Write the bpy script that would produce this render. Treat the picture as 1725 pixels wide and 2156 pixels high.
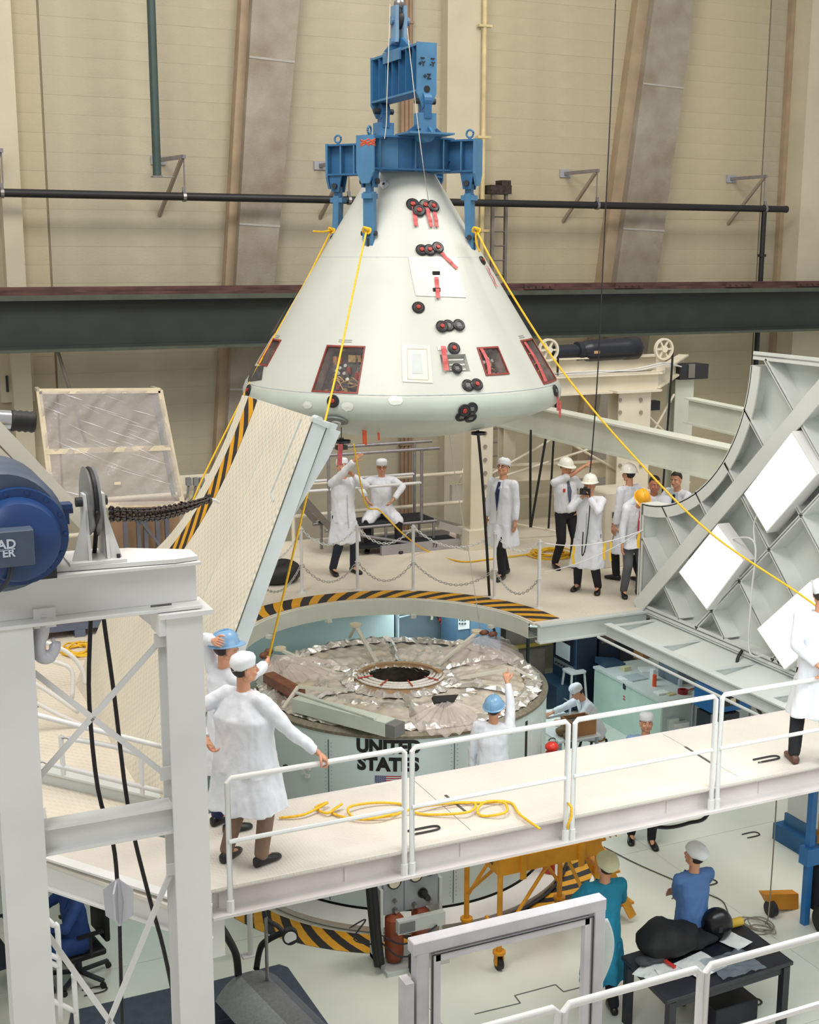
import bpy, bmesh, math, random
from math import sin, cos, pi, radians, sqrt, atan2, hypot
from mathutils import Vector, Matrix, noise
for o in list(bpy.data.objects): bpy.data.objects.remove(o)
SC = bpy.context.scene
COL = SC.collection
V3 = Vector
# ------------------------------------------------------------------ camera
# world: origin on the axis of the round hull, x along the gangway, y to the back wall, z=0 lower floor
YAW = radians(24.5); PITCH = radians(11.3); ROLL = radians(0.12); FPX = 2700.0
CAM = V3((-6.62, -15.0, 8.0))
FW = V3((sin(YAW)*cos(PITCH), cos(YAW)*cos(PITCH), -sin(PITCH)))
RT = V3((cos(YAW), -sin(YAW), 0.0))
UPV = RT.cross(FW)
R_ = RT*cos(ROLL) + UPV*sin(ROLL); U_ = UPV*cos(ROLL) - RT*sin(ROLL)
cd = bpy.data.cameras.new('camera'); cam = bpy.data.objects.new('camera', cd); COL.objects.link(cam)
cd.sensor_fit = 'VERTICAL'; cd.sensor_height = 24.0; cd.sensor_width = 24.0*1725/2156
cd.lens = FPX/2156*24.0; cd.clip_end = 200
cam.matrix_world = Matrix(((R_.x, U_.x, -FW.x, CAM.x), (R_.y, U_.y, -FW.y, CAM.y), (R_.z, U_.z, -FW.z, CAM.z), (0, 0, 0, 1)))
SC.camera = cam
# ------------------------------------------------------------------ world, lamps, exposure
w = bpy.data.worlds.new('hall_air'); SC.world = w; w.use_nodes = True
w.node_tree.nodes['Background'].inputs[0].default_value = (1.0, 0.965, 0.92, 1)
w.node_tree.nodes['Background'].inputs[1].default_value = 0.58
SC.view_settings.view_transform = 'Standard'; SC.view_settings.look = 'None'
SC.view_settings.gamma = 1.0; SC.view_settings.exposure = -0.12; SC.view_settings.use_curve_mapping = False
def area(name, loc, target, size, power, col):
    l = bpy.data.lights.new(name, 'AREA'); l.shape = 'RECTANGLE'; l.size, l.size_y = size; l.energy = power; l.color = col
    o = bpy.data.objects.new(name, l); COL.objects.link(o); o.location = loc
    o.rotation_euler = (V3(target)-V3(loc)).to_track_quat('-Z', 'Y').to_euler(); return o
area('hall_light', (-6, -6, 18), (0, 0, 3), (7, 5), 1500, (1, .95, .88))
area('hall_light', (6, -4, 18), (1, 1, 3), (7, 5), 1250, (1, .95, .88))
area('hall_light', (0, 6, 17), (0, 10, 4), (14, 2), 180, (1, .93, .82))
area('hall_light', (-12, -15, 15), (-4, -5, 3), (6, 4), 680, (.92, .96, 1))  # cool fill added high beside the camera to brighten the left foreground
area('chamber_lamp', (1.5, -8.2, 5.6), (1.2, -5.5, 0), (7, 2), 190, (.88, .98, 1))
area('chamber_lamp', (3.2, 2.6, 2.55), (3.2, 2.5, 0), (4, 1.2), 75, (.82, .98, 1))
area('chamber_lamp', (-2.4, 3.0, 2.5), (-2.6, 4.6, 1.4), (2, .5), 45, (.8, .98, 1))
# ------------------------------------------------------------------ pixel rays (photograph 1725 x 2156) for reading off real positions
def ray(px, py):
    return FW + R_*((px-862.5)/FPX) - U_*((py-1078.0)/FPX)
def P(px, py, x=None, y=None, z=None, d=None):
    r = ray(px, py)
    if x is not None: t = (x-CAM.x)/r.x
    elif y is not None: t = (y-CAM.y)/r.y
    elif z is not None: t = (z-CAM.z)/r.z
    else: t = d
    return CAM + r*t
def on_plane(px, py, p0, n):
    r = ray(px, py); return CAM + r*((V3(p0)-CAM).dot(n)/r.dot(n))
def project(p):
    q = V3(p)-CAM; f = q.dot(FW); return (862.5+q.dot(R_)/f*FPX, 1078-q.dot(U_)/f*FPX)
# ------------------------------------------------------------------ materials
MATS = {}
def srgb(c):
    return tuple(((v/255.)/12.92 if v/255. <= .04045 else ((v/255.+.055)/1.055)**2.4) for v in c)
def mat(name, rgb, rough=.55, metal=0., var=.06, scale=3., bump=0., bscale=40., trans=0., alpha=1., emit=0., rgb2=None, stretch=None, spec=.5):
    if name in MATS: return MATS[name]
    m = bpy.data.materials.new(name); m.use_nodes = True; nt = m.node_tree; b = nt.nodes['Principled BSDF']
    c = srgb(rgb); tc = nt.nodes.new('ShaderNodeTexCoord'); src = tc.outputs['Object']
    if stretch:
        mp = nt.nodes.new('ShaderNodeMapping'); mp.inputs['Scale'].default_value = stretch
        nt.links.new(src, mp.inputs[0]); src = mp.outputs[0]
    n = nt.nodes.new('ShaderNodeTexNoise'); n.inputs['Scale'].default_value = scale; n.inputs['Detail'].default_value = 5
    nt.links.new(src, n.inputs['Vector'])
    r = nt.nodes.new('ShaderNodeValToRGB'); nt.links.new(n.outputs[0], r.inputs[0])
    if rgb2: c2 = srgb(rgb2)
    else: c2 = tuple(max(0, v*(1-2.2*var)) for v in c); c = tuple(min(1, v*(1+var*.6)) for v in c)
    r.color_ramp.elements[0].position = .3; r.color_ramp.elements[1].position = .68
    r.color_ramp.elements[0].color = (*c2, 1); r.color_ramp.elements[1].color = (*c, 1)
    nt.links.new(r.outputs[0], b.inputs['Base Color'])
    b.inputs['Roughness'].default_value = rough; b.inputs['Metallic'].default_value = metal
    b.inputs['Specular IOR Level'].default_value = spec
    if trans: b.inputs['Transmission Weight'].default_value = trans; b.inputs['IOR'].default_value = 1.15
    if alpha < 1: b.inputs['Alpha'].default_value = alpha
    if emit: b.inputs['Emission Color'].default_value = (*srgb(rgb), 1); b.inputs['Emission Strength'].default_value = emit
    if bump:
        n2 = nt.nodes.new('ShaderNodeTexNoise'); n2.inputs['Scale'].default_value = bscale; n2.inputs['Detail'].default_value = 3
        nt.links.new(src, n2.inputs['Vector'])
        bp = nt.nodes.new('ShaderNodeBump'); bp.inputs['Strength'].default_value = bump; bp.inputs['Distance'].default_value = .02
        nt.links.new(n2.outputs[0], bp.inputs['Height']); nt.links.new(bp.outputs[0], b.inputs['Normal'])
    MATS[name] = m; return m
def hazard(name, period=.28, mode='polar', ang=38., cx=0, cy=0, rad=2.3):
    # yellow and black paint: slanted stripes in object space
    m = bpy.data.materials.new(name); m.use_nodes = True; nt = m.node_tree; b = nt.nodes['Principled BSDF']; L = nt.links.new
    def N(t, **k):
        n = nt.nodes.new(t)
        for a, v in k.items(): setattr(n, a, v)
        return n
    tc = N('ShaderNodeTexCoord'); uvn = N('ShaderNodeUVMap'); sp = N('ShaderNodeSeparateXYZ'); L(uvn.outputs[0], sp.inputs[0])
    k = N('ShaderNodeMath', operation='MULTIPLY'); L(sp.outputs[1], k.inputs[0]); k.inputs[1].default_value = math.tan(radians(ang))
    a = N('ShaderNodeMath', operation='ADD'); L(sp.outputs[0], a.inputs[0]); L(k.outputs[0], a.inputs[1])
    d = N('ShaderNodeMath', operation='DIVIDE'); L(a.outputs[0], d.inputs[0]); d.inputs[1].default_value = period
    f = N('ShaderNodeMath', operation='FRACT'); L(d.outputs[0], f.inputs[0])
    g = N('ShaderNodeMath', operation='GREATER_THAN'); L(f.outputs[0], g.inputs[0]); g.inputs[1].default_value = .5
    nz = N('ShaderNodeTexNoise'); nz.inputs['Scale'].default_value = 9.; L(tc.outputs['Object'], nz.inputs['Vector'])
    mx = N('ShaderNodeMix', data_type='RGBA'); L(g.outputs[0], mx.inputs[0])
    mx.inputs[6].default_value = (*srgb((236, 170, 32)), 1); mx.inputs[7].default_value = (*srgb((40, 36, 36)), 1)
    m2 = N('ShaderNodeMix', data_type='RGBA'); m2.blend_type = 'MULTIPLY'; m2.inputs[0].default_value = .35
    L(mx.outputs[2], m2.inputs[6]); L(nz.outputs[0], m2.inputs[7]); L(m2.outputs[2], b.inputs['Base Color'])
    b.inputs['Roughness'].default_value = .6
    return m
def tread(name, rgb, pitch=.05, axes=('X', 'Y'), bump=.5):
    # raised-pattern floor plate: fine relief only
    m = mat(name, rgb, .6, 0, .05, 1.2); nt = m.node_tree; b = nt.nodes['Principled BSDF']
    tc = nt.nodes.new('ShaderNodeTexCoord'); w1 = nt.nodes.new('ShaderNodeTexWave'); w1.bands_direction = 'DIAGONAL'; w1.inputs['Scale'].default_value = .31/pitch
    w2 = nt.nodes.new('ShaderNodeTexWave'); w2.bands_direction = axes[0]; w2.inputs['Scale'].default_value = .31/pitch
    mu = nt.nodes.new('ShaderNodeMath'); mu.operation = 'MULTIPLY'
    for ww in (w1, w2): nt.links.new(tc.outputs['Object'], ww.inputs['Vector'])
    nt.links.new(w1.outputs['Fac'], mu.inputs[0]); nt.links.new(w2.outputs['Fac'], mu.inputs[1])
    bp = nt.nodes.new('ShaderNodeBump'); bp.inputs['Strength'].default_value = bump; bp.inputs['Distance'].default_value = .01
    nt.links.new(mu.outputs[0], bp.inputs['Height']); nt.links.new(bp.outputs[0], b.inputs['Normal']); return m
def col(n, *a, **k): return mat(n, *a, **k)
# ------------------------------------------------------------------ mesh builder
def frame(d, up=None):
    d = V3(d).normalized(); up = V3(up) if up is not None else (V3((0, 0, 1)) if abs(d.z) < .95 else V3((0, 1, 0)))
    s = d.cross(up)
    if s.length < 1e-5: s = d.cross(V3((1, 0, .01)))
    s.normalize(); return s, s.cross(d).normalized()
class MB:
    def __init__(s): s.v = []; s.f = []; s.uv = None
    def add(s, vs, fs):
        n = len(s.v); s.v += [V3(p) for p in vs]; s.f += [tuple(i+n for i in f) for f in fs]; return s
    def box(s, c, size, rot=None, M=None):
        hx, hy, hz = size[0]/2, size[1]/2, size[2]/2; c = V3(c)
        R = M if M is not None else (Matrix.Rotation(rot, 3, 'Z') if rot else Matrix.Identity(3))
        vs = [c + R @ V3((x, y, z)) for x in (-hx, hx) for y in (-hy, hy) for z in (-hz, hz)]
        return s.add(vs, [(0, 1, 3, 2), (4, 6, 7, 5), (0, 4, 5, 1), (2, 3, 7, 6), (0, 2, 6, 4), (1, 5, 7, 3)])
    def b2(s, a, b):
        a, b = V3(a), V3(b); return s.box((a+b)/2, tuple(abs(q) for q in (b-a)))
    def bar(s, a, b, w, h, up=None):   # rectangular bar from a to b
        a, b = V3(a), V3(b); x, y = frame(b-a, up); x *= w/2; y *= h/2
        vs = [a-x-y, a+x-y, a+x+y, a-x+y, b-x-y, b+x-y, b+x+y, b-x+y]
        return s.add(vs, [(0, 3, 2, 1), (4, 5, 6, 7), (0, 1, 5, 4), (1, 2, 6, 5), (2, 3, 7, 6), (3, 0, 4, 7)])
    def ibeam(s, a, b, w, h, t=.025, up=None):
        a, b = V3(a), V3(b); x, y = frame(b-a, up); o = y*(h/2-t/2)
        s.bar(a+o, b+o, w, t, up); s.bar(a-o, b-o, w, t, up); return s.bar(a, b, t*.8, h-2*t, up)
    def chan(s, a, b, w, h, t=.02, up=None, side=1):
        a, b = V3(a), V3(b); x, y = frame(b-a, up); o = y*(h/2-t/2)
        s.bar(a+o, b+o, w, t, up); s.bar(a-o, b-o, w, t, up); q = x*side*(w/2-t/2); return s.bar(a+q, b+q, t, h-2*t, up)
    def cyl(s, a, b, r0, r1=None, n=12, caps=True):
        r1 = r0 if r1 is None else r1; a, b = V3(a), V3(b); x, y = frame(b-a)
        vs = []
        for c, r in ((a, r0), (b, r1)):
            for i in range(n):
                t = 2*pi*i/n; vs.append(c + x*(r*cos(t)) + y*(r*sin(t)))
        fs = [(i, (i+1) % n, n+(i+1) % n, n+i) for i in range(n)]
        if caps: fs += [tuple(range(n-1, -1, -1)), tuple(range(n, 2*n))]
        return s.add(vs, fs)
    def tube(s, pts, r, n=8, closed=False, flat=1.):
        pts = [V3(p) for p in pts]; m = len(pts); vs = []; pr = None
        for k in range(m):
            if closed: d = pts[(k+1) % m]-pts[k-1]
            else: d = pts[min(k+1, m-1)]-pts[max(k-1, 0)]
            if d.length < 1e-7: d = V3((0, 0, 1))
            d.normalize()
            if pr is None: x, y = frame(d)
            else:
                x = pr - d*pr.dot(d)
                if x.length < 1e-5: x, y = frame(d)
                else: x.normalize(); y = d.cross(x)
            pr = x; rr = r[k] if isinstance(r, (list, tuple)) else r
            for i in range(n):
                t = 2*pi*i/n; vs.append(pts[k] + x*(rr*cos(t)) + y*(rr*flat*sin(t)))
        fs = []
        for k in range(m if closed else m-1):
            a, b = k*n, ((k+1) % m)*n
            for i in range(n): fs.append((a+i, a+(i+1) % n, b+(i+1) % n, b+i))
        if not closed: fs += [tuple(range(n-1, -1, -1)), tuple(range((m-1)*n, m*n))]
        return s.add(vs, fs)
    def lathe(s, prof, c=(0, 0, 0), n=32, axis=None, cap=True, a0=0., a1=2*pi):
        c = V3(c); ax = V3(axis).normalized() if axis is not None else V3((0, 0, 1))
        if axis is not None: x, y = frame(ax)
        else: x, y = V3((1, 0, 0)), V3((0, 1, 0))
        full = abs(a1-a0-2*pi) < 1e-6; m = n if full else n+1; vs = []
        for r, z in prof:
            for i in range(m):
                t = a0+(a1-a0)*i/n; vs.append(c + x*(r*cos(t)) + y*(r*sin(t)) + ax*z)
        fs = []
        for k in range(len(prof)-1):
            for i in range(m if full else n):
                j = (i+1) % m; fs.append((k*m+i, k*m+j, (k+1)*m+j, (k+1)*m+i))
        if cap and full:
            if prof[0][0] > 1e-6: fs.append(tuple(range(m-1, -1, -1)))
            if prof[-1][0] > 1e-6: fs.append(tuple(range((len(prof)-1)*m, len(prof)*m)))
        return s.add(vs, fs)
    def ball(s, c, r, n=12, R=None):
        r = r if isinstance(r, (tuple, list)) else (r, r, r); c = V3(c); m = n//2+1; vs = []; R = R or Matrix.Identity(3)
        for k in range(m+1):
            p = pi*k/m
            for i in range(n):
                t = 2*pi*i/n; vs.append(c + R @ V3((r[0]*sin(p)*cos(t), r[1]*sin(p)*sin(t), r[2]*cos(p))))
        fs = [(k*n+i, (k+1)*n+i, (k+1)*n+(i+1) % n, k*n+(i+1) % n) for k in range(m) for i in range(n)]
        return s.add(vs, fs)
    def poly(s, pts, off):     # flat polygon extruded by vector off
        pts = [V3(p) for p in pts]; off = V3(off); n = len(pts)
        fs = [tuple(range(n)), tuple(range(2*n-1, n-1, -1))] + [(i, n+i, n+(i+1) % n, (i+1) % n) for i in range(n)]
        return s.add(pts+[p+off for p in pts], fs)
    def rbox(s, c, size, r=.03, rot=0., M=None, n=3):   # box with rounded vertical corners
        hx, hy = size[0]/2-r, size[1]/2-r; R = M if M is not None else Matrix.Rotation(rot, 3, 'Z'); pts = []
        for (sx, sy, a) in ((1, 1, 0), (-1, 1, 90), (-1, -1, 180), (1, -1, 270)):
            for k in range(n+1):
                t = radians(a+90*k/n); pts.append(V3(c) + R @ V3((sx*hx+r*cos(t), sy*hy+r*sin(t), -size[2]/2)))
        return s.poly(pts, R @ V3((0, 0, size[2])))
    def grid(s, fn, nu, nv, thick=None):
        vs = [fn(i/nu, j/nv) for j in range(nv+1) for i in range(nu+1)]
        fs = [(j*(nu+1)+i, j*(nu+1)+i+1, (j+1)*(nu+1)+i+1, (j+1)*(nu+1)+i) for j in range(nv) for i in range(nu)]
        return s.add(vs, fs)
def obj(name, mb, m, parent=None, smooth=False, bevel=0., solid=0., fixn=True, uv=None):
    bm = bmesh.new(); vs = [bm.verts.new(p) for p in mb.v]
    for f in mb.f:
        try: bm.faces.new([vs[i] for i in f])
        except ValueError: pass
    if fixn:
        if any((len(f.verts) > 4) for f in bm.faces) or True:
            bmesh.ops.recalc_face_normals(bm, faces=bm.faces)
    if parent is not None: o0 = V3(parent['_o']) if '_o' in parent else V3((0, 0, 0))
    else:
        xs = [v.co.x for v in bm.verts]; ys = [v.co.y for v in bm.verts]; zs = [v.co.z for v in bm.verts]
        o0 = V3(((min(xs)+max(xs))/2, (min(ys)+max(ys))/2, min(zs)))
    if bevel: bmesh.ops.bevel(bm, geom=[e for e in bm.edges], offset=bevel, segments=1, affect='EDGES', clamp_overlap=True)
    for v in bm.verts: v.co -= o0
    me = bpy.data.meshes.new(name); bm.to_mesh(me); bm.free()
    if smooth:
        for p in me.polygons: p.use_smooth = True
        if smooth == 'auto':
            for e_, a_ in (): pass
    me.materials.append(m); o = bpy.data.objects.new(name, me); COL.objects.link(o)
    if smooth == 'auto':
        bmx = bmesh.new(); bmx.from_mesh(me)
        for e in bmx.edges: e.smooth = not (len(e.link_faces) == 2 and e.calc_face_angle(0) > radians(38))
        bmx.to_mesh(me); bmx.free()
    if solid:
        md = o.modifiers.new('thickness', 'SOLIDIFY'); md.thickness = solid; md.offset = 0
    if parent is not None: o.parent = parent; o['_o'] = tuple(o0)
    else: o.location = o0; o['_o'] = tuple(o0)
    return o
USED = {}
def tag(o, label, cat, group=None, kind=None):
    o['label'] = label; o['category'] = cat
    if group: o['group'] = group
    if kind: o['kind'] = kind
    return o
def thing(name, label, cat, loc=(0, 0, 0), group=None):
    o = bpy.data.objects.new(name, None); COL.objects.link(o); o.location = loc; o['_o'] = tuple(loc); o.empty_display_size = .1
    return tag(o, label, cat, group)
def struct(name, mb, m, parent=None, **k):
    o = obj(name, mb, m, parent, **k)
    if parent is None: o['kind'] = 'structure'
    return o
def dup(root, dloc=(0, 0, 0), rotz=0., label=None, group=None):
    r = root.copy(); COL.objects.link(r); r.location = V3(root.location)+V3(dloc); r.rotation_euler.z = root.rotation_euler.z+rotz
    if label: r['label'] = label
    if group: r['group'] = group
    for ch in list(root.children):
        c = ch.copy(); COL.objects.link(c); c.parent = r
        for g in list(ch.children):
            d = g.copy(); COL.objects.link(d); d.parent = c
    return r
def smooth_pts(pts, k=6, closed=False):
    pts = [V3(p) for p in pts]; out = []; n = len(pts)
    for i in range(n if closed else n-1):
        p1, p2 = pts[i], pts[(i+1) % n]
        p0 = pts[i-1] if (closed or i) else p1; p3 = pts[(i+2) % n] if (closed or i+2 < n) else p2
        for j in range(k):
            t = j/k; out.append(.5*((2*p1)+(p2-p0)*t+(2*p0-5*p1+4*p2-p3)*t*t+(3*p1-p0-3*p2+p3)*t**3))
    if not closed: out.append(pts[-1])
    return out
def uvmap(o, fn):      # fn(local vertex + origin) -> (u, v) in metres
    me = o.data; uvl = me.uv_layers.new(name='uv'); o0 = V3(o['_o'])
    for l in me.loops: uvl.data[l.index].uv = fn(me.vertices[l.vertex_index].co+o0)
def text_mb(body, size, M, bold=0., depth=.002, fn=None, cond=1.):
    cu = bpy.data.curves.new('t', 'FONT'); cu.body = body; cu.size = size; cu.align_x = 'CENTER'; cu.align_y = 'CENTER'
    cu.offset = bold; cu.extrude = depth; cu.resolution_u = 3
    o = bpy.data.objects.new('t', cu); COL.objects.link(o); dg = bpy.context.evaluated_depsgraph_get(); dg.update()
    me = bpy.data.meshes.new_from_object(o.evaluated_get(dg)); mb = MB()
    mb.add([(fn(V3((v.co.x*cond, v.co.y, v.co.z))) if fn else M @ V3((v.co.x*cond, v.co.y, v.co.z))) for v in me.vertices], [tuple(p.vertices) for p in me.polygons])
    bpy.data.objects.remove(o); bpy.data.curves.remove(cu); bpy.data.meshes.remove(me); return mb
def face_matrix(origin, right, up):
    r = V3(right).normalized(); u = V3(up).normalized(); n = r.cross(u); o = V3(origin)
    return Matrix(((r.x, u.x, n.x, o.x), (r.y, u.y, n.y, o.y), (r.z, u.z, n.z, o.z), (0, 0, 0, 1)))
# palette
WP = mat('white_paint', (224, 224, 222), .45, var=.04, scale=1.5)
WC = mat('cool_white_paint', (205, 211, 208), .45, var=.05, scale=1.5)
WW = mat('warm_white_paint', (232, 224, 206), .5, var=.04, scale=1.2)
WL = mat('chamber_white_paint', (200, 208, 205), .5, var=.05, scale=1.)
PLAT = tread('tread_plate_paint', (222, 213, 196), .05)
STEEL = mat('bare_steel', (150, 148, 148), .35, .8, .1, 8)
GALV = mat('scaffold_tube', (150, 146, 150), .4, .5, .1, 8)
BLACK = mat('black_rubber', (28, 28, 30), .55, var=.1)
DARK = mat('dark_iron', (45, 46, 50), .6, var=.1)
BLUE = mat('sling_blue_paint', (44, 98, 142), .5, var=.07, scale=5)
YROPE = mat('yellow_rope', (240, 190, 40), .7, var=.1, scale=60)
RED = mat('red_tag', (196, 62, 48), .6, var=.1)
PINK = mat('red_streamer', (206, 92, 92), .5, var=.15, scale=20)
CONC = mat('wall_plaster', (182, 174, 152), .85, var=.07, scale=.9, bump=.25, bscale=30)
FILM = mat('clear_film', (225, 225, 228), .12, var=.02, bump=1., bscale=4, trans=0., alpha=.28, stretch=(1, 1, 3))
# ================================================================== SETTING
random.seed(4)
FLOORM = mat('painted_floor', (222, 224, 212), .3, var=.05, scale=.8, rgb2=(208, 213, 202))
mb = MB().b2((-14, -16, -.35), (20, 11, -.03)); floor = struct('floor', mb, mat('floor_joint', (140, 144, 138), .7))
pl = None
for i in range(-4, 5):
    for j in range(-4, 4):
        if pl is None:
            pl = obj('floor_plate', MB().box((0, 0, -.015), (4.394, 4.094, .03)), FLOORM, None); bpl = pl; c = pl
        else: c = bpl.copy(); COL.objects.link(c)
        c.location = (i*4.4+1.0, j*4.1+.6, -.03); c.parent = floor; c.matrix_parent_inverse = floor.matrix_world.inverted() if False else Matrix.Translation(-floor.location)
# back wall with board-marked courses
WY = 10.0
wall = struct('wall_back', MB().b2((-12, WY+.06, -.03), (26, WY+.5, 16.5)), mat('wall_joint', (176, 166, 142), .9))
CONC2 = mat('wall_plaster_warm', (188, 177, 150), .85, var=.07, scale=.7, bump=.25, bscale=30)
bays = [(-12, -2.62), (-2.6, 6.34), (6.36, 13.9), (13.92, 26)]
z = 0.0; k = 0
cmesh = {}
while z < 16.4:
    hh = .34
    for b, (x0, x1) in enumerate(bays):
        if b not in cmesh:
            cmesh[b] = obj('wall_course', MB().box((0, 0, hh/2-.002), (x1-x0-.02, .06, hh-.0015)), CONC if b % 2 else CONC2, None); c = cmesh[b]; 
        else: c = cmesh[b].copy(); COL.objects.link(c)
        c.parent = wall; c.matrix_parent_inverse = Matrix.Translation(-wall.location)
        c.location = ((x0+x1)/2, WY+.03+random.uniform(-.002, .002), z)
    z += hh; k += 1
# pillars, slanted braces
def wall_poly(name, pts, depth, m, y=None, **k):
    y = WY if y is None else y
    pp = [P(px, py, y=y-depth) for px, py in pts]; return struct(name, MB().poly(pp, (0, depth+.05, 0)), m, **k)
PILM = mat('pillar_plaster', (202, 193, 170), .85, var=.06, scale=.8, bump=.2)
BRM = mat('slanted_brace_concrete', (160, 153, 140), .75, var=.12, scale=1.6, rgb2=(134, 122, 104), bump=.3)
BRS = mat('slanted_brace_side', (170, 150, 124), .85, var=.1, scale=2)
def prism_x(x0, x1, z0, z1, xb0, xb1, d, y=WY):
    return MB().poly([(x0, y-d, z1), (x1, y-d, z1), (xb1, y-d, z0), (xb0, y-d, z0)], (0, d+.02, 0))
a, b = P(-20, 0, y=9.6), P(22, 0, y=9.6)
struct('trim_1', MB().b2((a.x, 9.6, 0), (b.x, WY+.02, 16.4)), PILM)
a, b = P(942, 200, y=9.7), P(1012, 200, y=9.7)
struct('trim_2', MB().b2((a.x, 9.7, 0), (b.x, WY+.02, 16.4)), PILM)
a, b = P(1700, 200, y=9.3), P(1760, 200, y=9.3)
struct('trim_3', MB().b2((a.x, 9.3, 0), (b.x+1, WY+.02, 16.4)), PILM)
a, b = P(1652, 200, y=9.95), P(1700, 200, y=9.8)
struct('trim_4', MB().b2((a.x, 9.85, 0), (b.x+.4, WY+.02, 16.4)), BRS)
for i, (p, q, r, s_) in enumerate([((532, 0), (632, 0), (497, 600), (578, 600)), ((1378, 0), (1465, 0), (1297, 600), (1383, 600))]):
    y = 9.55
    A, B, C_, D_ = P(*p, y=y), P(*q, y=y), P(*r, y=y), P(*s_, y=y)
    t = (C_.z-16)/(C_.z-A.z)
    def ex(top, bot, zz): return bot+(top-bot)*((zz-bot.z)/(top.z-bot.z))
    top0, top1, bot0, bot1 = ex(A, C_, 16.2), ex(B, D_, 16.2), ex(A, C_, 1.), ex(B, D_, 1.)
    br = struct('trim_%d' % (5+i), MB().poly([top0, top1, bot1, bot0], (0, .47, 0)), BRM)
    # narrow warm side plate along the left edge, set back
    struct('trim_%d' % (7+i), MB().poly([top0+V3((-.28 if i else -.16, .2, 0)), top0+V3((0, .2, 0)), bot0+V3((0, .2, 0)), bot0+V3((-.28 if i else -.16, .2, 0))], (0, .27, 0)), BRS)
    # joint plates across the brace
    for zz in (5.4, 8.6, 11.7):
        a0, a1 = ex(A, C_, zz), ex(B, D_, zz)
        obj('joint_strip', MB().poly([a0+V3((0, -.012, .02)), a1+V3((0, -.012, -.02)), a1+V3((0, -.012, -.06)), a0+V3((0, -.012, -.02))], (0, .02, 0)), mat('brace_joint', (172, 168, 160), .8), br)
# crane rail girder
GREEN = mat('girder_green', (46, 52, 48), .55, var=.1, scale=2)
GREEN2 = mat('girder_green_edge', (76, 82, 70), .55, var=.1, scale=3)
RUST = mat('rusty_rail', (96, 66, 62), .85, var=.25, scale=7, stretch=(.3, 1, 2))
gt = thing('crane_girder', 'long dark green steel girder with a rusty rail, spanning the hall behind the capsule', 'girder', (5, 8.4, 6.33))
gx0, gx1 = -9, 22
obj('web', MB().b2((gx0, 8.42, 6.42), (gx1, 8.46, 7.24)), GREEN, gt)
obj('top_flange', MB().b2((gx0, 8.15, 7.22), (gx1, 8.75, 7.31)), GREEN2, gt)
obj('bottom_flange', MB().b2((gx0, 8.1, 6.33), (gx1, 8.8, 6.38)), GREEN2, gt)
obj('fillet', MB().b2((gx0, 8.3, 6.37), (gx1, 8.5, 6.43)), GREEN, gt)
obj('rail', MB().b2((gx0, 8.28, 7.31), (gx1, 8.6, 7.36)).b2((gx0, 8.38, 7.36), (gx1, 8.5, 7.45)), RUST, gt)
for x in (3.2, 6.9, 9.1, 12.0, 14.0):
    m_ = MB().b2((x-.35, 8.24, 7.33), (x+.35, 8.29, 7.44))
    for q in range(4): m_.cyl((x-.26+q*.17, 8.25, 7.385), (x-.26+q*.17, 8.21, 7.385), .018, n=6)
    obj('splice_plate', m_, RUST, gt)
# black pipe on wall brackets
BP = mat('black_pipe', (26, 25, 27), .45, var=.1)
py_ = 9.1
a = P(-20, 405, y=py_); b = P(1655, 441, y=py_)
t = thing('fire_pipe', 'long black pipe running level across the wall with a drop at its right end', 'pipe', (5, py_, a.z))
zc = (a.z+b.z)/2
obj('pipe_run', MB().cyl((a.x-1, py_, zc), (b.x, py_, zc), .075, n=14), BP, t, smooth='auto')
e = P(1610, 440, y=py_); g = P(1606, 600, y=py_)
obj('drop_pipe', MB().cyl((e.x, py_, zc), (e.x, py_, 2.2), .06, n=14).cyl((e.x, py_, zc-1.02), (e.x, py_, zc-1.08), .1, n=12), BP, t, smooth='auto')
obj('tee', MB().ball((e.x, py_, zc), .09, 10), BP, t, smooth=True); obj('end_cap', MB().cyl((b.x-.02, py_, zc), (b.x+.03, py_, zc), .08, n=12), BP, t, smooth=True)
for px in (5, 388, 735, 1258, 1612):
    q = P(px, 420, y=py_)
    obj('pipe_clamp', MB().cyl((q.x-.03, py_, zc), (q.x+.03, py_, zc), .095, n=12).b2((q.x-.03, py_-.02, zc+.05), (q.x+.03, py_+.02, zc+.17)), STEEL, t)
for px, lab in ((5, 'pale wall bracket at the left edge holding the black pipe'), (388, 'pale wall bracket carrying the black pipe beside the dark green hanging pipe'), (735, 'wall bracket for the black pipe, mostly behind the left leg of the blue lifting frame'), (1258, 'pale wall bracket carrying the black pipe between the ladder and the slanted concrete brace'), (1612, 'pale wall bracket at the right end of the black pipe, above the drop')):
    q = P(px, 365, y=py_); zt = zc+.72; x = q.x
    t = thing('pipe_bracket', lab, 'bracket', (x, WY, zt), 'pipe brackets on the back wall')
    lx = x-.28
    obj('arm', MB().bar((x, py_-.05, zt), (lx, WY, zt-.02), .07, .07), GALV, t)
    obj('wall_plate', MB().b2((lx-.12, WY-.04, zt-.1), (lx+.16, WY, zt+.06)), mat('grey_plate', (165, 166, 176), .5), t)
    obj('brace', MB().bar((x-.04, py_, zt-.04), (lx, WY, zt-1.05), .06, .06), mat('bracket_brown', (150, 136, 120), .6), t)
    obj('hanger_rod', MB().cyl((x, py_, zt), (x, py_, zc+.16), .014, n=6), STEEL, t)
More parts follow.
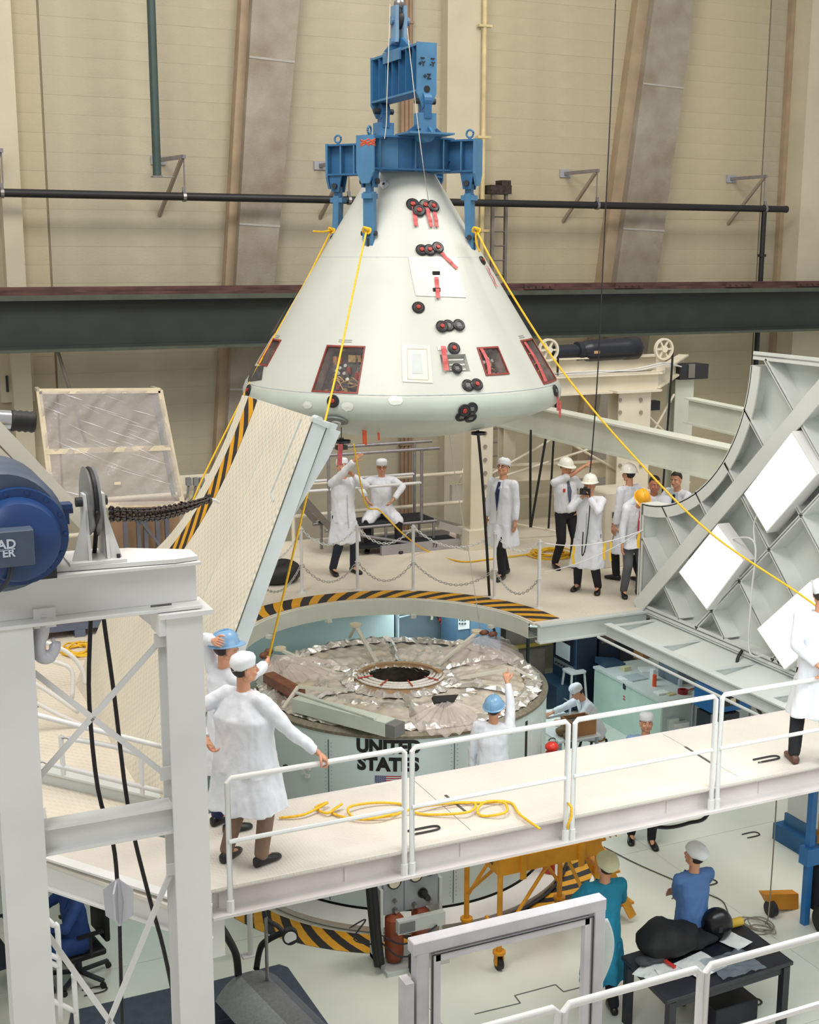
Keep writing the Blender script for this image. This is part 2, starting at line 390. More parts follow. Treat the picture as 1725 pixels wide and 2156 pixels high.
# dark green hanging pipe upper left
a = P(322, 0, y=8.9); b = P(331, 370, y=8.9)
t = thing('green_pipe', 'dark green vertical pipe hanging in front of the wall at upper left', 'pipe', (b.x, 8.9, b.z))
obj('pipe', MB().cyl((b.x, 8.9, b.z), (b.x, 8.9, 16), .078, n=14), mat('pipe_green', (58, 78, 74), .5, var=.08), t, smooth='auto')
obj('end_bolt', MB().cyl((b.x-.12, 8.9, b.z-.02), (b.x+.32, 8.9, b.z-.02), .012, n=6).b2((b.x-.09, 8.83, b.z-.03), (b.x+.09, 8.97, b.z)), STEEL, t)
# conduits on the wall
for nm, px, r, rgb, lab, dy in (('brown_conduit', 856, .05, (150, 122, 98), 'bundle of brown conduits climbing the wall behind the blue lifting frame', 9.9), ('yellow_conduit', 1019, .05, (214, 196, 148), 'slim cream yellow pipe on the wall pillar beside the ladder', 9.62)):
    q = P(px, 200, y=dy); t = thing(nm, lab, 'pipe', (q.x, dy, 0))
    m_ = mat(nm, rgb, .6, var=.1)
    for k in ((-.09, 0, .09) if 'brown' in nm else (0,)):
        obj('tube', MB().cyl((q.x+k, dy, 2.), (q.x+k, dy, 16), r*(.9 if k else 1), n=10), m_, t, smooth='auto')
    for zz in (4, 6.0, 8.5, 10.4, 12.6):
        obj('strap', MB().b2((q.x-.15, dy-.06, zz), (q.x+.15, dy+.05, zz+.05)), m_, t)
# wall ladder
a = P(1038, 400, y=9.5); b = P(1066, 400, y=9.5)
t = thing('wall_ladder', 'tall metal wall ladder with a dark dirty top plate right of the capsule', 'ladder', (a.x, 9.5, 2.))
LD = mat('ladder_metal', (140, 132, 126), .45, .5, .1, 6)
wL = b.x-a.x
for x in (a.x, b.x): obj('side_rail', MB().b2((x-.03, 9.46, 1.5), (x+.03, 9.54, a.z)), LD, t)
zt = a.z-.25
while zt > 1.6: obj('rung', MB().cyl((a.x, 9.5, zt), (b.x, 9.5, zt), .016, n=6), LD, t); zt -= .30
obj('top_plate', MB().b2((a.x-.1, 9.4, a.z-.08), (b.x+.08, 9.75, a.z+.1)).b2((b.x-.15, 9.4, a.z+.1), (b.x+.06, 9.7, a.z+.2)), mat('sooty_plate', (62, 52, 46), .8, var=.3, scale=12), t)

# ------------------------------------------------------------------ upper platform (z = 3)
PZ = 3.0; TH = .24; RC = 2.06
arc = [(RC*cos(radians(180-a_)), RC*sin(radians(180-a_))) for a_ in range(0, 181, 4)]
pts = [(9, 5.8), (-11, 5.8), (-11, -.1), (-RC, -.1)]+arc+[(RC, -.1), (3.9, -.1), (9, -.1)]
PW = mat('platform_fascia', (214, 216, 204), .5, var=.05, scale=2)
plat = struct('platform_deck', MB().poly([(x, y, PZ) for x, y in pts], (0, 0, -.04)), PLAT)
plat['label'] = 'white tread-plate deck of the work platform with a half-round opening'
rim = MB(); n = 60
vs = []
for i in range(n+1):
    a_ = pi*i/n; c, s = cos(a_), sin(a_)
    for r, zz in ((RC, PZ-.02), (RC-.02, PZ-.02), (RC-.02, PZ-TH), (RC+.14, PZ-TH)): vs.append((r*c, r*s-.0, zz))
rim.add(vs, [(i*4+k, i*4+k+1, i*4+k+5, i*4+k+4) for i in range(n) for k in range(3)])
obj('rim_channel', rim, PW, plat, solid=.012, fixn=False)
obj('edge_beam', MB().ibeam((2.1, -.16, PZ-.14), (3.9, -.16, PZ-.14), .14, .27).ibeam((-9, -.16, PZ-.14), (-2.1, -.16, PZ-.14), .14, .27), WC, plat)
for a_ in (22, 58, 95, 128, 160):      # rim lugs
    c, s = cos(radians(a_)), sin(radians(a_)); obj('rim_lug', MB().box((c*(RC-.05), s*(RC-.05), PZ-TH-.01), (.1, .07, .05), rot=radians(a_)), PW, plat)
for i in range(9): obj('under_beam', MB().ibeam((-10+i*2.2, 2.3 if abs(-10+i*2.2) < 2.3 else .0, PZ-.2), (-10+i*2.2, 5.7, PZ-.2), .12, .3), WL, plat)
# yellow and black paint on the deck round the opening
R0, R1 = 2.10, 2.52; vs = []; n = 96; A0, A1 = radians(-1), radians(178)
for i in range(n+1):
    a_ = A0+(A1-A0)*i/n
    for r in (R0, R1): vs.append((r*cos(a_), r*sin(a_), PZ+.004))
hz = MB().add(vs, [(2*i, 2*i+1, 2*i+3, 2*i+2) for i in range(n)])
o = obj('hazard_stripe', hz, hazard('hazard_ring', .33, ang=38), plat); uvmap(o, lambda p: (atan2(p.y, p.x)*2.3, hypot(p.x, p.y)-R0))
# platform back curb + service trench pieces
obj('curb', MB().b2((-11, 5.7, PZ), (9, 5.8, PZ+.1)), WW, plat)
# left extension seen through the portal and hinge line
struct('platform_left', MB().b2((-11, -4.2, PZ-.04), (-4.2, -.12, PZ)), PLAT)['label'] = 'deck of the platform left of the raised panel'

# ------------------------------------------------------------------ chamber below
CW = mat('chamber_panel', (196, 214, 214), .5, var=.05, scale=1)
CB = mat('chamber_panel_blue', (112, 124, 132), .5, var=.07, scale=1.2)
a = P(505, 1300, y=3.2); b = P(822, 1300, y=3.2)
cwl = struct('wall_chamber', MB().b2((-9, 7.0, -.03), (11, 7.25, 2.75)), mat('chamber_far_wall', (96, 104, 108), .7, var=.1))
lp = thing('chamber_housing', 'large pale blue lit housing below the platform left of the foil-covered deck', 'housing', (-1.8, 3.4, 0))
obj('front_panel', MB().b2((-4.8, 3.0, 1.6), (b.x, 3.12, 2.74)), CW, lp)
obj('sloped_panel', MB().poly([(-4.8, 3.0, 1.9), (b.x, 3.0, 1.9), (b.x-1.0, 2.5, 1.2), (-4.8, 2.5, 1.2)], (0, .04, -.04)), CW, lp)
obj('lower_panel', MB().b2((-4.8, 2.52, 0), (b.x-1.0, 2.6, 1.2)), CW, lp)
obj('side_panel', MB().b2((b.x-.02, 3.0, 0), (b.x+.04, 6.8, 2.74)), CB, lp)
a = P(838, 1300, y=3.6); b = P(962, 1300, y=3.6)
lp = thing('panel_bank', 'grey blue flat service panels below the platform behind the foil deck', 'panel', (a.x, 3.6, 0))
obj('panel', MB().b2((a.x, 3.6, 0), (b.x, 3.68, 2.7)), CB, lp)
obj('seam_strip', MB().b2((a.x-.12, 3.5, 0), (a.x-.02, 3.7, 2.74)), CW, lp)
obj('handrail', MB().tube([P(840, 1300, y=3.4), P(905, 1285, y=3.4), P(950, 1290, y=3.4)], .015, 6), CW, lp)
# hazard paint and white kerb ring on the lower floor
vs = []; n = 90
for i in range(n+1):
    a_ = radians(150)+radians(215)*i/n
    for r in (2.3, 2.72): vs.append((r*cos(a_), r*sin(a_), .004))
hz = MB().add(vs, [(2*i, 2*i+1, 2*i+3, 2*i+2) for i in range(n)])
o = obj('floor_hazard_stripe', hz, hazard('hazard_floor', .34, ang=-50), floor); uvmap(o, lambda p: (atan2(p.y, p.x)*2.5, hypot(p.x, p.y)-2.3))

# ------------------------------------------------------------------ gangway
GT = tread('gangway_deck', (216, 209, 199), .03, bump=.25)
GR = mat('gangway_edge', (216, 209, 206), .5, var=.05, scale=2)
gx0, gx1, gy0, gy1 = -4.13, 9.0, -5.66, -4.33
gw = thing('gangway', 'long white gangway crossing the foreground, with a tread deck and deep edge channel', 'gangway', (0, -5.2, 2.75))
xs = [gx0, -1.72, 1.22, 4.2, 9.0]
for i in range(4): obj('deck_plate', MB().b2((xs[i]+.004, gy0, 2.96), (xs[i+1]-.004, gy1, 3.0)), GT, gw)
obj('near_channel', MB().chan((gx0, -5.64, 2.88), (gx1, -5.64, 2.875), .12, .23, .02, side=-1).b2((gx0, -5.76, 2.76), (gx1, -5.6, 2.785)), GR, gw)
obj('far_channel', MB().chan((gx0, gy1+.04, 2.86), (gx1, gy1+.04, 2.86), .1, .24, .02, side=1), GR, gw)
for i in range(12): obj('joist', MB().ibeam((gx0+.1+i*1.1, gy0+.05, 2.84), (gx0+.1+i*1.1, gy1, 2.84), .1, .2), GR, gw)
obj('end_plate', MB().b2((gx0-.02, gy0-.08, 2.74), (gx0, gy1, 2.99)), GR, gw)
obj('toe_lip', MB().b2((gx0, -5.71, 2.99), (gx1, -5.6, 3.012)), GT, gw)
HK = mat('recess_dark', (52, 50, 50), .7)
for (px, py) in ((893, 1750), (1615, 1600)):
    q = P(px, py, z=3.0); m_ = MB()
    m_.tube(smooth_pts([q+V3((-.14, -.04, .012)), q+V3((.1, -.04, .012)), q+V3((.15, 0, .012)), q+V3((.1, .04, .012)), q+V3((-.14, .04, .012))], 4), .009, 6)
    obj('lifting_ring', m_, HK, gw)
q0, q1 = P(1640, 1580, z=3.0), P(1640, 1580, z=3.0)
for (a_, b_) in (((938, 1674), (985, 1712)), ((1443, 1572), (1497, 1606))):
    obj('seam_tape', MB().bar(P(*a_, z=3.003), P(*b_, z=3.003), .025, .004), mat('tape_dark', (90, 88, 86), .6, var=.3, scale=30), gw)
# rail sections
RY = -5.71
RZ = P(480, 1640, y=RY).z
def rail_section(x0, x1, y, z0, z1, label, group, r=.024, mid=.5, m=WP):
    t = thing('rail_section', label, 'railing', (x0, y, z0), group)
    obj('frame_tube', MB().tube([V3((x0, y, z0)), V3((x0, y, z1-.03)), V3((x0+.03, y, z1)), V3((x1-.03, y, z1)), V3((x1, y, z1-.03)), V3((x1, y, z0))], r, 10), m, t, smooth='auto')
    zm = z0+(z1-z0)*mid
    obj('mid_rail', MB().cyl((x0, y, zm), (x1, y, zm), r*.85, n=8), m, t, smooth='auto')
    for x in (x0, x1): obj('socket', MB().cyl((x, y, z0-.02), (x, y, z0+.1), r*1.35, n=8), m, t, smooth='auto')
    return t
cuts = [P(480, 1700, y=RY).x, P(860, 1600, y=RY).x, P(1202, 1600, y=RY).x, P(1510, 1560, y=RY).x, 7.0]
labs = ['leftmost white rail section of the gangway, in front of the man in tan trousers', 'white rail section of the gangway in front of the coiled yellow rope', 'white rail section of the gangway below the pointing man and the red extinguisher', 'rightmost white rail section of the gangway, in front of the cropped man']
for i in range(4):
    rail_section(cuts[i]+(.0 if i == 0 else .035), cuts[i+1]-.035, RY, 2.79, RZ, labs[i], 'gangway rail sections', mid=.53)
print('rail z', RZ, cuts)

# ------------------------------------------------------------------ raised left panel (hinged, top face seen)
AL = radians(65.5); HX = -4.2
LL = V3((cos(AL), 0, sin(AL))); LN = V3((-sin(AL), 0, cos(AL)))
def lw(s, t, n=0.): return V3((HX, 0, PZ)) + V3((0, -s, 0)) + LL*t + LN*n
TC = 3.5
RL = 1.88
arcL = [(RL*cos(radians(a_)), TC-RL*sin(radians(a_))) for a_ in range(-12, 87, 4)]
pts = [(.12, 0), (4.38, 0), (3.96, 3.9)]+arcL+[(.12, 1.62)]
lf = thing('raised_left_panel', 'platform panel swung up at the left, cream patterned deck with a curved hazard stripe', 'platform panel', tuple(lw(2.2, 0)))
TR2 = tread('raised_panel_tread', (220, 213, 194), .055, axes=('Y', 'Z'), bump=.7)
obj('deck_plate', MB().poly([lw(s, t) for s, t in pts], -LN*.02), TR2, lf)
vs = []; n = 50
for i in range(n+1):
    a_ = radians(-11)+radians(98)*i/n
    for r in (2.10, 2.40): vs.append(lw(r*cos(a_), min(3.895, TC-r*sin(a_)), .004))
vs = [v if True else v for v in vs]
o = obj('hazard_stripe', MB().add(vs, [(2*i, 2*i+1, 2*i+3, 2*i+2) for i in range(n)]), hazard('hazard_panel', .30, ang=-48), lf)
def luv(p):
    q = p-V3((HX, 0, PZ)); s = -q.y; t = TC-q.dot(LL); return (atan2(t, s)*2.4, hypot(s, t)-2.1)
uvmap(o, luv)
EG = mat('raised_panel_edge', (196, 204, 204), .5, var=.05)
obj('near_edge_channel', MB().chan(lw(4.34, 0, -.11), lw(3.92, 3.9, -.11), .05, .14, .015, up=LN, side=1), EG, lf)
obj('top_edge_channel', MB().bar(lw(1.9, 3.88, -.11), lw(3.96, 3.88, -.11), .04, .18, up=LN), EG, lf)
obj('hinge_beam', MB().bar(lw(.1, .05, -.12), lw(4.36, .05, -.12), .12, .2, up=LN), EG, lf)
m_ = MB()
for k in range(len(arcL)-1): m_.bar(lw(*arcL[k], -.11), lw(*arcL[k+1], -.11), .03, .18, up=LN)
obj('curved_rim', m_, EG, lf)
for s in (.9, 1.9, 3.0):
    t1 = TC-sqrt(max(0, RL*RL-s*s)) if s < 1.88 else 3.86
    obj('rib', MB().ibeam(lw(s, .1, -.13), lw(s, t1, -.13), .08, .2, .012, up=LN), EG, lf)
obj('stop_bracket', MB().poly([lw(4.0, 3.0, -.2), lw(3.93, 3.86, -.2), lw(3.93, 3.88, -.34), lw(3.95, 3.6, -.32)], (0, .25, 0)), EG, lf)
obj('bracket_lug', MB().poly([lw(3.9, 3.7, -.1), lw(3.9, 3.9, -.1), lw(3.9, 3.93, -.3), lw(3.9, 3.7, -.3)], (0, .3, 0)).cyl(lw(3.88, 3.9, -.12), lw(3.75, 3.9, -.12), .04, n=8), EG, lf)
obj('latch_plate', MB().bar(lw(3.75, 3.1, .006), lw(3.75, 3.85, .006), .015, .008, up=LN).bar(lw(3.75, 3.1, .006), lw(3.9, 3.05, .006), .015, .008, up=LN), EG, lf)
for (s, t) in ((2.1, 1.2), (3.1, 3.2)): obj('plate_seam', MB().bar(lw(s+1, .05, .003), lw(s+1, 3.85, .003), .012, .006, up=LN), PW, lf) if s < 3 else None
# ------------------------------------------------------------------ raised right panel (vertical, underside seen)
rf = thing('raised_right_panel', 'hinged platform panel standing upright at the right, ribbed pale grey green underside with diagonal beams', 'platform panel', (3.9, -2.8, 3.0))
def rw(s, t, n=0.): return V3((3.9-n, -s, 3.0+t))
LR = mat('panel_underside', (212, 217, 211), .5, var=.05, scale=1)
LR2 = mat('panel_ribs', (218, 221, 216), .5, var=.05, scale=1)
arcR = [(2.22*sin(radians(a_)), 3.75-2.22*cos(radians(a_))) for a_ in range(0, 91, 4)]
S1 = 5.2
pts = [(0, 0)]+[(0, 1.53)]+arcR[1:]+[(2.24, 3.82), (S1, 3.82), (S1, 0)]
obj('skin_plate', MB().poly([rw(s, t, -.22) for s, t in pts], (.04, 0, 0)), LR, rf)
m_ = MB()
for k in range(len(arcR)-1):
    a_, b_ = arcR[k], arcR[k+1]; mid = V3((0, -(a_[0]), a_[1]-3.75)); 
    m_.bar(rw(*a_, -.1), rw(*b_, -.1), .03, .26, up=(1, 0, 0))
obj('curved_rim', m_, LR2, rf)
m_ = MB()
for k in range(len(arcR)-1):
    def sh(p, d): v = V3((p[0], p[1]-3.75)).normalized() if False else None; L_ = hypot(p[0], p[1]-3.75); return (p[0]*(L_+d)/L_, 3.75+(p[1]-3.75)*(L_+d)/L_)
    q = [rw(*sh(arcR[k], 0), .03), rw(*sh(arcR[k+1], 0), .03), rw(*sh(arcR[k+1], .16), .03), rw(*sh(arcR[k], .16), .03)]
    m_.poly(q, (.02, 0, 0))
obj('rim_flange', m_, LR2, rf)
def rib(a_, b_, wd=.10, n=.0, h=.26, name='rib'):
    return obj(name, MB().bar(rw(*a_, -.1), rw(*b_, -.1), .02, h, up=(1, 0, 0)).bar(rw(*a_, n+.02), rw(*b_, n+.02), wd, .02, up=(1, 0, 0)), LR2, rf)
rib((0, 0), (0, 1.53), .08, name='side_channel'); rib((2.24, 3.8), (S1, 3.8), .1, name='top_channel'); rib((0, .03), (S1, .03), .1, name='hinge_channel')
rib((0, 0), (3.82, 3.82), .22, .03, .3, name='diagonal_beam')
for d in (.75, 1.45, 2.2, 2.95, 3.7, 4.4):     # ribs square to the diagonal, both sides of it
    c = d/sqrt(2)
    # up-left side until curve
    e_ = c
    for k in range(60):
        q = (c-k*.05, c+k*.05)
        if q[0] < .02 or q[1] > 3.8 or hypot(q[0], q[1]-3.75) < 2.2: break
    if k > 2: rib((c, c), (c-(k-1)*.05, c+(k-1)*.05), .05)
    for k in range(90):
        q = (c+k*.05, c-k*.05)
        if q[1] < .04 or q[0] > S1: break
    rib((c, c), (c+(k-1)*.05, c-(k-1)*.05), .05)
rib((1.35, .05), (5.0, 3.7), .05); rib((2.9, .05), (S1, 2.35), .05)
LP = mat('lamp_diffuser', (250, 250, 252), .4, var=.0, emit=.55)
pans = [[(1667, 908), (1721, 998), (1613, 1122), (1565, 1040)], [(1510, 1103), (1566, 1180), (1487, 1285), (1428, 1205)], [(1706, 1222), (1770, 1310), (1651, 1412), (1592, 1325)]]
plab = ['upper white square lamp panel on the raised right panel', 'lower left white square lamp panel on the raised right panel', 'white square lamp panel on the raised right panel beside the cropped man']
for pp, lb in zip(pans, plab):
    c = [P(*q, x=3.74) for q in pp]
    t = obj('lamp', MB().poly([q+V3((.012, 0, 0)) for q in c], (.18, 0, 0)), WP, rf)
    cc = (c[0]+c[1]+c[2]+c[3])/4; obj('diffuser', MB().poly([cc+(q-cc)*.96 for q in c], (.02, 0, 0)), LP, t)
t = rf
obj('wire', MB().tube(smooth_pts([P(1520, 1150, x=3.82), P(1548, 1133, x=3.8), P(1590, 1145, x=3.8), P(1583, 1250, x=3.8), P(1578, 1370, x=3.8), P(1610, 1380, x=3.8)]), .012, 6), WP, t)
obj('wire', MB().tube(smooth_pts([P(1590, 1145, x=3.8), P(1588, 1105, x=3.8), P(1600, 1070, x=3.8)]), .01, 6), WP, t)
# fixed hinge frame under the right panel
hf = thing('hinge_frame', 'white steel frame under the raised right panel, running toward the camera over the workbench', 'frame', (3.5, -2.3, 2.5))
obj('inner_rail', MB().ibeam((3.12, -.35, 2.86), (3.12, -4.3, 2.86), .12, .16, .02), WC, hf)
obj('outer_beam', MB().ibeam((3.95, -.2, 2.82), (3.95, -4.3, 2.82), .16, .3, .02), WC, hf)
obj('lower_rail', MB().cyl((3.0, -.3, 2.74), (3.0, -4.3, 2.74), .02, n=8), WC, hf)
obj('web_plate', MB().poly([(3.2, -.4, 2.8), (3.9, -.4, 2.93), (3.9, -4.3, 2.93), (3.2, -4.3, 2.8)], (0, 0, -.015)), LR, hf)
for y in (-.45, -1.5, -2.6, -3.7): obj('cross_strut', MB().ibeam((3.15, y, 2.86), (3.95, y, 2.86), .08, .14, .012), WC, hf)
# ================================================================== CAPSULE
CX, CY, CZM = .09, -.04, 6.33
CAPW = mat('capsule_white', (194, 197, 189), .42, var=.03, scale=1.3, bump=.06, bscale=60)
CMR = 2.025
HA = radians(31.9)
def cap_prof():
    pr = []
    rs, R_s = .196, 4.69; rt = CMR-rs; sn = rt/(R_s-rs); ph = math.asin(sn); zc_ = (R_s-rs)*cos(ph)
    for k in range(11):
        a_ = ph*k/10; pr.append((R_s*sin(a_), zc_-R_s*cos(a_)))
    for k in range(1, 11):
        a_ = ph + (pi/2+HA-ph)*k/10; pr.append((rt+rs*sin(a_), -rs*cos(a_)))
    return pr
prof0 = cap_prof(); rC, zC = prof0[-1]
ZTOP = 2.62
def cone_r(z):   # radius of the cone at local height z
    r = rC-(z-zC)*math.tan(HA); return r
def cpt(a_, z, off=0.):   # azimuth measured so that a=0 faces the camera, + to image right
    az = radians(-90-24.5)+a_; r = cone_r(z)+off*cos(HA)
    return V3((CX+r*cos(az), CY+r*sin(az), CZM+z+off*sin(HA)))
def chit(px, py, off=0.):     # ray -> (azimuth, local z) on the cone
    d = ray(px, py); o = CAM-V3((CX, CY, CZM)); k = math.tan(HA)
    Rb = rC+zC*k+off
    # x^2+y^2=(Rb-k z)^2
    A = d.x**2+d.y**2-(k*d.z)**2; B = 2*(o.x*d.x+o.y*d.y+k*d.z*(Rb-k*o.z)); C_ = o.x**2+o.y**2-(Rb-k*o.z)**2
    D = B*B-4*A*C_
    t = (-B-sqrt(max(D, 0)))/(2*A); p = o+d*t
    return (atan2(p.y, p.x)-radians(-90-24.5)+3*pi) % (2*pi)-pi, p.z
cap = thing('space_capsule', 'white cone-shaped space capsule hanging from the blue lifting frame', 'capsule', (CX, CY, CZM-.56))
# window rectangles: (left, right, bottom, top) in azimuth and height, from the photograph
def wrect(lt, rt, lb, rb):
    a1, z1 = chit(*lt); a2, z2 = chit(*rt); a3, z3 = chit(*lb); a4, z4 = chit(*rb)
    return ((a1+a3)/2, (a2+a4)/2, (z3+z4)/2, (z1+z2)/2)
wins = [wrect((690, 727), (769, 729), (655, 826), (755, 829)), wrect((1005, 731), (1049, 730), (1021, 790), (1073, 790)),
        wrect((1095, 716), (1120, 712), (1144, 810), (1172, 800)), wrect((573, 713), (593, 714), (543, 768), (565, 771)), wrect((925, 746), (982, 746), (934, 783), (989, 783))]
wins[3] = (wins[3][0], wins[3][1], wins[3][2], wins[3][3])
az_lines = set(round(-pi+2*pi*i/96, 5) for i in range(96)); z_lines = set(round(zC+(ZTOP-zC)*i/22, 5) for i in range(23))
for (a0_, a1_, z0_, z1_) in wins:
    for q in (a0_, a1_): az_lines = {v for v in az_lines if abs(v-q) > .012}
    for q in (z0_, z1_): z_lines = {v for v in z_lines if abs(v-q) > .02 or v in (round(zC, 5), round(ZTOP, 5))}
for (a0_, a1_, z0_, z1_) in wins: az_lines |= {a0_, a1_}; z_lines |= {z0_, z1_}
AZ = sorted(az_lines); ZL = sorted(z_lines); nA = len(AZ); vs = []; fs = []
for z_ in ZL:
    for a_ in AZ: vs.append(cpt(a_, z_))
for j in range(len(ZL)-1):
    for i in range(nA):
        am = (AZ[i]+(AZ[i+1] if i+1 < nA else AZ[0]+2*pi))/2; zm = (ZL[j]+ZL[j+1])/2
        if any(a0_ < am < a1_ and z0_ < zm < z1_ for (a0_, a1_, z0_, z1_) in wins): continue
        fs.append((j*nA+i, j*nA+(i+1) % nA, (j+1)*nA+(i+1) % nA, (j+1)*nA+i))
body = obj('conical_shell', MB().add(vs, fs), CAPW, cap, smooth=True)
obj('base_heat_shield', MB().lathe([(max(r, 0.0001), z_) for r, z_ in prof0], (CX, CY, CZM), 96, cap=False), mat('capsule_base_white', (190, 199, 189), .34, var=.04, scale=2), cap, smooth=True)
rT = cone_r(ZTOP)
obj('top_collar', MB().lathe([(rT, ZTOP), (rT-.03, ZTOP+.05), (.36, ZTOP+.08), (.34, ZTOP+.2), (.01, ZTOP+.22)], (CX, CY, CZM), 48, cap=False), CAPW, cap, smooth='auto')
zs = chit(850, 541)[1]
obj('seam_line', MB().lathe([(cone_r(zs)+.001, zs), (cone_r(zs)+.004, zs-.004), (cone_r(zs)+.004, zs-.010), (cone_r(zs-.014), zs-.014)], (CX, CY, CZM), 96, cap=False), mat('seam_grey', (170, 178, 178), .6), cap, smooth=True)
zs2 = zC+.02
obj('base_seam', MB().lathe([(cone_r(zs2)+.001, zs2), (cone_r(zs2)+.004, zs2+.004), (cone_r(zs2+.012)+.002, zs2+.012)], (CX, CY, CZM), 96, cap=False), mat('seam_grey2', (190, 199, 196), .6), cap, smooth=True)
# hatch openings with dark equipment, red seals and film
WRED = mat('window_red_seal', (138, 52, 44), .5, var=.1); WDK = mat('bay_dark', (44, 38, 40), .6, var=.35, scale=18)
CHROME = mat('bay_fittings', (180, 176, 168), .3, .6, .2, 30)
BRASS = mat('bay_wiring', (176, 140, 84), .5, .2, .2, 30)
REC = mat('bay_liner', (142, 122, 112), .5, var=.2, scale=12)
FILM2 = mat('bay_film', (200, 196, 196), .08, var=.02, bump=1., bscale=9, alpha=.09)
for wi, (a0_, a1_, z0_, z1_) in enumerate(wins):
    dep = -.16 if wi != 4 else -.09
    lay = MB(); c4 = [(a0_, z0_), (a1_, z0_), (a1_, z1_), (a0_, z1_)]
    n = 6; ring = []
    for k in range(4):
        p, q = c4[k], c4[(k+1) % 4]
        for j in range(n): t = j/n; ring.append((p[0]+(q[0]-p[0])*t, p[1]+(q[1]-p[1])*t))
    m_ = MB(); N_ = len(ring); m_.add([cpt(a_, z_, 0) for a_, z_ in ring]+[cpt(a_, z_, dep) for a_, z_ in ring], [(i, (i+1) % N_, N_+(i+1) % N_, N_+i) for i in range(N_)])
    fr = obj('bay_liner', m_, REC if wi != 4 else CAPW, cap)
    m_ = MB().grid(lambda u, v: cpt(a0_+(a1_-a0_)*u, z0_+(z1_-z0_)*v, dep), 6, 4); obj('bay_back', m_, WDK if wi != 4 else CAPW, cap, fixn=False)
    # seal frame
    if wi != 4:
        m_ = MB(); wr = .018/ (cone_r(z0_)); wz = .018
        for (aa, ab, za, zb) in ((a0_, a1_, z0_-.0, z0_+wz), (a0_, a1_, z1_-wz, z1_), (a0_, a0_+wr, z0_, z1_), (a1_-wr, a1_, z0_, z1_)):
            m_.grid(lambda u, v: cpt(aa+(ab-aa)*u, za+(zb-za)*v, .004), 6, 4)
        obj('red_seal', m_, WRED, cap, solid=.012, fixn=False)
        rd = random.Random(wi*7+3); w_ = a1_-a0_; h_ = z1_-z0_
        m1, m2, m3, m4 = MB(), MB(), MB(), MB()
        for q in range(26 if wi == 0 else 9):
            a_ = a0_+w_*rd.uniform(.15, .85); z_ = z0_+h_*rd.uniform(.12, .9); s_ = rd.uniform(.02, .05); pc = cpt(a_, z_, dep+.03)
            az = radians(-114.5)+a_; (m1, m2, m4)[q % 3].box(pc, (s_, s_*rd.uniform(.6, 2), s_*rd.uniform(.5, 2.4)), rot=az)
        for q in range(7 if wi == 0 else 3):
            a_ = a0_+w_*rd.uniform(.2, .8); z_ = z0_+h_*rd.uniform(.35, .75); p1 = cpt(a_, z_, dep+.02); p2 = cpt(a_, z_, dep+.09); m3.cyl(p1, p2, .022, n=10)
        for q in range(9 if wi == 0 else 4):
            a_ = a0_+w_*rd.uniform(.15, .8); z_ = z0_+h_*rd.uniform(.1, .8)
            m2.tube(smooth_pts([cpt(a_, z_, dep+.06), cpt(a_+w_*.1, z_+rd.uniform(-.05, .05), dep+.1), cpt(a_+w_*.25, z_+rd.uniform(-.1, .1), dep+.06)], 4), .008, 5)
        obj('equipment_box', m1, mat('bay_box_grey', (92, 88, 88), .5, var=.2), cap)['kind'] = 'stuff'
        obj('wiring', m2, BRASS, cap)['kind'] = 'stuff'
        obj('connector', m3, CHROME, cap)['kind'] = 'stuff'
        obj('red_cap', m4, mat('bay_red', (150, 56, 50), .5), cap)['kind'] = 'stuff'
        rdn = V3((wi*3.1, 0, 0))
        obj('clear_cover', MB().grid(lambda u, v: cpt(a0_+w_*(.03+.94*u), z0_+h_*(.03+.94*v), -.012+.02*noise.noise(V3((u*5, v*5, wi)))), 14, 14), FILM2, cap, smooth=True, fixn=False)
        if wi in (1, 2, 3):
            obj('red_streamer', MB().grid(lambda u, v: cpt(a0_+w_*(.08+.14*u+.1*sin(v*3)), z0_+h_*(.05+.9*v), .008), 2, 8), PINK, cap, solid=.004, fixn=False)
    else:
        for q in range(3): obj('grey_shelf', MB().grid(lambda u, v: cpt(a0_+(a1_-a0_)*(.3+.6*u), z0_+(z1_-z0_)*(.15+.28*q+.06*v), dep+.05), 3, 1), mat('bay_shelf', (214, 214, 208), .5), cap, solid=.04, fixn=False)
for pts_, nm in ((((660, 0), (0, 0)), ''),): pass
# stencil lines above the windows
INK = mat('stencil_ink', (110, 112, 112), .6)
for (px, py) in ((728, 717), (585, 708), (1098, 708)):
    a_, z_ = chit(px, py); m_ = MB()
    for r_ in range(2):
        for k in range(12):
            u = (k-6)*.0088; m_.grid(lambda s, t: cpt(a_+u+s*.006, z_-r_*.02+t*.008, .003), 1, 1)
    obj('stencil_text', m_, INK, cap, fixn=False)['kind'] = 'stuff'
# white patches and the pale sheet
def patch(name, quad, m, off=.004, n=6, parent=None, wav=0.):
    A_, B_, C_, D_ = [V3((*chit(*q), 0)) for q in quad]    # lt, rt, rb, lb
    def fn(u, v):
        p = (A_*(1-u)+B_*u)*v+(D_*(1-u)+C_*u)*(1-v); return cpt(p.x, p.y, off+wav*noise.noise(V3((u*4, v*4, 1))))
    return obj(name, MB().grid(fn, n, n), m, parent or cap, fixn=False, solid=.003)
SHEET = mat('pale_sheet', (212, 213, 202), .35, var=.03, bump=.3, bscale=8)
patch('taped_sheet', [(860, 541), (962, 541), (981, 627), (876, 623)], SHEET, .006, 8, wav=.004)
patch('taped_panel', [(846, 725), (905, 727), (912, 807), (848, 804)], SHEET, .005)
for (q0, q1) in (((857, 734), (898, 735)), ((857, 798), (902, 800))): patch('tape_line', [q0, q1, (q1[0], q1[1]+1.3), (q0[0], q0[1]+1.3)], mat('tape_line', (190, 186, 170), .6), .008)
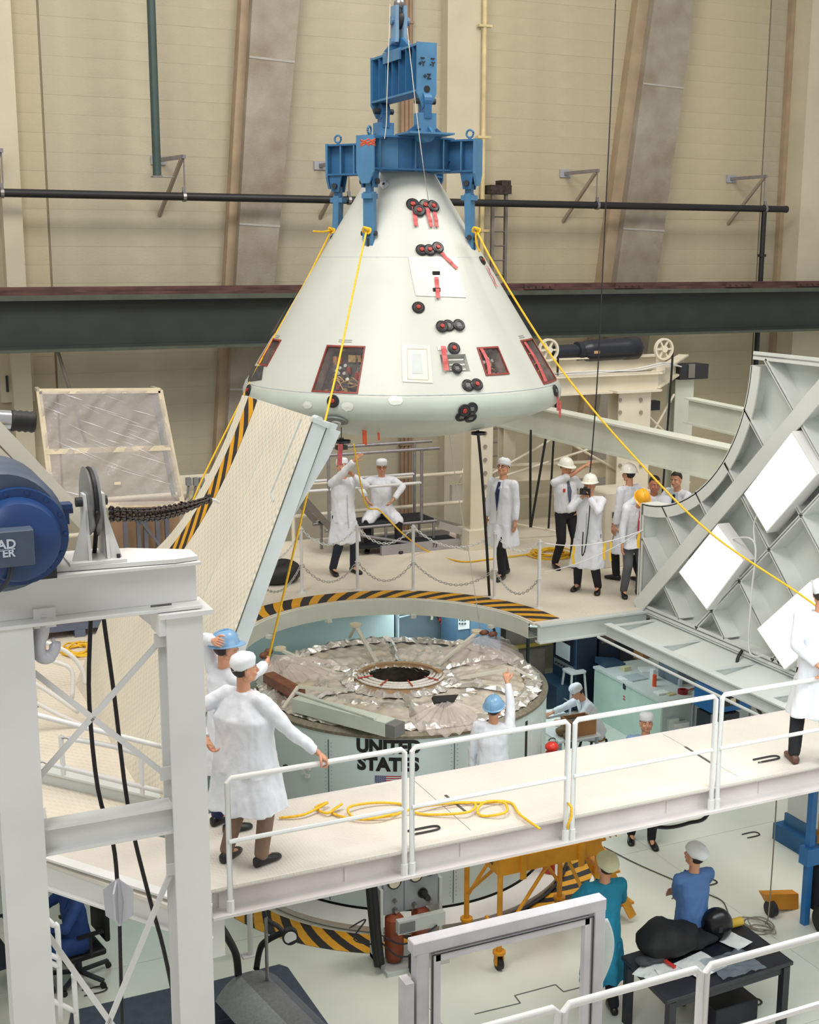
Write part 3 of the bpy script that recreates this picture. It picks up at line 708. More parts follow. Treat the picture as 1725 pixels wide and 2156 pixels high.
for (q0, q1) in (((857, 734), (858, 798)), ((898, 735), (902, 799))): patch('tape_line', [q0, (q0[0]+1.3, q0[1]), (q1[0]+1.3, q1[1]), q1], mat('tape_line', (190, 186, 170), .6), .008)
patch('grey_panel', [(868, 745), (887, 746), (890, 787), (868, 787)], mat('grey_patch', (192, 198, 196), .5), .008)
patch('white_patch', [(921, 728), (941, 728), (942, 738), (922, 738)], SHEET, .006)
WPT = mat('bright_patch', (216, 219, 211), .3, var=.02)
def tor_pt(px, py):       # point on the rounded lower corner (sphere-marched)
    d = ray(px, py).normalized(); o = CAM-V3((CX, CY, CZM)); rt = CMR-.196; t = 13.; best = (9, 13.)
    for _ in range(80):
        p = o+d*t; q = V3((hypot(p.x, p.y)-rt, p.z)) if False else (hypot(p.x, p.y)-rt, p.z)
        dd = hypot(*q)-.196
        if abs(dd) < best[0]: best = (abs(dd), t)
        t += dd
        if abs(dd) < 1e-4 or t > 25: break
    t = best[1]; p = o+d*t; r_ = hypot(p.x, p.y); nn = V3((p.x/r_*(r_-rt), p.y/r_*(r_-rt), p.z)).normalized()
    return p+V3((CX, CY, CZM)), nn
def blob(px, py, rx, ry, nm='paint_patch'):
    pts_ = []
    rd = random.Random(px)
    for k in range(14):
        a_ = 2*pi*k/14; q, nn = tor_pt(px+rx*cos(a_)*rd.uniform(.8, 1.1), py+ry*sin(a_)*rd.uniform(.8, 1.1)); pts_.append(q+nn*.004)
    c_, nn = tor_pt(px, py); c_ = c_+nn*.006
    obj(nm, MB().add([c_]+pts_, [(0, i+1, (i+1) % 14+1) for i in range(14)]), WPT, cap, fixn=False)
for (px, py, rx, ry) in ((648, 853, 10, 8), (732, 856, 13, 10), (833, 843, 17, 11)): blob(px, py, rx, ry)
# black round covers with red centres
CBK = mat('cover_black', (34, 33, 35), .35, var=.15, scale=30); CRD = mat('cover_red', (172, 50, 38), .45, var=.15, scale=30); CGR = mat('cover_ring', (70, 70, 72), .3)
def cone_n(a_): az = radians(-114.5)+a_; return V3((cos(HA)*cos(az), cos(HA)*sin(az), sin(HA)))
def cover(p, n, r=.078, red=True, h=.02, tilt=0):
    t = obj('round_cover', MB().lathe([(r, 0), (r, h*.6), (r*.86, h), (r*.8, h*.8), (.001, h*.8)], p, 28, axis=n, cap=False), CBK, cap, smooth='auto')
    obj('cover_ring', MB().lathe([(r*.66, h*.8), (r*.66, h*1.1), (r*.6, h*1.1), (r*.6, h*.8)], p, 24, axis=n, cap=False), CGR, t)
    if red: obj('red_plug', MB().lathe([(r*.36, h*.5), (r*.36, h*1.4), (r*.26, h*1.7), (.001, h*1.7)], p, 16, axis=n, cap=False), CRD, t, smooth='auto')
    else:
        for k in (-1, 0, 1):
            x_, y_ = frame(n); obj('grey_print', MB().bar(V3(p)+n*(h*.86)+y_*(k*r*.2)-x_*r*.35, V3(p)+n*(h*.86)+y_*(k*r*.2)+x_*r*.35, r*.1, .002, up=n), mat('cover_print', (150, 150, 150), .5), t)
    return t
lst = [(869, 431, 1, 0), (882, 445, 1, 1), (895, 433, 1, 0), (911, 436, 1, 1), (888, 527, 1, 0), (904, 528, 1, 1), (920, 524, 1, 2), (881, 648, 1, 0), (944, 686, 0, 0), (930, 689, 1, 1), (965, 686, 0, 1),
       (955, 735, 1, 1), (985, 812, 0, 0), (1003, 811, 1, 1), (701, 0, 0, 0)]
for (px, py, rd_, lv) in lst:
    if py == 0: continue
    a_, z_ = chit(px, py); cover(cpt(a_, z_, .003+lv*.012), cone_n(a_), .075 if py > 500 else .082, bool(rd_))
for (px, py, rd_, lv) in ((702, 845, 1, 0), (977, 863, 1, 1), (993, 860, 0, 0), (972, 876, 0, 0), (990, 877, 0, 1), (524, 822, 1, 0), (1169, 823, 0, 0)):
    p, nn = tor_pt(px, py); cover(p+nn*(.003+lv*.012), nn, .075, bool(rd_))
a_, z_ = chit(961, 778); cover(cpt(a_, z_, .02), cone_n(a_), .065, False)
a_, z_ = chit(1015, 549); cover(cpt(a_, z_, .003), cone_n(a_), .06, True)
# dark oval panel at the left, strakes, ports
patch('dark_pad', [(534, 771), (556, 771), (552, 800), (523, 804)], mat('pad_dark', (66, 66, 68), .5, var=.2, scale=20), .01)
patch('edge_fin', [(607, 626), (617, 624), (584, 700), (567, 708)], CBK, .03)
# streamers (flat ribbons)
def streamer(p0, p1, w_=.05, lift=.02, sag=.0, nm='red_streamer'):
    (a0_, z0_), (a1_, z1_) = chit(*p0), chit(*p1); d = V3((a1_-a0_, z1_-z0_, 0))
    A_, B_ = cpt(a0_, z0_, lift), cpt(a1_, z1_, lift); nn = cone_n((a0_+a1_)/2); pts_ = [cpt(a0_+(a1_-a0_)*k/8, z0_+(z1_-z0_)*k/8, lift+.006*sin(k*1.7)) for k in range(9)]
    m_ = MB()
    for k in range(8): m_.bar(pts_[k], pts_[k+1], w_, .003, up=nn)
    return obj(nm, m_, PINK, cap)
streamer((871, 437), (876, 478)); streamer((898, 440), (908, 480)); streamer((912, 440), (919, 480)); streamer((926, 532), (961, 567))
streamer((918, 585), (922, 630), .05); streamer((932, 731), (939, 783), .06, .03); streamer((1023, 562), (1045, 606), .03)
for (px, py) in ((918, 576), (919, 611)):
    a_, z_ = chit(px, py); obj('black_latch', MB().box(cpt(a_, z_, .01), (.02, .09, .045), rot=radians(-114.5)+a_), CBK, cap)
a_, z_ = chit(809, 389); m_ = MB(); rd = random.Random(2); pts_ = [cpt(a_+.13*cos(t_)*rd.uniform(.6, 1), z_+.06*sin(t_)*rd.uniform(.6, 1), .01) for t_ in [2*pi*k/9 for k in range(9)]]
obj('foil_scrap', MB().poly(pts_, cone_n(a_)*.01), mat('foil_scrap', (236, 236, 236), .2, .4), cap)
obj('foil_hole', MB().lathe([(.018, .012), (.001, .013)], cpt(a_, z_, .01), 10, axis=cone_n(a_), cap=False), CBK, cap)
# underside fittings: grey oval port, dark ports, umbilical fittings with red streamers
def base_pt(px, py):
    d = ray(px, py).normalized(); o = CAM-V3((CX, CY, CZM)); zc_ = (4.69-.196)*cos(math.asin((CMR-.196)/(4.69-.196))); q = o-V3((0, 0, zc_))
    b_ = q.dot(d); c_ = q.dot(q)-4.69**2; D = b_*b_-c_; t = -b_-sqrt(D) if D > 0 else -b_
    t = -b_-sqrt(max(D, 0)); p = o+d*t
    return p+V3((CX, CY, CZM)), (p-V3((0, 0, zc_))).normalized()
p, nn = tor_pt(710, 884)
ov = obj('grey_oval_port', MB().lathe([(.13, 0), (.13, .02), (.09, .03), (.001, .03)], p, 20, axis=nn, cap=False), mat('port_grey', (120, 126, 124), .4), cap, smooth='auto')
obj('port_ring', MB().lathe([(.055, .03), (.055, .045), (.035, .045), (.035, .03)], p, 18, axis=nn, cap=False), WP, ov)
for (px, y_) in ((722, 901), (1008, 896)):
    q = P(px, y_, y=CY-1.35); q.z = CZM-.44; obj('dark_port', MB().lathe([(.09, -.03), (.09, .0), (.001, .0)], q, 18, axis=(0, 0, -1), cap=False), CBK, cap)
for (px, y0_, y1_) in ((764, 900, 935), (769, 902, 937), (796, 908, 927)):
    q0, q1 = P(px, y0_, y=CY-1.1), P(px+2, y1_, y=CY-1.1); obj('orange_streamer', MB().bar(q0+V3((0, 0, .12)), q1, .025, .006, up=(0, 1, 0)), mat('orange_ribbon', (222, 88, 38), .6), cap)
q0 = P(719, 905, y=CY-1.0); q1 = P(719, 975, y=CY-1.0)
dv = obj('hanging_device', MB().cyl(q0+V3((0, 0, .1)), q0-V3((0, 0, .1)), .006, n=6).cyl(P(719, 922, y=CY-1.), P(719, 938, y=CY-1.), .03, n=10).box(P(719, 942, y=CY-1.), (.13, .08, .05)), mat('device_dark', (60, 46, 46), .5), cap)
obj('red_streamer', MB().bar(P(717, 935, y=CY-1.06), P(715, 979, y=CY-1.06), .06, .006, up=(0, 1, 0)), PINK, dv)
p, nn = tor_pt(1171, 828)
obj('red_streamer', MB().bar(p+nn*.02, p+nn*.02+V3((.01, 0, -.22)), .03, .004).bar(p+nn*.03+V3((.03, 0, -.1)), p+nn*.03+V3((.03, 0, -.3)), .03, .004), PINK, cap)

# ================================================================== LIFTING FRAME
LZ0, LZ1 = P(1000, 366, d=15.6).z, 0
ang = radians(-46.5)     # world angle of the long arm (to image right, a little nearer)
LD1 = (RT*.9 - V3((sin(YAW), cos(YAW), 0))*.42).normalized(); LD2 = V3((LD1.y, -LD1.x, 0))   # LD2 points toward the camera
if LD2.dot(V3((sin(YAW), cos(YAW), 0))) > 0: LD2 = -LD2
CC = V3((CX, CY, 0)); ZB, ZT = 8.99, 9.37
SB = mat('sling_blue_light', (70, 120, 158), .5, var=.06, scale=6); SBD = BLUE
fr = thing('lifting_frame', 'blue steel cross-shaped lifting frame with four hanging legs, bolted to the capsule top', 'lifting frame', (CX, CY, ZB))
def lf_(u, v, z_): return CC+LD1*u+LD2*v+V3((0, 0, z_))
AR = .99
for nm, d_, q in (('cross_beam', LD1, LD2), ('cross_beam', LD2, LD1)):
    if d_ is LD1: obj('cross_beam', MB().ibeam(lf_(-AR, 0, (ZB+ZT)/2), lf_(AR, 0, (ZB+ZT)/2), .22, ZT-ZB, .022), SBD, fr)
    else:
        for sgn in (1, -1): obj('cross_beam', MB().ibeam(lf_(0, sgn*.12, (ZB+ZT)/2), lf_(0, sgn*AR, (ZB+ZT)/2), .22, ZT-ZB-.004, .022), SBD, fr)
for (u, v, d_, q) in ((-AR, 0, LD1, LD2), (AR, 0, LD1, LD2), (0, AR, LD2, LD1), (0, -AR, LD2, LD1)):
    sg = 1 if (u+v) > 0 else -1; e = CC+LD1*u+LD2*v
    obj('end_plate', MB().poly([e+q*.115+V3((0, 0, ZT+.005)), e-q*.115+V3((0, 0, ZT+.005)), e-q*.115+V3((0, 0, ZB-.02)), e-q*.05+V3((0, 0, ZB-.16)), e+q*.05+V3((0, 0, ZB-.16)), e+q*.115+V3((0, 0, ZB-.02))], d_*sg*.03), SB, fr)
    e2 = e-d_*sg*.17
    obj('stiffener', MB().poly([e2+q*.105+V3((0, 0, ZT-.02)), e2-q*.105+V3((0, 0, ZT-.02)), e2-q*.105+V3((0, 0, ZB+.02)), e2+q*.105+V3((0, 0, ZB+.02))], d_*.018), SB, fr)
    em = e-d_*sg*.09
    obj('clevis', MB().poly([em-d_*.09+q*.06+V3((0, 0, ZB)), em+d_*.09+q*.06+V3((0, 0, ZB)), em+d_*.05+q*.06+V3((0, 0, ZB-.2)), em-d_*.05+q*.06+V3((0, 0, ZB-.2))], q*.025).poly([em-d_*.09-q*.085+V3((0, 0, ZB)), em+d_*.09-q*.085+V3((0, 0, ZB)), em+d_*.05-q*.085+V3((0, 0, ZB-.2)), em-d_*.05-q*.085+V3((0, 0, ZB-.2))], q*.025), SBD, fr)
    obj('clevis_pin', MB().cyl(em-q*.12+V3((0, 0, ZB-.13)), em+q*.12+V3((0, 0, ZB-.13)), .035, n=12), DARK, fr)
    eb = em+V3((0, 0, ZT+.07)); x_ = q
    obj('eye_bolt', MB().tube([eb+(d_*cos(t_)+V3((0, 0, 1))*sin(t_))*.045 for t_ in [2*pi*k/14 for k in range(14)]], .013, 7, closed=True).cyl(em+V3((0, 0, ZT)), em+V3((0, 0, ZT+.035)), .02, n=8), SB, fr)
    # leg
    lb = 7.94 if not (u == 0 and v > 0) else 7.98
    rl = cone_r(lb+.25-CZM); dirv = (LD1*u+LD2*v).normalized(); foot = CC+dirv*max(rl+.02, .86)
    top = em+V3((0, 0, ZB-.13)); ft = V3((foot.x, foot.y, lb+.28))
    lg = obj('hanging_leg', MB().bar(top+V3((0, 0, .0)), top-V3((0, 0, .14)), .09, .07, up=q).bar(top-V3((0, 0, .12)), ft, .14, .085, up=dirv), SB, fr, bevel=.006)
    obj('leg_collar', MB().box(top-V3((0, 0, .17)), (.17, .13, .06), rot=atan2(dirv.y, dirv.x)), SB, lg)
    obj('foot_fork', MB().poly([ft+q*.075+V3((0, 0, .02)), ft-q*.075+V3((0, 0, .02)), ft-q*.065-V3((0, 0, .26)), ft+q*.05-V3((0, 0, .26))], dirv*.05).box(ft-dirv*.05-V3((0, 0, .1)), (.12, .1, .1), rot=atan2(dirv.y, dirv.x)), SB, lg)
    obj('fork_slot', MB().bar(ft+dirv*.052-V3((0, 0, .06)), ft+dirv*.052-V3((0, 0, .18)), .035, .01, up=dirv), DARK, lg)
    obj('fork_bolt', MB().cyl(ft+dirv*.05+q*.0, ft+dirv*.08, .035, n=10).cyl(ft-q*.1+dirv*.02, ft+q*.1+dirv*.02, .03, n=10), DARK, lg)
# hub plates
obj('hub_top_plate', MB().box(lf_(0, 0, ZT+.012), (1.0, .52, .025), rot=atan2(LD1.y, LD1.x)), SBD, fr)
obj('hub_gusset', MB().poly([lf_(-.30, .125, ZT), lf_(.26, .125, ZT), lf_(.18, .125, (ZB+ZT)/2), lf_(.22, .125, ZB+.05), lf_(-.30, .125, ZB+.05)], LD2*.02), SB, fr)
for (p_, q_) in (((-.1, .84), (.6, .13)), ((.13, -.1), (.13, -.1))):
    if p_ == q_: continue
    A_, B_ = lf_(p_[0], p_[1], (ZB+ZT)/2), lf_(q_[0], q_[1], (ZB+ZT)/2)
    obj('hub_web', MB().bar(A_, B_, .02, ZT-ZB), SBD, fr)
    dd_ = (B_-A_)
    obj('hub_face_plate', MB().bar(A_+dd_*.02, A_+dd_*.42, .05, ZT-ZB+.01), SB, fr)
    for k_ in (.62, .98): obj('hub_rib', MB().bar(A_+dd_*k_+V3((0, 0, 0)), A_+dd_*(k_+.02), .12, ZT-ZB), SB, fr)
    for zz in (ZB+.012, ZT-.0): obj('hub_plate', MB().poly([lf_(.0, .0, zz), lf_(-.1, .9, zz), lf_(.02, .9, zz), lf_(.7, .12, zz), lf_(.7, .0, zz)], (0, 0, .02)), SBD, fr)
for u in (.3, .62, -.62): obj('stiffener', MB().box(lf_(u, .06, (ZB+ZT)/2), (.018, .1, ZT-ZB-.04), rot=atan2(LD1.y, LD1.x)), SB, fr)
# upper beam, along world y
ub = thing('spreader_beam', 'blue ribbed spreader beam between the crane hook and the lifting frame', 'spreader beam', (.05, .1, 9.9))
BX = .14; y0, y1 = -.72, .72; UZ0, UZ1 = 9.88, 10.42
e0 = P(891, 200, z=UZ0)
UC = V3((0, 0, 0)); ux = .05; y0, y1 = -.80, .55
H2 = .125
obj('box_web', MB().b2((ux-.012, y0, UZ0+.02), (ux+.012, y1, UZ1-.02)), SBD, ub)
obj('top_flange', MB().b2((ux-H2, y0, UZ1-.025), (ux+H2, y1, UZ1)), SB, ub)
obj('bottom_flange', MB().b2((ux-H2, y0, UZ0), (ux+H2, y1, UZ0+.025)), SB, ub)
for k in range(7): 
    yy = y0+.1+k*(y1-y0-.1)/6.2
    obj('stiffener', MB().b2((ux-H2+.004, yy, UZ0+.02), (ux+H2-.004, yy+.016, UZ1-.02)), SBD, ub)
epl = [(-H2, UZ1+.01), (H2, UZ1+.01), (H2, UZ0-.02), (.05, UZ0-.18), (-.05, UZ0-.18), (-H2, UZ0-.02)]
for yy in (y0-.03, y1): obj('end_plate', MB().poly([(ux+a_, yy, z_) for a_, z_ in epl], (0, .03, 0)), SB, ub)
obj('doubler_plate', MB().b2((ux-H2-.015, -.35, UZ1-.12), (ux-H2+.01, .15, UZ1+.01)), SB, ub)
obj('top_gusset', MB().poly([(ux+.02, -.42, UZ1), (ux+.02, .32, UZ1), (ux+.02, .06, UZ1+.16), (ux+.02, -.14, UZ1+.16)], (-.04, 0, 0)).poly([(ux-.2, -.04, UZ1), (ux+.2, -.04, UZ1), (ux+.06, -.04, UZ1+.16), (ux-.06, -.04, UZ1+.16)], (0, .03, 0)), SBD, ub)
INKB = mat('black_lettering', (22, 28, 40), .6)
def put_text(txt, size, o, right, up, parent, nm='lettering', bold=.0, m=None):
    return obj(nm, text_mb(txt, size, face_matrix(o, right, up), bold), m or INKB, parent, fixn=False)
yf = y0-.036
put_text('+Y', .07, (ux-.07, yf, 10.19), (1, 0, 0), (0, 0, 1), ub, bold=.003); put_text('-Y', .07, (ux+.065, yf, 10.19), (1, 0, 0), (0, 0, 1), ub, bold=.003)
put_text('_', .07, (ux-.06, yf, 10.28), (1, 0, 0), (0, 0, 1), ub, bold=.006); put_text('_', .07, (ux+.07, yf, 10.28), (1, 0, 0), (0, 0, 1), ub, bold=.006)
put_text('+Z', .08, (ux+.0, yf, 10.05), (1, 0, 0), (0, 0, 1), ub, bold=.003)
obj('pin_hole', MB().cyl((ux, y0-.034, UZ0+.03), (ux, y0-.02, UZ0+.03), .04, n=14), BLACK, ub)
put_text('+Y', .07, lf_(-.18, .148, 9.08), LD1, (0, 0, 1), fr, bold=.003)
put_text('-Y', .06, lf_(.62, .02, 9.10), LD1, (0, 0, 1), fr, bold=.002)
for k, yy in enumerate((y0+.02, y1-.1)):
    # clevis joint below each beam end
    j = thing('swivel_link', 'near blue swivel link joining the spreader beam to the lifting frame' if k == 0 else 'far blue swivel link, at the left end of the spreader beam', 'link', (ux, yy, ZT+.03), 'swivel links')
    obj('upper_eye', MB().cyl((ux-.05, yy, UZ0-.1), (ux+.05, yy, UZ0-.1), .1, n=18).b2((ux-.045, yy-.09, UZ0-.3), (ux+.045, yy+.09, UZ0-.1)), SBD, j)
    obj('link_pin', MB().cyl((ux-.13, yy, UZ0-.1), (ux+.13, yy, UZ0-.1), .035, n=12), DARK, j)
    obj('lower_block', MB().b2((ux-.11, yy-.08, UZ0-.42), (ux+.11, yy+.08, UZ0-.24)).cyl((ux, yy-.085, UZ0-.47), (ux, yy+.085, UZ0-.47), .1, n=18), SB, j)
    obj('base_gusset', MB().poly([(ux-.1, yy, UZ0-.36), (ux+.1, yy, UZ0-.36), (ux+.27, yy, ZT+.03), (ux-.27, yy, ZT+.03)], (0, .03, 0)).poly([(ux, yy-.1, UZ0-.4), (ux, yy+.1, UZ0-.4), (ux, yy+.2, ZT+.03), (ux, yy-.2, ZT+.03)], (.03, 0, 0)), SBD, j)
    obj('gusset_plate', MB().b2((ux-.29, yy-.21, ZT+.024), (ux+.29, yy+.22, ZT+.045)), SB, j)
# crane hook link above
hk = thing('crane_link', 'light blue two-cheek link above the spreader beam, hung from a dark hook', 'crane link', (ux, -.04, UZ1+.2))
zl = UZ1+.08; zh = P(849, 12, d=15.6).z
for sx in (-.08, .03): obj('cheek_plate', MB().rbox((ux+sx+.02, -.04, (zl+zh)/2-.0), (.05, .17, zh-zl-.06), .02), mat('link_blue', (108, 140, 168), .5, var=.08), hk)
obj('link_pin', MB().cyl((ux-.12, -.04, zl+.04), (ux+.12, -.04, zl+.04), .04, n=12).cyl((ux-.12, -.04, zh-.2), (ux+.12, -.04, zh-.2), .05, n=12), mat('link_blue2', (88, 124, 156), .5), hk)
obj('hook_shank', MB().tube(smooth_pts([V3((ux, -.04, zh+1.)), V3((ux, -.04, zh+.0)), V3((ux, -.1, zh-.16)), V3((ux, -.02, zh-.26)), V3((ux, .05, zh-.16))], 5), .035, 10), DARK, hk, smooth='auto')
obj('hook_ball', MB().ball((ux, -.04, zh-.0), .07, 12), STEEL, hk, smooth=True)
# tag wire and orange twine
t = thing('tag_line', 'thin pale string hanging down in front of the blue spreader beam', 'string', (0, -1, 9.4))
obj('string', MB().tube(smooth_pts([P(822, 0, y=-1.1), P(818, 120, y=-1.1), P(815, 200, y=-1.1), P(814, 255, y=-1.1), P(810, 292, y=-1.1)]), .005, 5), mat('pale_string', (206, 196, 180), .8), t)
obj('orange_twine', MB().tube(smooth_pts([P(775+18*sin(k*2.1), 300+8*cos(k*3.3), y=-1.1) for k in range(9)], 3), .008, 5), mat('orange_twine', (190, 84, 50), .8), t)
t = thing('thin_wire', 'thin white wire slanting down the capsule front from the crane link', 'wire', (0.2, -1.4, 8))
a_, z_ = chit(900, 425)
obj('wire', MB().tube(smooth_pts([P(858, 60, y=-.5), P(863, 110, y=-1.), P(880, 260, y=-1.25), P(893, 360, y=-1.3), cpt(a_, z_, .03)], 5), .004, 5), mat('pale_string', (206, 196, 180), .8), t)
# yellow tag ropes
def rope(pts_, r, label, name='tag_rope', k=8, m=YROPE, extra=None, cat='rope', group=None):
    mb_ = MB().tube(smooth_pts(pts_, k), r, 8)
    if extra:
        for e_ in extra: mb_.tube(smooth_pts(e_, 6), r, 7)
    o_ = obj(name, mb_, m, None, smooth=True); return tag(o_, label, cat, group)
def knot(c, r=.05):
    return [c+V3((r*sin(t_*1.3)*1.2, r*cos(t_*2.1), r*sin(t_*1.7+1))) for t_ in range(10)]
pf = P(772, 485, y=-1.2)
rope([pf, P(745, 610, y=-1.6), P(705, 800, y=-2.4), P(640, 1070, y=-3.4), P(566, 1385, z=4.15)], .012, 'yellow tag rope from the front leg, crossing the large capsule window down to two men', extra=[knot(pf, .035)])
pl_ = P(698, 485, y=.35)
rope([pl_, P(640, 600, y=.3), P(560, 740, y=.2), P(490, 880, y=.1), P(430, 1000, y=0), P(404, 1060, y=0)], .012, 'yellow tag rope from the left leg, passing behind the raised left panel', extra=[knot(pl_, .03), [pl_, P(680, 488, y=.3), P(660, 487, y=.25)]])
prr = P(1003, 485, y=-1.0)
rope([prr, P(1060, 590, y=-1.4), P(1180, 775, y=-2.0), P(1330, 955, y=-2.8), P(1500, 1125, y=-3.6), P(1730, 1285, y=-4.9), V3((2.5, -5.25, 4.15))], .012, 'yellow tag rope from the right leg, running down in front of the upright panel', extra=[knot(prr, .035), [prr, P(1003, 510, y=-1.0), P(1010, 530, y=-1.)]])

# ================================================================== SERVICE HULL
SX, SY, SZ = .05, -.06, 2.45; SR = 1.955
HW = mat('hull_white', (206, 222, 220), .32, var=.03, scale=1.5, bump=.03)
sv = thing('service_hull', 'large white cylindrical spacecraft hull lettered UNITED STATES, its top deck covered in silver foil', 'spacecraft section', (SX, SY, 0))
obj('cylinder_shell', MB().lathe([(SR, .18), (SR, SZ-.06), (SR-.02, SZ-.06), (SR-.02, .18)], (SX, SY, 0), 128, cap=False), HW, sv, smooth='auto')
obj('top_rim', MB().lathe([(SR+.012, SZ-.08), (SR+.02, SZ-.04), (SR-.05, SZ), (SR-.09, SZ-.02), (SR-.09, SZ-.1)], (SX, SY, 0), 128, cap=False), mat('rim_metal', (150, 142, 124), .4, .5, .15, 20), sv, smooth='auto')
obj('base_ring', MB().lathe([(1.98, .02), (2.24, .02), (2.26, .1), (2.2, .14), (1.98, .16)], (SX, SY, 0), 96, cap=False), WP, sv, smooth='auto')
def hp(a_, z_, off=0.): az = radians(-114.5)+a_; return V3((SX+(SR+off)*cos(az), SY+(SR+off)*sin(az), z_))
def hhit(px, py, off=0.):
    d = ray(px, py); o = CAM-V3((SX, SY, 0)); A = d.x**2+d.y**2; B = 2*(o.x*d.x+o.y*d.y); C_ = o.x**2+o.y**2-(SR+off)**2
    t = (-B-sqrt(max(0, B*B-4*A*C_)))/(2*A); p = o+d*t; return (atan2(p.y, p.x)+radians(114.5)+3*pi) % (2*pi)-pi, p.z
SEAM = mat('hull_seam', (92, 104, 108), .6)
for px, w_ in ((692, .012), (957, .010), (1107, .05)):
    a_, z_ = hhit(px, 1600)
    obj('panel_seam', MB().grid(lambda u, v: hp(a_+(u-.5)*w_/SR, .2+v*(SZ-.36), .003), 1, 3), SEAM if w_ < .04 else BLACK, sv, solid=.004, fixn=False)
    for k in range(26):
        if w_ < .04: pass
m_ = MB()
for px in (692, 957):
    a_, z_ = hhit(px, 1600)
    for s_ in (-.02, .02):
        for k in range(40): m_.box(hp(a_+s_, .3+k*.05, .002), (.008, .008, .008), rot=radians(-114.5)+a_)
obj('rivets', m_, mat('rivet_grey', (140, 150, 150), .5), sv)['kind'] = 'stuff'
for px in (1118, 1140): 
    a_, z_ = hhit(px, 1560); obj('vertical_trim', MB().grid(lambda u, v: hp(a_+(u-.5)*.01, .2+v*(SZ-.4), .006), 1, 3), WP, sv, solid=.01, fixn=False)
def hull_text(txt, px, py, size, cond=.8, bold=.02):
    a_, z_ = hhit(px, py)
    # stencil-like heavy letters wrapped on the hull
    obj('lettering', text_mb(txt, size, None, bold, .001, fn=lambda v: hp(a_+v.x/SR, z_+v.y, .004+v.z), cond=cond), mat('hull_black_paint', (20, 20, 24), .5), sv, fixn=False)
hull_text('UNITED', 818, 1574, .225, .96, .012); hull_text('STATES', 817, 1611, .225, 1.0, .012)
# flag: 13 stripes, blue canton, star dots
(a0_, z1_), (a1_, _) = hhit(790, 1632), hhit(845, 1632); z0_ = z1_-(a1_-a0_)*SR*.56
fl = obj('flag', MB().grid(lambda u, v: hp(a0_+(a1_-a0_)*u, z0_+(z1_-z0_)*v, .004), 8, 2), mat('flag_white', (232, 230, 228), .5), sv, fixn=False, solid=.002)
FR = mat('flag_red', (178, 48, 54), .5); FB = mat('flag_blue', (42, 62, 118), .5)
m_ = MB()
for k in range(0, 13, 2): m_.grid(lambda u, v: hp(a0_+(a1_-a0_)*u, z1_-(z1_-z0_)*(k+1-v)/13, .0065), 6, 1)
obj('flag_stripes', m_, FR, fl, fixn=False)
obj('flag_canton', MB().grid(lambda u, v: hp(a0_+(a1_-a0_)*.42*u, z1_-(z1_-z0_)*7/13*(1-v), .008), 4, 2), FB, fl, fixn=False)
m_ = MB()
for r_ in range(9):
    for k in range(6 if r_ % 2 == 0 else 5):
        c_ = hp(a0_+(a1_-a0_)*.42*((k+.5+(0 if r_ % 2 == 0 else .5))/6.), z1_-(z1_-z0_)*7/13*(r_+.8)/9.6, .0095); m_.box(c_, (.002, .006, .006), rot=radians(-114.5))
obj('flag_stars', m_, mat('flag_white', (232, 230, 228), .5), fl)
for (px, py) in ((652, 1616), (650, 1632), (604, 1614), (642, 1624)):
    a_, z_ = hhit(px, py); obj('small_fitting', MB().box(hp(a_, z_, .02), (.04, .05, .05), rot=radians(-114.5)+a_), WP if px > 610 else DARK, sv)
# foil deck: crinkled disc with radial gathers
FOIL = mat('silver_foil', (236, 234, 230), .28, .75, .08, 5, bump=.6, bscale=9, rgb2=(200, 192, 182))
FOIL2 = mat('tan_foil', (236, 231, 222), .34, .5, .1, 2.5, bump=.5, bscale=5, rgb2=(206, 194, 176), stretch=(1, 1, 1))
DKZ = SZ-.03
def fz(r, a_):
    n_ = noise.noise(V3((r*cos(a_)*6, r*sin(a_)*6, 0)))*.028+noise.noise(V3((r*cos(a_)*17, r*sin(a_)*17, 3)))*.014
    g = .018*sin(a_*46+3*noise.noise(V3((r*3, a_, 0))))*max(0, (r-.5))/1.4
    return DKZ+n_+g+.05*(1-abs(r-1.2)/.8)
NR, NA = 44, 220; vs = []
for j in range(NR+1):
    r = .52+(SR-.07-.52)*j/NR
    for i in range(NA): a_ = 2*pi*i/NA; vs.append((SX+r*cos(a_), SY+r*sin(a_), fz(r, a_)))
obj('foil_blanket', MB().add(vs, [(j*NA+i, j*NA+(i+1) % NA, (j+1)*NA+(i+1) % NA, (j+1)*NA+i) for j in range(NR) for i in range(NA)]), FOIL2, sv, smooth='auto', fixn=False)
# crumpled silver edging strips (outer edge and around the centre well)
def crump(r0, r1, a0_, a1_, nm, hgt=.05, n=120, m=FOIL, sd=0):
    rd = random.Random(sd); vs = []
    for i in range(n+1):
        a_ = a0_+(a1_-a0_)*i/n
        for k in range(5):
            r = r0+(r1-r0)*k/4+rd.uniform(-.02, .02); vs.append((SX+r*cos(a_), SY+r*sin(a_), DKZ+.03+rd.uniform(0, hgt)*(1 if 0 < k < 4 else .3)))
    return obj(nm, MB().add(vs, [(i*5+k, i*5+k+1, i*5+k+6, i*5+k+5) for i in range(n) for k in range(4)]), m, sv, fixn=False)
crump(SR-.30, SR-.06, 0, 2*pi, 'foil_edge', .07, 200, sd=1); crump(.5, .78, 0, 2*pi, 'foil_collar', .07, 110, sd=2)
crump(.95, 1.15, radians(-200), radians(-20), 'foil_fold', .05, 60, sd=3)
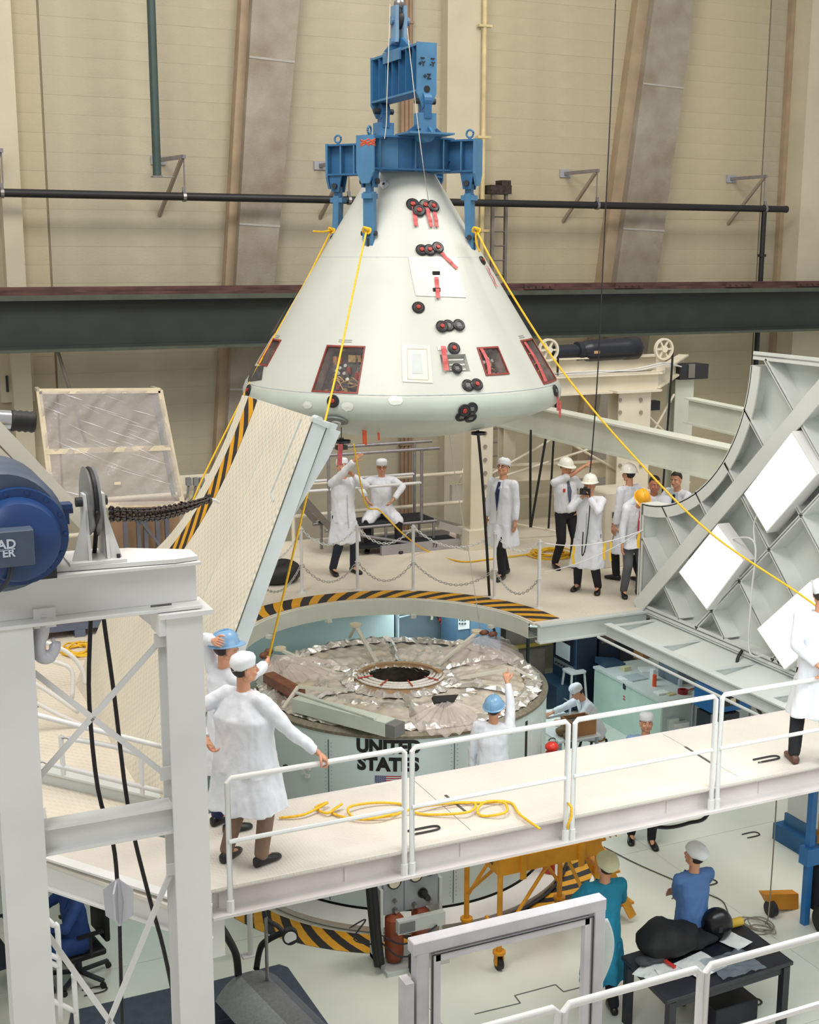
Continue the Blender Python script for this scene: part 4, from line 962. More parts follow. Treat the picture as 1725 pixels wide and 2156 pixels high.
for k in range(6):   # radial foil folds
    a_ = radians(k*61+9); r0, r1 = .75, SR-.15; vs = []; rd = random.Random(k)
    for i in range(15):
        r = r0+(r1-r0)*i/14
        for q, wq in enumerate((-.05, 0, .05)): vs.append((SX+r*cos(a_)-sin(a_)*(wq+rd.uniform(-.02, .02)), SY+r*sin(a_)+cos(a_)*(wq+rd.uniform(-.02, .02)), fz(r, a_)+(.05 if q == 1 else .005)+rd.uniform(0, .02)))
    obj('foil_fold', MB().add(vs, [(i*3+q, i*3+q+1, i*3+q+4, i*3+q+3) for i in range(14) for q in range(2)]), FOIL, sv, fixn=False)
obj('centre_well', MB().lathe([(.56, DKZ+.05), (.54, DKZ+.05), (.5, DKZ-.3), (.01, DKZ-.3)], (SX, SY, 0), 48, cap=False), mat('well_dark', (70, 62, 56), .5, .3, .3, 9), sv, smooth='auto')
obj('well_ring', MB().lathe([(.6, DKZ+.03), (.6, DKZ+.09), (.53, DKZ+.09), (.53, DKZ+.03)], (SX, SY, 0), 48, cap=False), mat('well_ring_tan', (176, 142, 104), .5), sv, smooth='auto')
WCORD = mat('white_cord', (226, 222, 214), .7, var=.1, scale=50)
for k in range(5):
    yy = SY-.50+k*.055
    pts_ = [V3((SX-.62+1.2*i/14, SY-.0, 0)) for i in range(15)]
    pts_ = []
    for i in range(17):
        th = radians(-114.5-84+i*10.5); rr = .42+.045*k; pts_.append(V3((SX+rr*cos(th), SY+rr*sin(th), DKZ+.12+.012*(k % 2))))
    obj('white_cord', MB().tube(pts_, .017, 7), WCORD, sv, smooth=True)
for i in range(4):
    th = radians(-175+i*38); obj('red_lacing', MB().tube([V3((SX+r*cos(th), SY+r*sin(th), DKZ+.15)) for r in (.41, .48, .55, .63)], .011, 6), mat('red_lace', (178, 78, 60), .7), sv)
# tripod struts with round pads (six), white
PADM = mat('strut_white', (216, 212, 196), .45, var=.05); PADT = mat('pad_cream', (222, 212, 184), .5)
def strut(b1, top, b2=None, pad=True, m=PADM):
    p0 = P(*b1, z=DKZ+.05); pt = P(*top[:2], z=DKZ+top[2])
    s_ = obj('strut', MB().bar(p0, pt, .05, .035), m, sv)
    if b2: obj('strut_brace', MB().bar(P(*b2, z=DKZ+.05), pt, .04, .03), m, s_)
    if pad: obj('strut_pad', MB().cyl(pt, pt+V3((0, 0, .035)), .085, n=24).cyl(pt+V3((0, 0, .035)), pt+V3((0, 0, .04)), .03, n=14), PADT, s_, smooth='auto')
strut((793, 1395), (749, 1318, .3), (736, 1342)); strut((922, 1400), (1005, 1332, .22)); strut((696, 1415), (590, 1368, .12))
strut((968, 1428), (1085, 1407, .2), (1125, 1430), pad=False); strut((730, 1455), (628, 1446, .22), (596, 1492), pad=False)
# long pale green channel with punched rib at the left front
a_ = P(626, 1480, z=DKZ+.16); b_ = P(822, 1532, z=DKZ+.16); GC = mat('pale_green_primer', (204, 212, 200), .45, var=.06)
gb = obj('support_channel', MB().chan(a_, b_, .2, .17, .012, side=1), GC, sv); obj('channel_cap', MB().bar(b_+V3((0, 0, 0)), b_+(b_-a_).normalized()*.14, .2, .15), mat('channel_grey', (130, 130, 128), .5, .3), gb)
obj('channel_lip', MB().bar(a_+V3((.02, .1, .1)), b_+V3((-.15, .1, .1)), .05, .02), GC, gb)
# brown beam at the left, black bracket front, leather-like straps
BRW = mat('brown_beam', (128, 78, 54), .5, var=.15, scale=12)
obj('brown_beam', MB().bar(P(565, 1425, z=DKZ+.15), P(632, 1462, z=DKZ+.12), .16, .12), BRW, sv)
p = P(940, 1475, z=DKZ+.2)
obj('black_bracket', MB().poly([P(912, 1465, z=DKZ+.24), P(966, 1462, z=DKZ+.24), P(958, 1476, z=DKZ+.2), P(938, 1487, z=DKZ+.12), P(918, 1478, z=DKZ+.2)], (0, .05, -.05)), BLACK, sv)
for (px, py) in ((1020, 1332), (1038, 1335)): obj('brown_strap', MB().ball(P(px, py, z=DKZ+.24), (.08, .05, .04), 8), BRW, sv, smooth=True)
for (px, py) in ((566, 1372), (556, 1380)): obj('brown_strap', MB().ball(P(px, py, z=DKZ+.18), (.07, .05, .05), 8), BRW, sv, smooth=True)
# draped clear film tents
TENT = mat('pink_clear_film', (224, 210, 204), .1, var=.03, bump=1., bscale=7, alpha=.45)
def tent(apex, base, nm='film_tent', z0=.0, folds=9):
    A_ = P(*apex[:2], z=DKZ+apex[2]); B = [P(px, py, z=DKZ+z0) for px, py in base]; n_ = len(B)-1
    def fn(u, v):
        f_ = u*n_; i = min(int(f_), n_-1); b_ = B[i].lerp(B[i+1], f_-i); w_ = v
        return A_.lerp(b_, w_)+V3((0, 0, .05*w_*(1-w_)+.028*sin(u*folds*6.28)*w_+.02*noise.noise(V3((u*9, v*6, 0)))))
    return obj(nm, MB().grid(fn, 60, 10), TENT, sv, smooth=True, fixn=False)
tent((940, 1472, .2), [(866, 1490), (862, 1530), (905, 1545), (960, 1548), (1000, 1530), (1010, 1495)], z0=.05)
tent((1012, 1340, .24), [(925, 1375), (960, 1405), (1040, 1400), (1110, 1395), (1090, 1365), (1060, 1340)], z0=.05)
tent((575, 1378, .16), [(560, 1420), (620, 1440), (690, 1420), (700, 1390)], z0=.06)
# ================================================================== MACHINERY AND FRAMES
def chain_pts(a, b, sag, n=14):
    a, b = V3(a), V3(b); return [a.lerp(b, i/n)-V3((0, 0, sag*4*(i/n)*(1-i/n))) for i in range(n+1)]
def chain_mb(a, b, sag, link=.05, r=.006, mb=None):
    L_ = (V3(b)-V3(a)).length+sag; n = max(4, int(L_/link)); pts_ = chain_pts(a, b, sag, n); mb = mb or MB()
    for i in range(n):
        p, q = pts_[i], pts_[i+1]; d = (q-p); x, y = frame(d); w_ = x if i % 2 else y; c = (p+q)/2; h = d*.62; ww = w_*link*.28
        mb.tube([c-h+ww*.5, c-h*.6+ww, c+h*.6+ww, c+h+ww*.5, c+h-ww*.5, c+h*.6-ww, c-h*.6-ww, c-h-ww*.5], r, 4, closed=True)
    return mb
# chain posts round the opening
posts_px = [(540, 1285, 1175), (636, 1250, 1108), (753, 1245, 1098), (870, 1245, 1098), (1041, 1262, 1115), (1134, 1283, 1133)]
plabs = ['white chain post hidden partly by the raised left panel edge', 'white chain post between the inner tube and the man reaching up', 'white chain post in front of the man reaching up', 'white chain post right of the seated man', 'white chain post in front of the man in coat and tie', 'rightmost white chain post at the platform opening']
ends = []
for (px, py, pt), lb in zip(posts_px, plabs):
    b_ = P(px, py-2, z=3.0); b_.z = 3.0; rr = hypot(b_.x, b_.y); 
    if rr < 2.2: b_ *= 2.2/rr; b_.z = 3.0
    q = project(b_); h_ = P(px, pt, y=b_.y).z-3.0; h_ = min(max(h_, .85), 1.02)
    t = thing('chain_post', lb, 'post', b_, 'chain posts round the opening')
    obj('pole', MB().cyl(b_, b_+V3((0, 0, h_)), .024, n=10), WP, t, smooth='auto')
    obj('base_flange', MB().cyl(b_, b_+V3((0, 0, .015)), .07, n=12), WP, t)
    for zz in (h_-.03, .45): obj('chain_ring', MB().tube([b_+V3((.035*cos(k), .035*sin(k), zz)) for k in [2*pi*i/8 for i in range(8)]], .007, 5, closed=True), WP, t)
    ends.append((b_, h_))
for i in range(5):
    a_, b_ = ends[i], ends[i+1]; nm = ['left of the man reaching up, over the inner tube', 'in front of the legs of the man reaching up', 'in front of the seated man', 'between the seated man and the man in coat and tie', 'at the right end of the opening'][i]
    m_ = chain_mb(a_[0]+V3((0, 0, a_[1]-.03)), b_[0]+V3((0, 0, b_[1]-.03)), .26 if i != 4 else .2)
    tag(obj('barrier_chain', m_, WP, None), 'white upper barrier chain '+nm, 'chain', 'barrier chains')
    m_ = chain_mb(a_[0]+V3((0, 0, .45)), b_[0]+V3((0, 0, .45)), .3)
    tag(obj('barrier_chain', m_, mat('chain_grey', (186, 184, 176), .5), None), 'lower barrier chain '+nm, 'chain', 'barrier chains')
# thin tape cord with yellow flags at the right
c0 = ends[5][0]+V3((0, 0, ends[5][1]-.04)); c1 = V3((3.86, -.06, 4.16))
t = thing('flagged_cord', 'thin white cord hung with yellow ribbons in front of the photographer', 'cord', c0)
obj('cord', MB().tube(chain_pts(c0, c1, .12), .008, 5), WP, t)
obj('cord', MB().tube(chain_pts(c0+V3((0, 0, -.45)), c1, .1), .006, 5), WP, t)
YR = mat('yellow_ribbon', (240, 190, 50), .5, var=.05)
pp_ = chain_pts(c0, c1, .12, 100)
for (px, w_, L_) in ((1208, .04, .28), (1274, .04, .26), (1286, .03, .3), (1345, .04, .24)):
    p = min(pp_, key=lambda q: abs(project(q)[0]-px)); m_ = MB()
    for k in range(4): m_.bar(p+V3((.01*sin(k*2), 0, -L_*k/4)), p+V3((.01*sin(k*2+2), 0, -L_*(k+1)/4)), w_, .004, up=(RT.x, RT.y, 0) and FW)
    obj('yellow_flag', m_, YR, t)
# --------------------------------------------------------------- left portal frame
PY = -7.3
pf = thing('portal_frame', 'large white steel portal frame of beams and columns in the left foreground', 'steel frame', (-5.1, PY, 0))
obj('top_beam', MB().ibeam((-7.4, PY, 5.99), (-4.59, PY, 5.99), .26, .3, .022), WP, pf, bevel=.003)
obj('column', MB().ibeam((-4.70, PY+.02, 0), (-4.70, PY+.02, 5.80), .23, .26, .022, up=(0, 1, 0)), WP, pf)
obj('column', MB().ibeam((-5.74, PY+.02, 0), (-5.74, PY+.02, 5.84), .25, .26, .022, up=(0, 1, 0)), WP, pf)
obj('cap_plate', MB().box((-4.70, PY, 5.82), (.34, .34, .03)), WP, pf)
obj('corner_block', MB().poly([(-4.86, PY-.1, 5.80), (-4.62, PY-.1, 5.80), (-4.62, PY+.12, 5.80), (-4.86, PY+.12, 5.80)], (0, 0, -.12)), WP, pf)
obj('weld_slot', MB().box((-4.85, PY-.136, 5.89), (.13, .006, .012)), mat('slot_dark', (90, 88, 86), .6), pf)
obj('top_plate', MB().poly([(-5.62, PY-.05, 6.145), (-4.75, PY-.13, 6.145), (-4.6, PY-.1, 6.145), (-4.6, PY+.1, 6.145), (-4.95, PY+.3, 6.145), (-5.3, PY+.36, 6.145)], (0, 0, .025)), WP, pf)
obj('top_box', MB().b2((-5.6, PY+.02, 6.145), (-5.5, PY+.2, 6.4)), WP, pf)
zb = P(200, 1745, y=PY).z
obj('lower_beam', MB().ibeam((-5.62, PY, zb), (-4.8, PY, zb), .14, .19, .02), WP, pf)
zl2 = P(200, 2120, y=PY).z-1.4
for (p, q) in (((335, 1352), (50, 1672)), ((25, 1380), (350, 1632)), ((362, 1830), (222, 2170)), ((65, 1918), (245, 2170))):
    obj('cross_brace', MB().bar(P(*p, y=PY+.08), P(*q, y=PY+.08), .035, .02, up=(0, 1, 0)), WP, pf)
for (px, py, s_) in ((338, 1348, .08), (50, 1672, .09), (28, 1382, .07), (350, 1628, .08), (362, 1830, .07)):
    q = P(px, py, y=PY+.06); obj('gusset_plate', MB().box(q, (s_, .015, s_*1.1)), WP, pf)
for (px, z0_, z1_) in ((352, 0, 0),):
    pass
a_, b_ = P(-30, 880, y=-6.6), P(178, 1100, y=-6.6)
obj('diagonal_brace', MB().bar(a_, b_, .1, .1, up=(0, 1, 0)), WW, pf)
a_, b_ = P(-30, 940, y=-5.9), P(110, 1075, y=-5.9)
obj('diagonal_brace', MB().bar(a_, b_, .12, .12, up=(0, 1, 0)), WW, pf)
# knee brace right
obj('knee_brace', MB().bar(P(252, 1250, y=-6.9), P(350, 1330, y=-6.9), .06, .10, up=(0, 1, 0)), WP, pf)
# sheave on its stand
ps = thing('sheave_stand', 'white A-shaped stand with a rope sheave on top of the portal beam', 'pulley', (-5.2, PY+.05, 6.17))
c = P(190, 1045, y=PY+.1); bz = 6.172
for sx in (-.05, .06):
    obj('side_plate', MB().poly([(c.x+sx, c.y-.15, bz), (c.x+sx, c.y+.15, bz), (c.x+sx, c.y+.05, c.z+.02), (c.x+sx, c.y-.05, c.z+.02)], (.018, 0, 0)).poly([(c.x+sx-.0, c.y-.12, bz), (c.x+sx+(.1 if sx > 0 else -.1), c.y-.12, bz), (c.x+sx, c.y-.1, c.z-.05)], (0, .015, 0)), WP, ps)
SH = mat('sheave_grey', (150, 150, 152), .4, .4)
obj('sheave_wheel', MB().lathe([(.05, -.03), (.20, -.03), (.215, -.03), (.19, -.0), (.215, .03), (.2, .03), (.05, .03)], c+V3((0, 0, -.03)), 36, axis=(1, 0, 0)), SH, ps, smooth='auto')
obj('wheel_axle', MB().cyl(c+V3((-.09, 0, -.03)), c+V3((.1, 0, -.03)), .03, n=12), DARK, ps)
obj('base_plate', MB().box((c.x, c.y, bz+.008), (.34, .36, .018)), WP, ps)
obj('bolt', MB().cyl((c.x+.13, c.y-.13, bz), (c.x+.13, c.y-.13, bz+.04), .012, n=6), DARK, ps)
WIRE = mat('wire_rope', (36, 34, 36), .5, .2, .25, 60)
rim_ = [c+V3((0, -.20*cos(t_), -.03+.20*sin(t_))) for t_ in [radians(-20+12*k) for k in range(16)]]
cbl = thing('hoist_cable', 'pair of black wire ropes dropping from the left sheave past the portal braces', 'cable', (c.x, c.y, 1))
for (dx, pts_) in ((0, [(198, 1180), (190, 1330), (188, 1480), (206, 1660), (238, 1775), (247, 1855)]), (.02, [(206, 1190), (218, 1300), (240, 1460), (270, 1700), (312, 1880), (345, 2000), (378, 2160)])):
    ll = rim_[::-1] if dx == 0 else []
    obj('wire_rope', MB().tube(smooth_pts(([q for q in rim_[::-1]] if dx == 0 else [])+[P(*q, y=PY+.2) for q in pts_], 4), .014, 8), WIRE, cbl, smooth=True)
obj('wire_rope', MB().tube(smooth_pts([P(252, 1945, y=PY+.2), P(254, 2030, y=PY+.2), P(258, 2170, y=PY+.2)], 4), .013, 8), WIRE, cbl, smooth=True)
cb = thing('cable_socket', 'pale grey cross-finned socket on the hoist cable between the portal columns', 'cable fitting', P(250, 1950, y=PY+.2))
a_, b_ = P(247, 1848, y=PY+.2), P(252, 1948, y=PY+.2); xx = V3((1, 0, 0))
FN = mat('fin_grey', (196, 196, 204), .4, .1)
ww = .1
for ax in (RT, FW): 
    obj('fin', MB().poly([a_+(b_-a_)*.02, a_+(b_-a_)*.25+ax*ww, a_+(b_-a_)*.8+ax*ww*.9, b_, a_+(b_-a_)*.8-ax*ww*.9, a_+(b_-a_)*.25-ax*ww], ax.cross(b_-a_).normalized()*.012), FN, cb)
obj('socket_body', MB().cyl(a_, a_.lerp(b_, .5), .014, .034, n=12).cyl(a_.lerp(b_, .5), b_, .034, .014, n=12), FN, cb, smooth='auto')
# chain to the raised panel
cs = P(232, 1082, y=PY+.25); ce = P(442, 1050, y=-5.3)
t = thing('tie_chain', 'dark rusty chain bundle tying the raised left panel to the sheave stand', 'chain', cs)
CHN = mat('chain_dark', (74, 64, 60), .5, .5, .2, 30)
for k, (o1, o2, sg) in enumerate(((0, 0, .02), (.03, .01, .05), (-.03, -.01, .04), (.0, .02, .09))):
    obj('chain_strand', chain_mb(cs+V3((0, 0, o1)), ce+V3((0, 0, o2)), sg, .055, .008), CHN, t)
obj('white_tie', MB().tube(smooth_pts([ce, P(452, 1053, y=-5.25), P(460, 1058, y=-5.2)]), .012, 6), WP, t)
# hook
hk2 = thing('crane_hook', 'white crane hook hanging under the portal beam at the left', 'hook', P(95, 1345, y=PY))
hp_ = [(90, 1290), (88, 1330), (82, 1355), (84, 1376), (97, 1384), (112, 1374), (116, 1358), (110, 1345)]
obj('hook_body', MB().tube(smooth_pts([P(*q, y=PY) for q in hp_], 5), [.045]*8+[.042]*8+[.045]*8+[.035]*8+[.012]*4, 10), FN, hk2, smooth=True)
obj('hook_block', MB().box(P(92, 1298, y=PY), (.13, .08, .12)), WP, hk2)
# blue hoist motor
MT = mat('motor_blue', (26, 62, 116), .38, var=.12, scale=5); MT2 = mat('motor_grey_blue', (70, 84, 104), .5, var=.1, scale=5)
mo = thing('hoist_motor', 'large dark blue hoist motor with a lettered box, cropped by the left edge', 'motor', P(60, 1200, y=PY-.1))
c = P(48, 1122, y=PY-.35)
obj('drum_housing', MB().lathe([(.05, .62), (.33, .62), (.36, .58), (.36, .04), (.33, 0), (.05, 0)], V3((c.x-.1, PY+.35, c.z+.0)), 40, axis=(0, -1, 0)), MT2, mo, smooth='auto')
obj('round_flange', MB().lathe([(.05, .02), (.28, .02), (.285, -.03), (.275, -.08), (.05, -.08)], V3((c.x-.02, PY-.3, c.z-.03)), 40, axis=(0, -1, 0)), MT, mo, smooth='auto')
obj('motor_body', MB().lathe([(.05, .0), (.24, .0), (.245, .12), (.22, .2), (.15, .24), (.02, .25)], V3((c.x-.03, PY-.22, c.z-.04)), 40, axis=(0, -1, 0)), MT, mo, smooth='auto')
for k in range(14):
    a_ = 2*pi*k/14; obj('flange_bolt', MB().cyl(V3((c.x-.02+.26*cos(a_), PY-.29, c.z-.03+.26*sin(a_))), V3((c.x-.02+.26*cos(a_), PY-.33, c.z-.03+.26*sin(a_))), .013, n=6), MT, mo)
q = P(22, 1150, y=PY-.5)
bx = obj('terminal_box', MB().rbox(q, (.24, .16, .2), .02), MT2, mo, bevel=.006)
LT = mat('white_lettering', (196, 204, 216), .5)
rq = V3((1, 0, 0))
put_text('AD', .07, P(14, 1147, y=PY-.585), rq, (0, 0, 1), mo, m=LT, bold=.002); put_text('TER', .06, P(11, 1166, y=PY-.585), rq, (0, 0, 1), mo, m=LT, bold=.002)
obj('letter_rule', MB().box(P(12, 1157, y=PY-.585), (.1, .004, .006)), LT, mo)
obj('switch_lug', MB().box(P(128, 1065, y=PY-.05), (.12, .1, .03)).box(P(135, 1085, y=PY-.05), (.05, .06, .1)).box(P(142, 1075, y=PY-.05), (.06, .04, .03)), MT, mo)
obj('power_lead', MB().tube(smooth_pts([P(22, 1175, y=PY-.5), P(22, 1205, y=PY-.5), P(12, 1230, y=PY-.45), P(-6, 1246, y=PY-.4)]), .014, 8), mat('lead_blue_black', (24, 34, 52), .4), mo, smooth=True)
obj('motor_feet', MB().b2((c.x-.4, PY-.2, 6.142), (c.x+.2, PY+.2, 6.2)), DARK, mo)
# silver cylinder with black boot at the left
t = thing('gas_strut', 'silver cylinder with a black rubber boot above the blue motor, cropped at left', 'cylinder', P(20, 890, y=-6.2))
obj('silver_body', MB().cyl(P(-60, 880, y=-6.2), P(22, 885, y=-6.2), .066, n=20), mat('polished_metal', (200, 200, 206), .2, .9, .02), t, smooth='auto')
bo = P(22, 885, y=-6.2); be = P(74, 889, y=-6.2); m_ = []
for k in range(9): m_.append((.066+.008*(k % 2), (be-bo).length*k/8))
obj('rubber_boot', MB().lathe(m_, bo, 20, axis=be-bo), BLACK, t, smooth=True)
obj('mount_plate', MB().box(P(5, 905, y=-6.15), (.1, .1, .12)), STEEL, t)
# dark plate edges far left
tag(obj('conduit_post', MB().b2(P(-30, 1060, y=-5.2), P(12, 870, y=-4.9)), mat('brown_grey', (120, 106, 96), .7), None), 'brownish upright column at the left edge behind the diagonal white beam', 'column')
t = thing('wall_cabinet', 'cream electrical box on the wall at the upper left, below the girder', 'electrical box', P(30, 820, y=WY-.15))
a_, b_ = P(3, 848, y=WY-.15), P(68, 742, y=WY-.15)
obj('box_body', MB().b2((a_.x, WY-.15, a_.z), (b_.x, WY, b_.z)), PILM, t); obj('handle', MB().b2((a_.x+.1, WY-.19, a_.z+.2), (a_.x+.14, WY-.15, a_.z+.5)), DARK, t)
a_, b_ = P(122, 740, y=8.45), P(145, 815, y=8.45); a_ = a_+(a_-b_)*.06
tag(obj('guy_rod', MB().cyl(a_, b_+(b_-a_)*1.5, .03, n=8), mat('rod_grey', (110, 104, 98), .5), None), 'thin grey slanted rod hanging below the girder at the left', 'rod')
# wall socket boxes near the tie chain
t = thing('wall_sockets', 'pair of grey conduit boxes on a cream panel left of the raised panel', 'electrical box', P(405, 1020, y=5.7))
obj('cream_panel', MB().b2(P(378, 1080, y=5.75), P(470, 995, y=5.8)), WW, t)
for px in (397, 412, 425): obj('grey_box', MB().box(P(px, 1014, y=5.6), (.08, .1, .13)), mat('box_grey', (132, 134, 138), .5, .3), t); obj('conduit', MB().tube(smooth_pts([P(px, 1022, y=5.6), P(px-3, 1045, y=5.6), P(px-12, 1056, y=5.6)]), .02, 6), STEEL, t)
# --------------------------------------------------------------- crate frame wrapped in clear film
fy = 3.0
t = thing('wrapped_frame', 'cream timber frame wrapped in crinkled clear plastic film, standing behind the tie chain', 'wrapped frame', P(230, 1150, y=fy))
TMB = mat('cream_timber', (226, 212, 184), .6, var=.06, scale=6)
Q = [P(82, 824, y=fy), P(337, 822, y=fy), P(384, 1060, y=fy), P(112, 1066, y=fy)]
Qb = [q+V3((.1, .9, -.05)) for q in Q]
for i in range(4):
    obj('timber', MB().bar(Q[i], Q[(i+1) % 4], .07, .05, up=(0, 1, 0)), TMB, t)
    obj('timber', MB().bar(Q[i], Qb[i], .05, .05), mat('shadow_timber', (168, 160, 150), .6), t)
obj('timber', MB().bar(Q[0].lerp(Q[3], .52), Q[1].lerp(Q[2], .5), .07, .06, up=(0, 1, 0)), TMB, t)
obj('timber', MB().bar(Qb[1], Qb[2], .06, .05), mat('grey_metal_leg', (120, 122, 130), .5, .3), t)
def filmfn(A, B, C_, D_, amp, fr):
    return lambda u, v: (A.lerp(B, u)).lerp(D_.lerp(C_, u), v)+V3((0, -.03+amp*noise.noise(V3((u*fr+v*fr*.8, v*3-u*2, .5)))+.5*amp*sin((u*1.2+v)*40)*noise.noise(V3((u*4, v*4, 2))), 0))
WRAP = mat('wrap_film', (206, 200, 200), .1, var=.02, bump=1., bscale=3, alpha=.44, stretch=(2.5, 1, 2.5))
obj('plastic_film', MB().grid(filmfn(Q[0], Q[1], Q[2], Q[3], .05, 9), 60, 40), WRAP, t, smooth=True, fixn=False)
rd = random.Random(8); m_ = MB()
for k in range(46):
    u0, v0 = rd.uniform(0, .8), rd.uniform(0, .9); L_ = rd.uniform(.1, .35); dx, dz = L_, L_*rd.uniform(.25, .6); f_ = filmfn(Q[0], Q[1], Q[2], Q[3], .05, 9); w_ = rd.uniform(.003, .009)
    if u0+dx > .98 or v0+dz > .98: continue
    m_.grid(lambda u, v: f_(u0+dx*u, v0+dz*u+w_*(v-.5)*(1-abs(2*u-1)))+V3((0, -.012, 0)), 8, 1)
obj('crease_glint', m_, mat('crease_glint', (244, 244, 248), .15, alpha=.75), t, fixn=False)  # white slivers paint the shiny streaks along the film's creases
obj('plastic_film', MB().grid(filmfn(Q[0], Qb[0], Qb[3], Q[3], .03, 6), 8, 12), WRAP, t, smooth=True, fixn=False)
LGM = mat('steel_leg', (118, 118, 128), .5, .4, .1)
for px in (262, 290, 305, 330, 350): obj('leg', MB().bar(P(px, 1070, y=fy+.4), V3((P(px, 1070, y=fy+.4).x, fy+.4, 3.0)), .06, .06), LGM, t)
obj('leg_brace', MB().bar(P(280, 1075, y=fy+.35), P(338, 1150, y=fy+.35), .04, .04), LGM, t)
obj('hardboard_back', MB().b2((Q[3].x+.9, fy+.6, 3.0), (Q[2].x+.1, fy+.66, 4.45)), mat('hardboard', (172, 140, 110), .7, var=.1), t)
obj('tape_label', MB().b2(P(241, 1021, y=fy-.07), P(254, 1014, y=fy-.06)), TMB, t)
# things seen through the portal on the far left platform
t = thing('brown_crate', 'brown wooden crate on grey skids seen through the portal opening', 'crate', P(150, 1340, z=3.0))
q = P(165, 1335, z=3.0)
obj('crate_body', MB().box((q.x, q.y+.2, 3.32), (1.3, .5, .42)), mat('brown_crate', (140, 88, 62), .7, var=.15), t)
for k in range(3): obj('skid', MB().box((q.x-.5+k*.5, q.y+.2, 3.05), (.14, .7, .1)), mat('skid_grey', (96, 104, 122), .6), t)
obj('skid_rail', MB().box((q.x, q.y-.1, 3.14), (1.5, .08, .08)), mat('skid_grey', (96, 104, 122), .6), t)
t = thing('orange_case', 'orange case under black cloth at the far left behind the post', 'case', P(45, 1335, z=3.2))
q = P(48, 1330, z=3.1)+V3((-.25, -.35, 0))
obj('case_body', MB().box((q.x, q.y, 3.25), (.5, .4, .25)), mat('case_orange', (214, 134, 60), .5), t); obj('black_cloth', MB().ball((q.x, q.y, 3.42), (.3, .25, .08), 10), BLACK, t, smooth=True)
obj('leg', MB().bar((q.x+.1, q.y-.1, 3.15), P(75, 1490, z=3.0), .07, .05), DARK, t)
def coil(cx, cy, z_, R_, n, rnd, seed, r=.013):
    rd = random.Random(seed); mb_ = MB()
    for k in range(n):
        rx, ry = R_*rd.uniform(.6, 1.1), R_*rd.uniform(.5, .9); ox, oy = rd.uniform(-rnd, rnd), rd.uniform(-rnd, rnd); th = rd.uniform(0, 3)
        pts_ = [V3((cx+ox+rx*cos(a_)*cos(th)-ry*sin(a_)*sin(th), cy+oy+rx*cos(a_)*sin(th)+ry*sin(a_)*cos(th), z_+.015+.02*(k % 3)+.01*sin(3*a_))) for a_ in [2*pi*i/22 for i in range(22)]]
        mb_.tube(pts_, r, 6, closed=True)
    return mb_
q = P(165, 1372, z=3.0); o = obj('rope_coil', coil(q.x, q.y, 3.0, .3, 6, .08, 1), YROPE, None, smooth=True); tag(o, 'tangled yellow rope coil on the left platform, seen through the portal', 'rope')
q = P(1160, 1168, z=3.0); o = obj('rope_coil', coil(q.x, q.y, 3.0, .34, 8, .09, 2), YROPE, None, smooth=True); tag(o, 'yellow rope coil on the platform behind the rightmost chain post', 'rope')
rope([P(745, 935, y=3.0), P(770, 1060, y=3.2), P(800, 1075, y=3.6), P(850, 1125, y=3.4), P(900, 1160, z=3.02), P(970, 1182, z=3.02), P(1040, 1176, z=3.02), P(1130, 1165, z=3.03)], .013, 'yellow rope hanging from the capsule base past the seated man to the right coil', k=8)
# stair rails and landing seen through the portal
SP = WP
for nm, yy, lines, posts_, lb in (('stair_rail', -1.6, [[(24, 1316), (75, 1344), (140, 1372), (172, 1408), (180, 1440)], [(30, 1352), (100, 1388), (150, 1410), (152, 1470)], [(40, 1420), (100, 1455), (165, 1500)], [(45, 1462), (110, 1498), (180, 1530)]], [((36, 1385), (46, 1600))], 'white tubular stair rails curving down behind the portal frame'),
                              ('landing_rail', -4.2, [[(58, 1500), (160, 1527), (345, 1573)], [(128, 1552), (240, 1572), (300, 1592)], [(80, 1602), (200, 1632), (345, 1668)]], [((60, 1500), (78, 1625)), ((128, 1550), (134, 1632)), ((297, 1588), (300, 1672)), ((90, 1700), (95, 1735)), ((306, 1760), (310, 1840))], 'white landing rail running right behind the portal frame')):
    t = thing(nm, lb, 'railing', P(80, 1600, y=yy))
    for ln in lines: obj('rail_tube', MB().tube(smooth_pts([P(*q, y=yy) for q in ln], 4), .024, 8), SP, t, smooth=True)
    for a_, b_ in posts_: obj('rail_post', MB().cyl(P(*a_, y=yy), P(*b_, y=yy), .022, n=8), SP, t)
ld = thing('landing', 'white steel landing with deep edge beams low behind the portal frame', 'landing', P(200, 1850, z=2.9))
obj('landing_deck', MB().poly([P(40, 1700, z=2.95), P(350, 1765, z=2.95), P(440, 1850, z=2.95), P(430, 1925, z=2.95), P(350, 1905, z=2.95), P(50, 1800, z=2.95)], (0, 0, -.03)), GT, ld)
obj('landing_beam', MB().ibeam(P(40, 1815, z=2.85), P(440, 1945, z=2.85), .1, .3, .02), WP, ld)
obj('landing_beam', MB().ibeam(P(20, 1635, z=2.98), P(345, 1712, z=2.98), .12, .34, .02), WC, ld)
obj('landing_post', MB().ibeam(P(452, 1870, z=2.8), V3((P(452, 1870, z=2.8).x, P(452, 1870, z=2.8).y, 2.2)), .12, .12, .015, up=(0, 1, 0)), WP, ld)
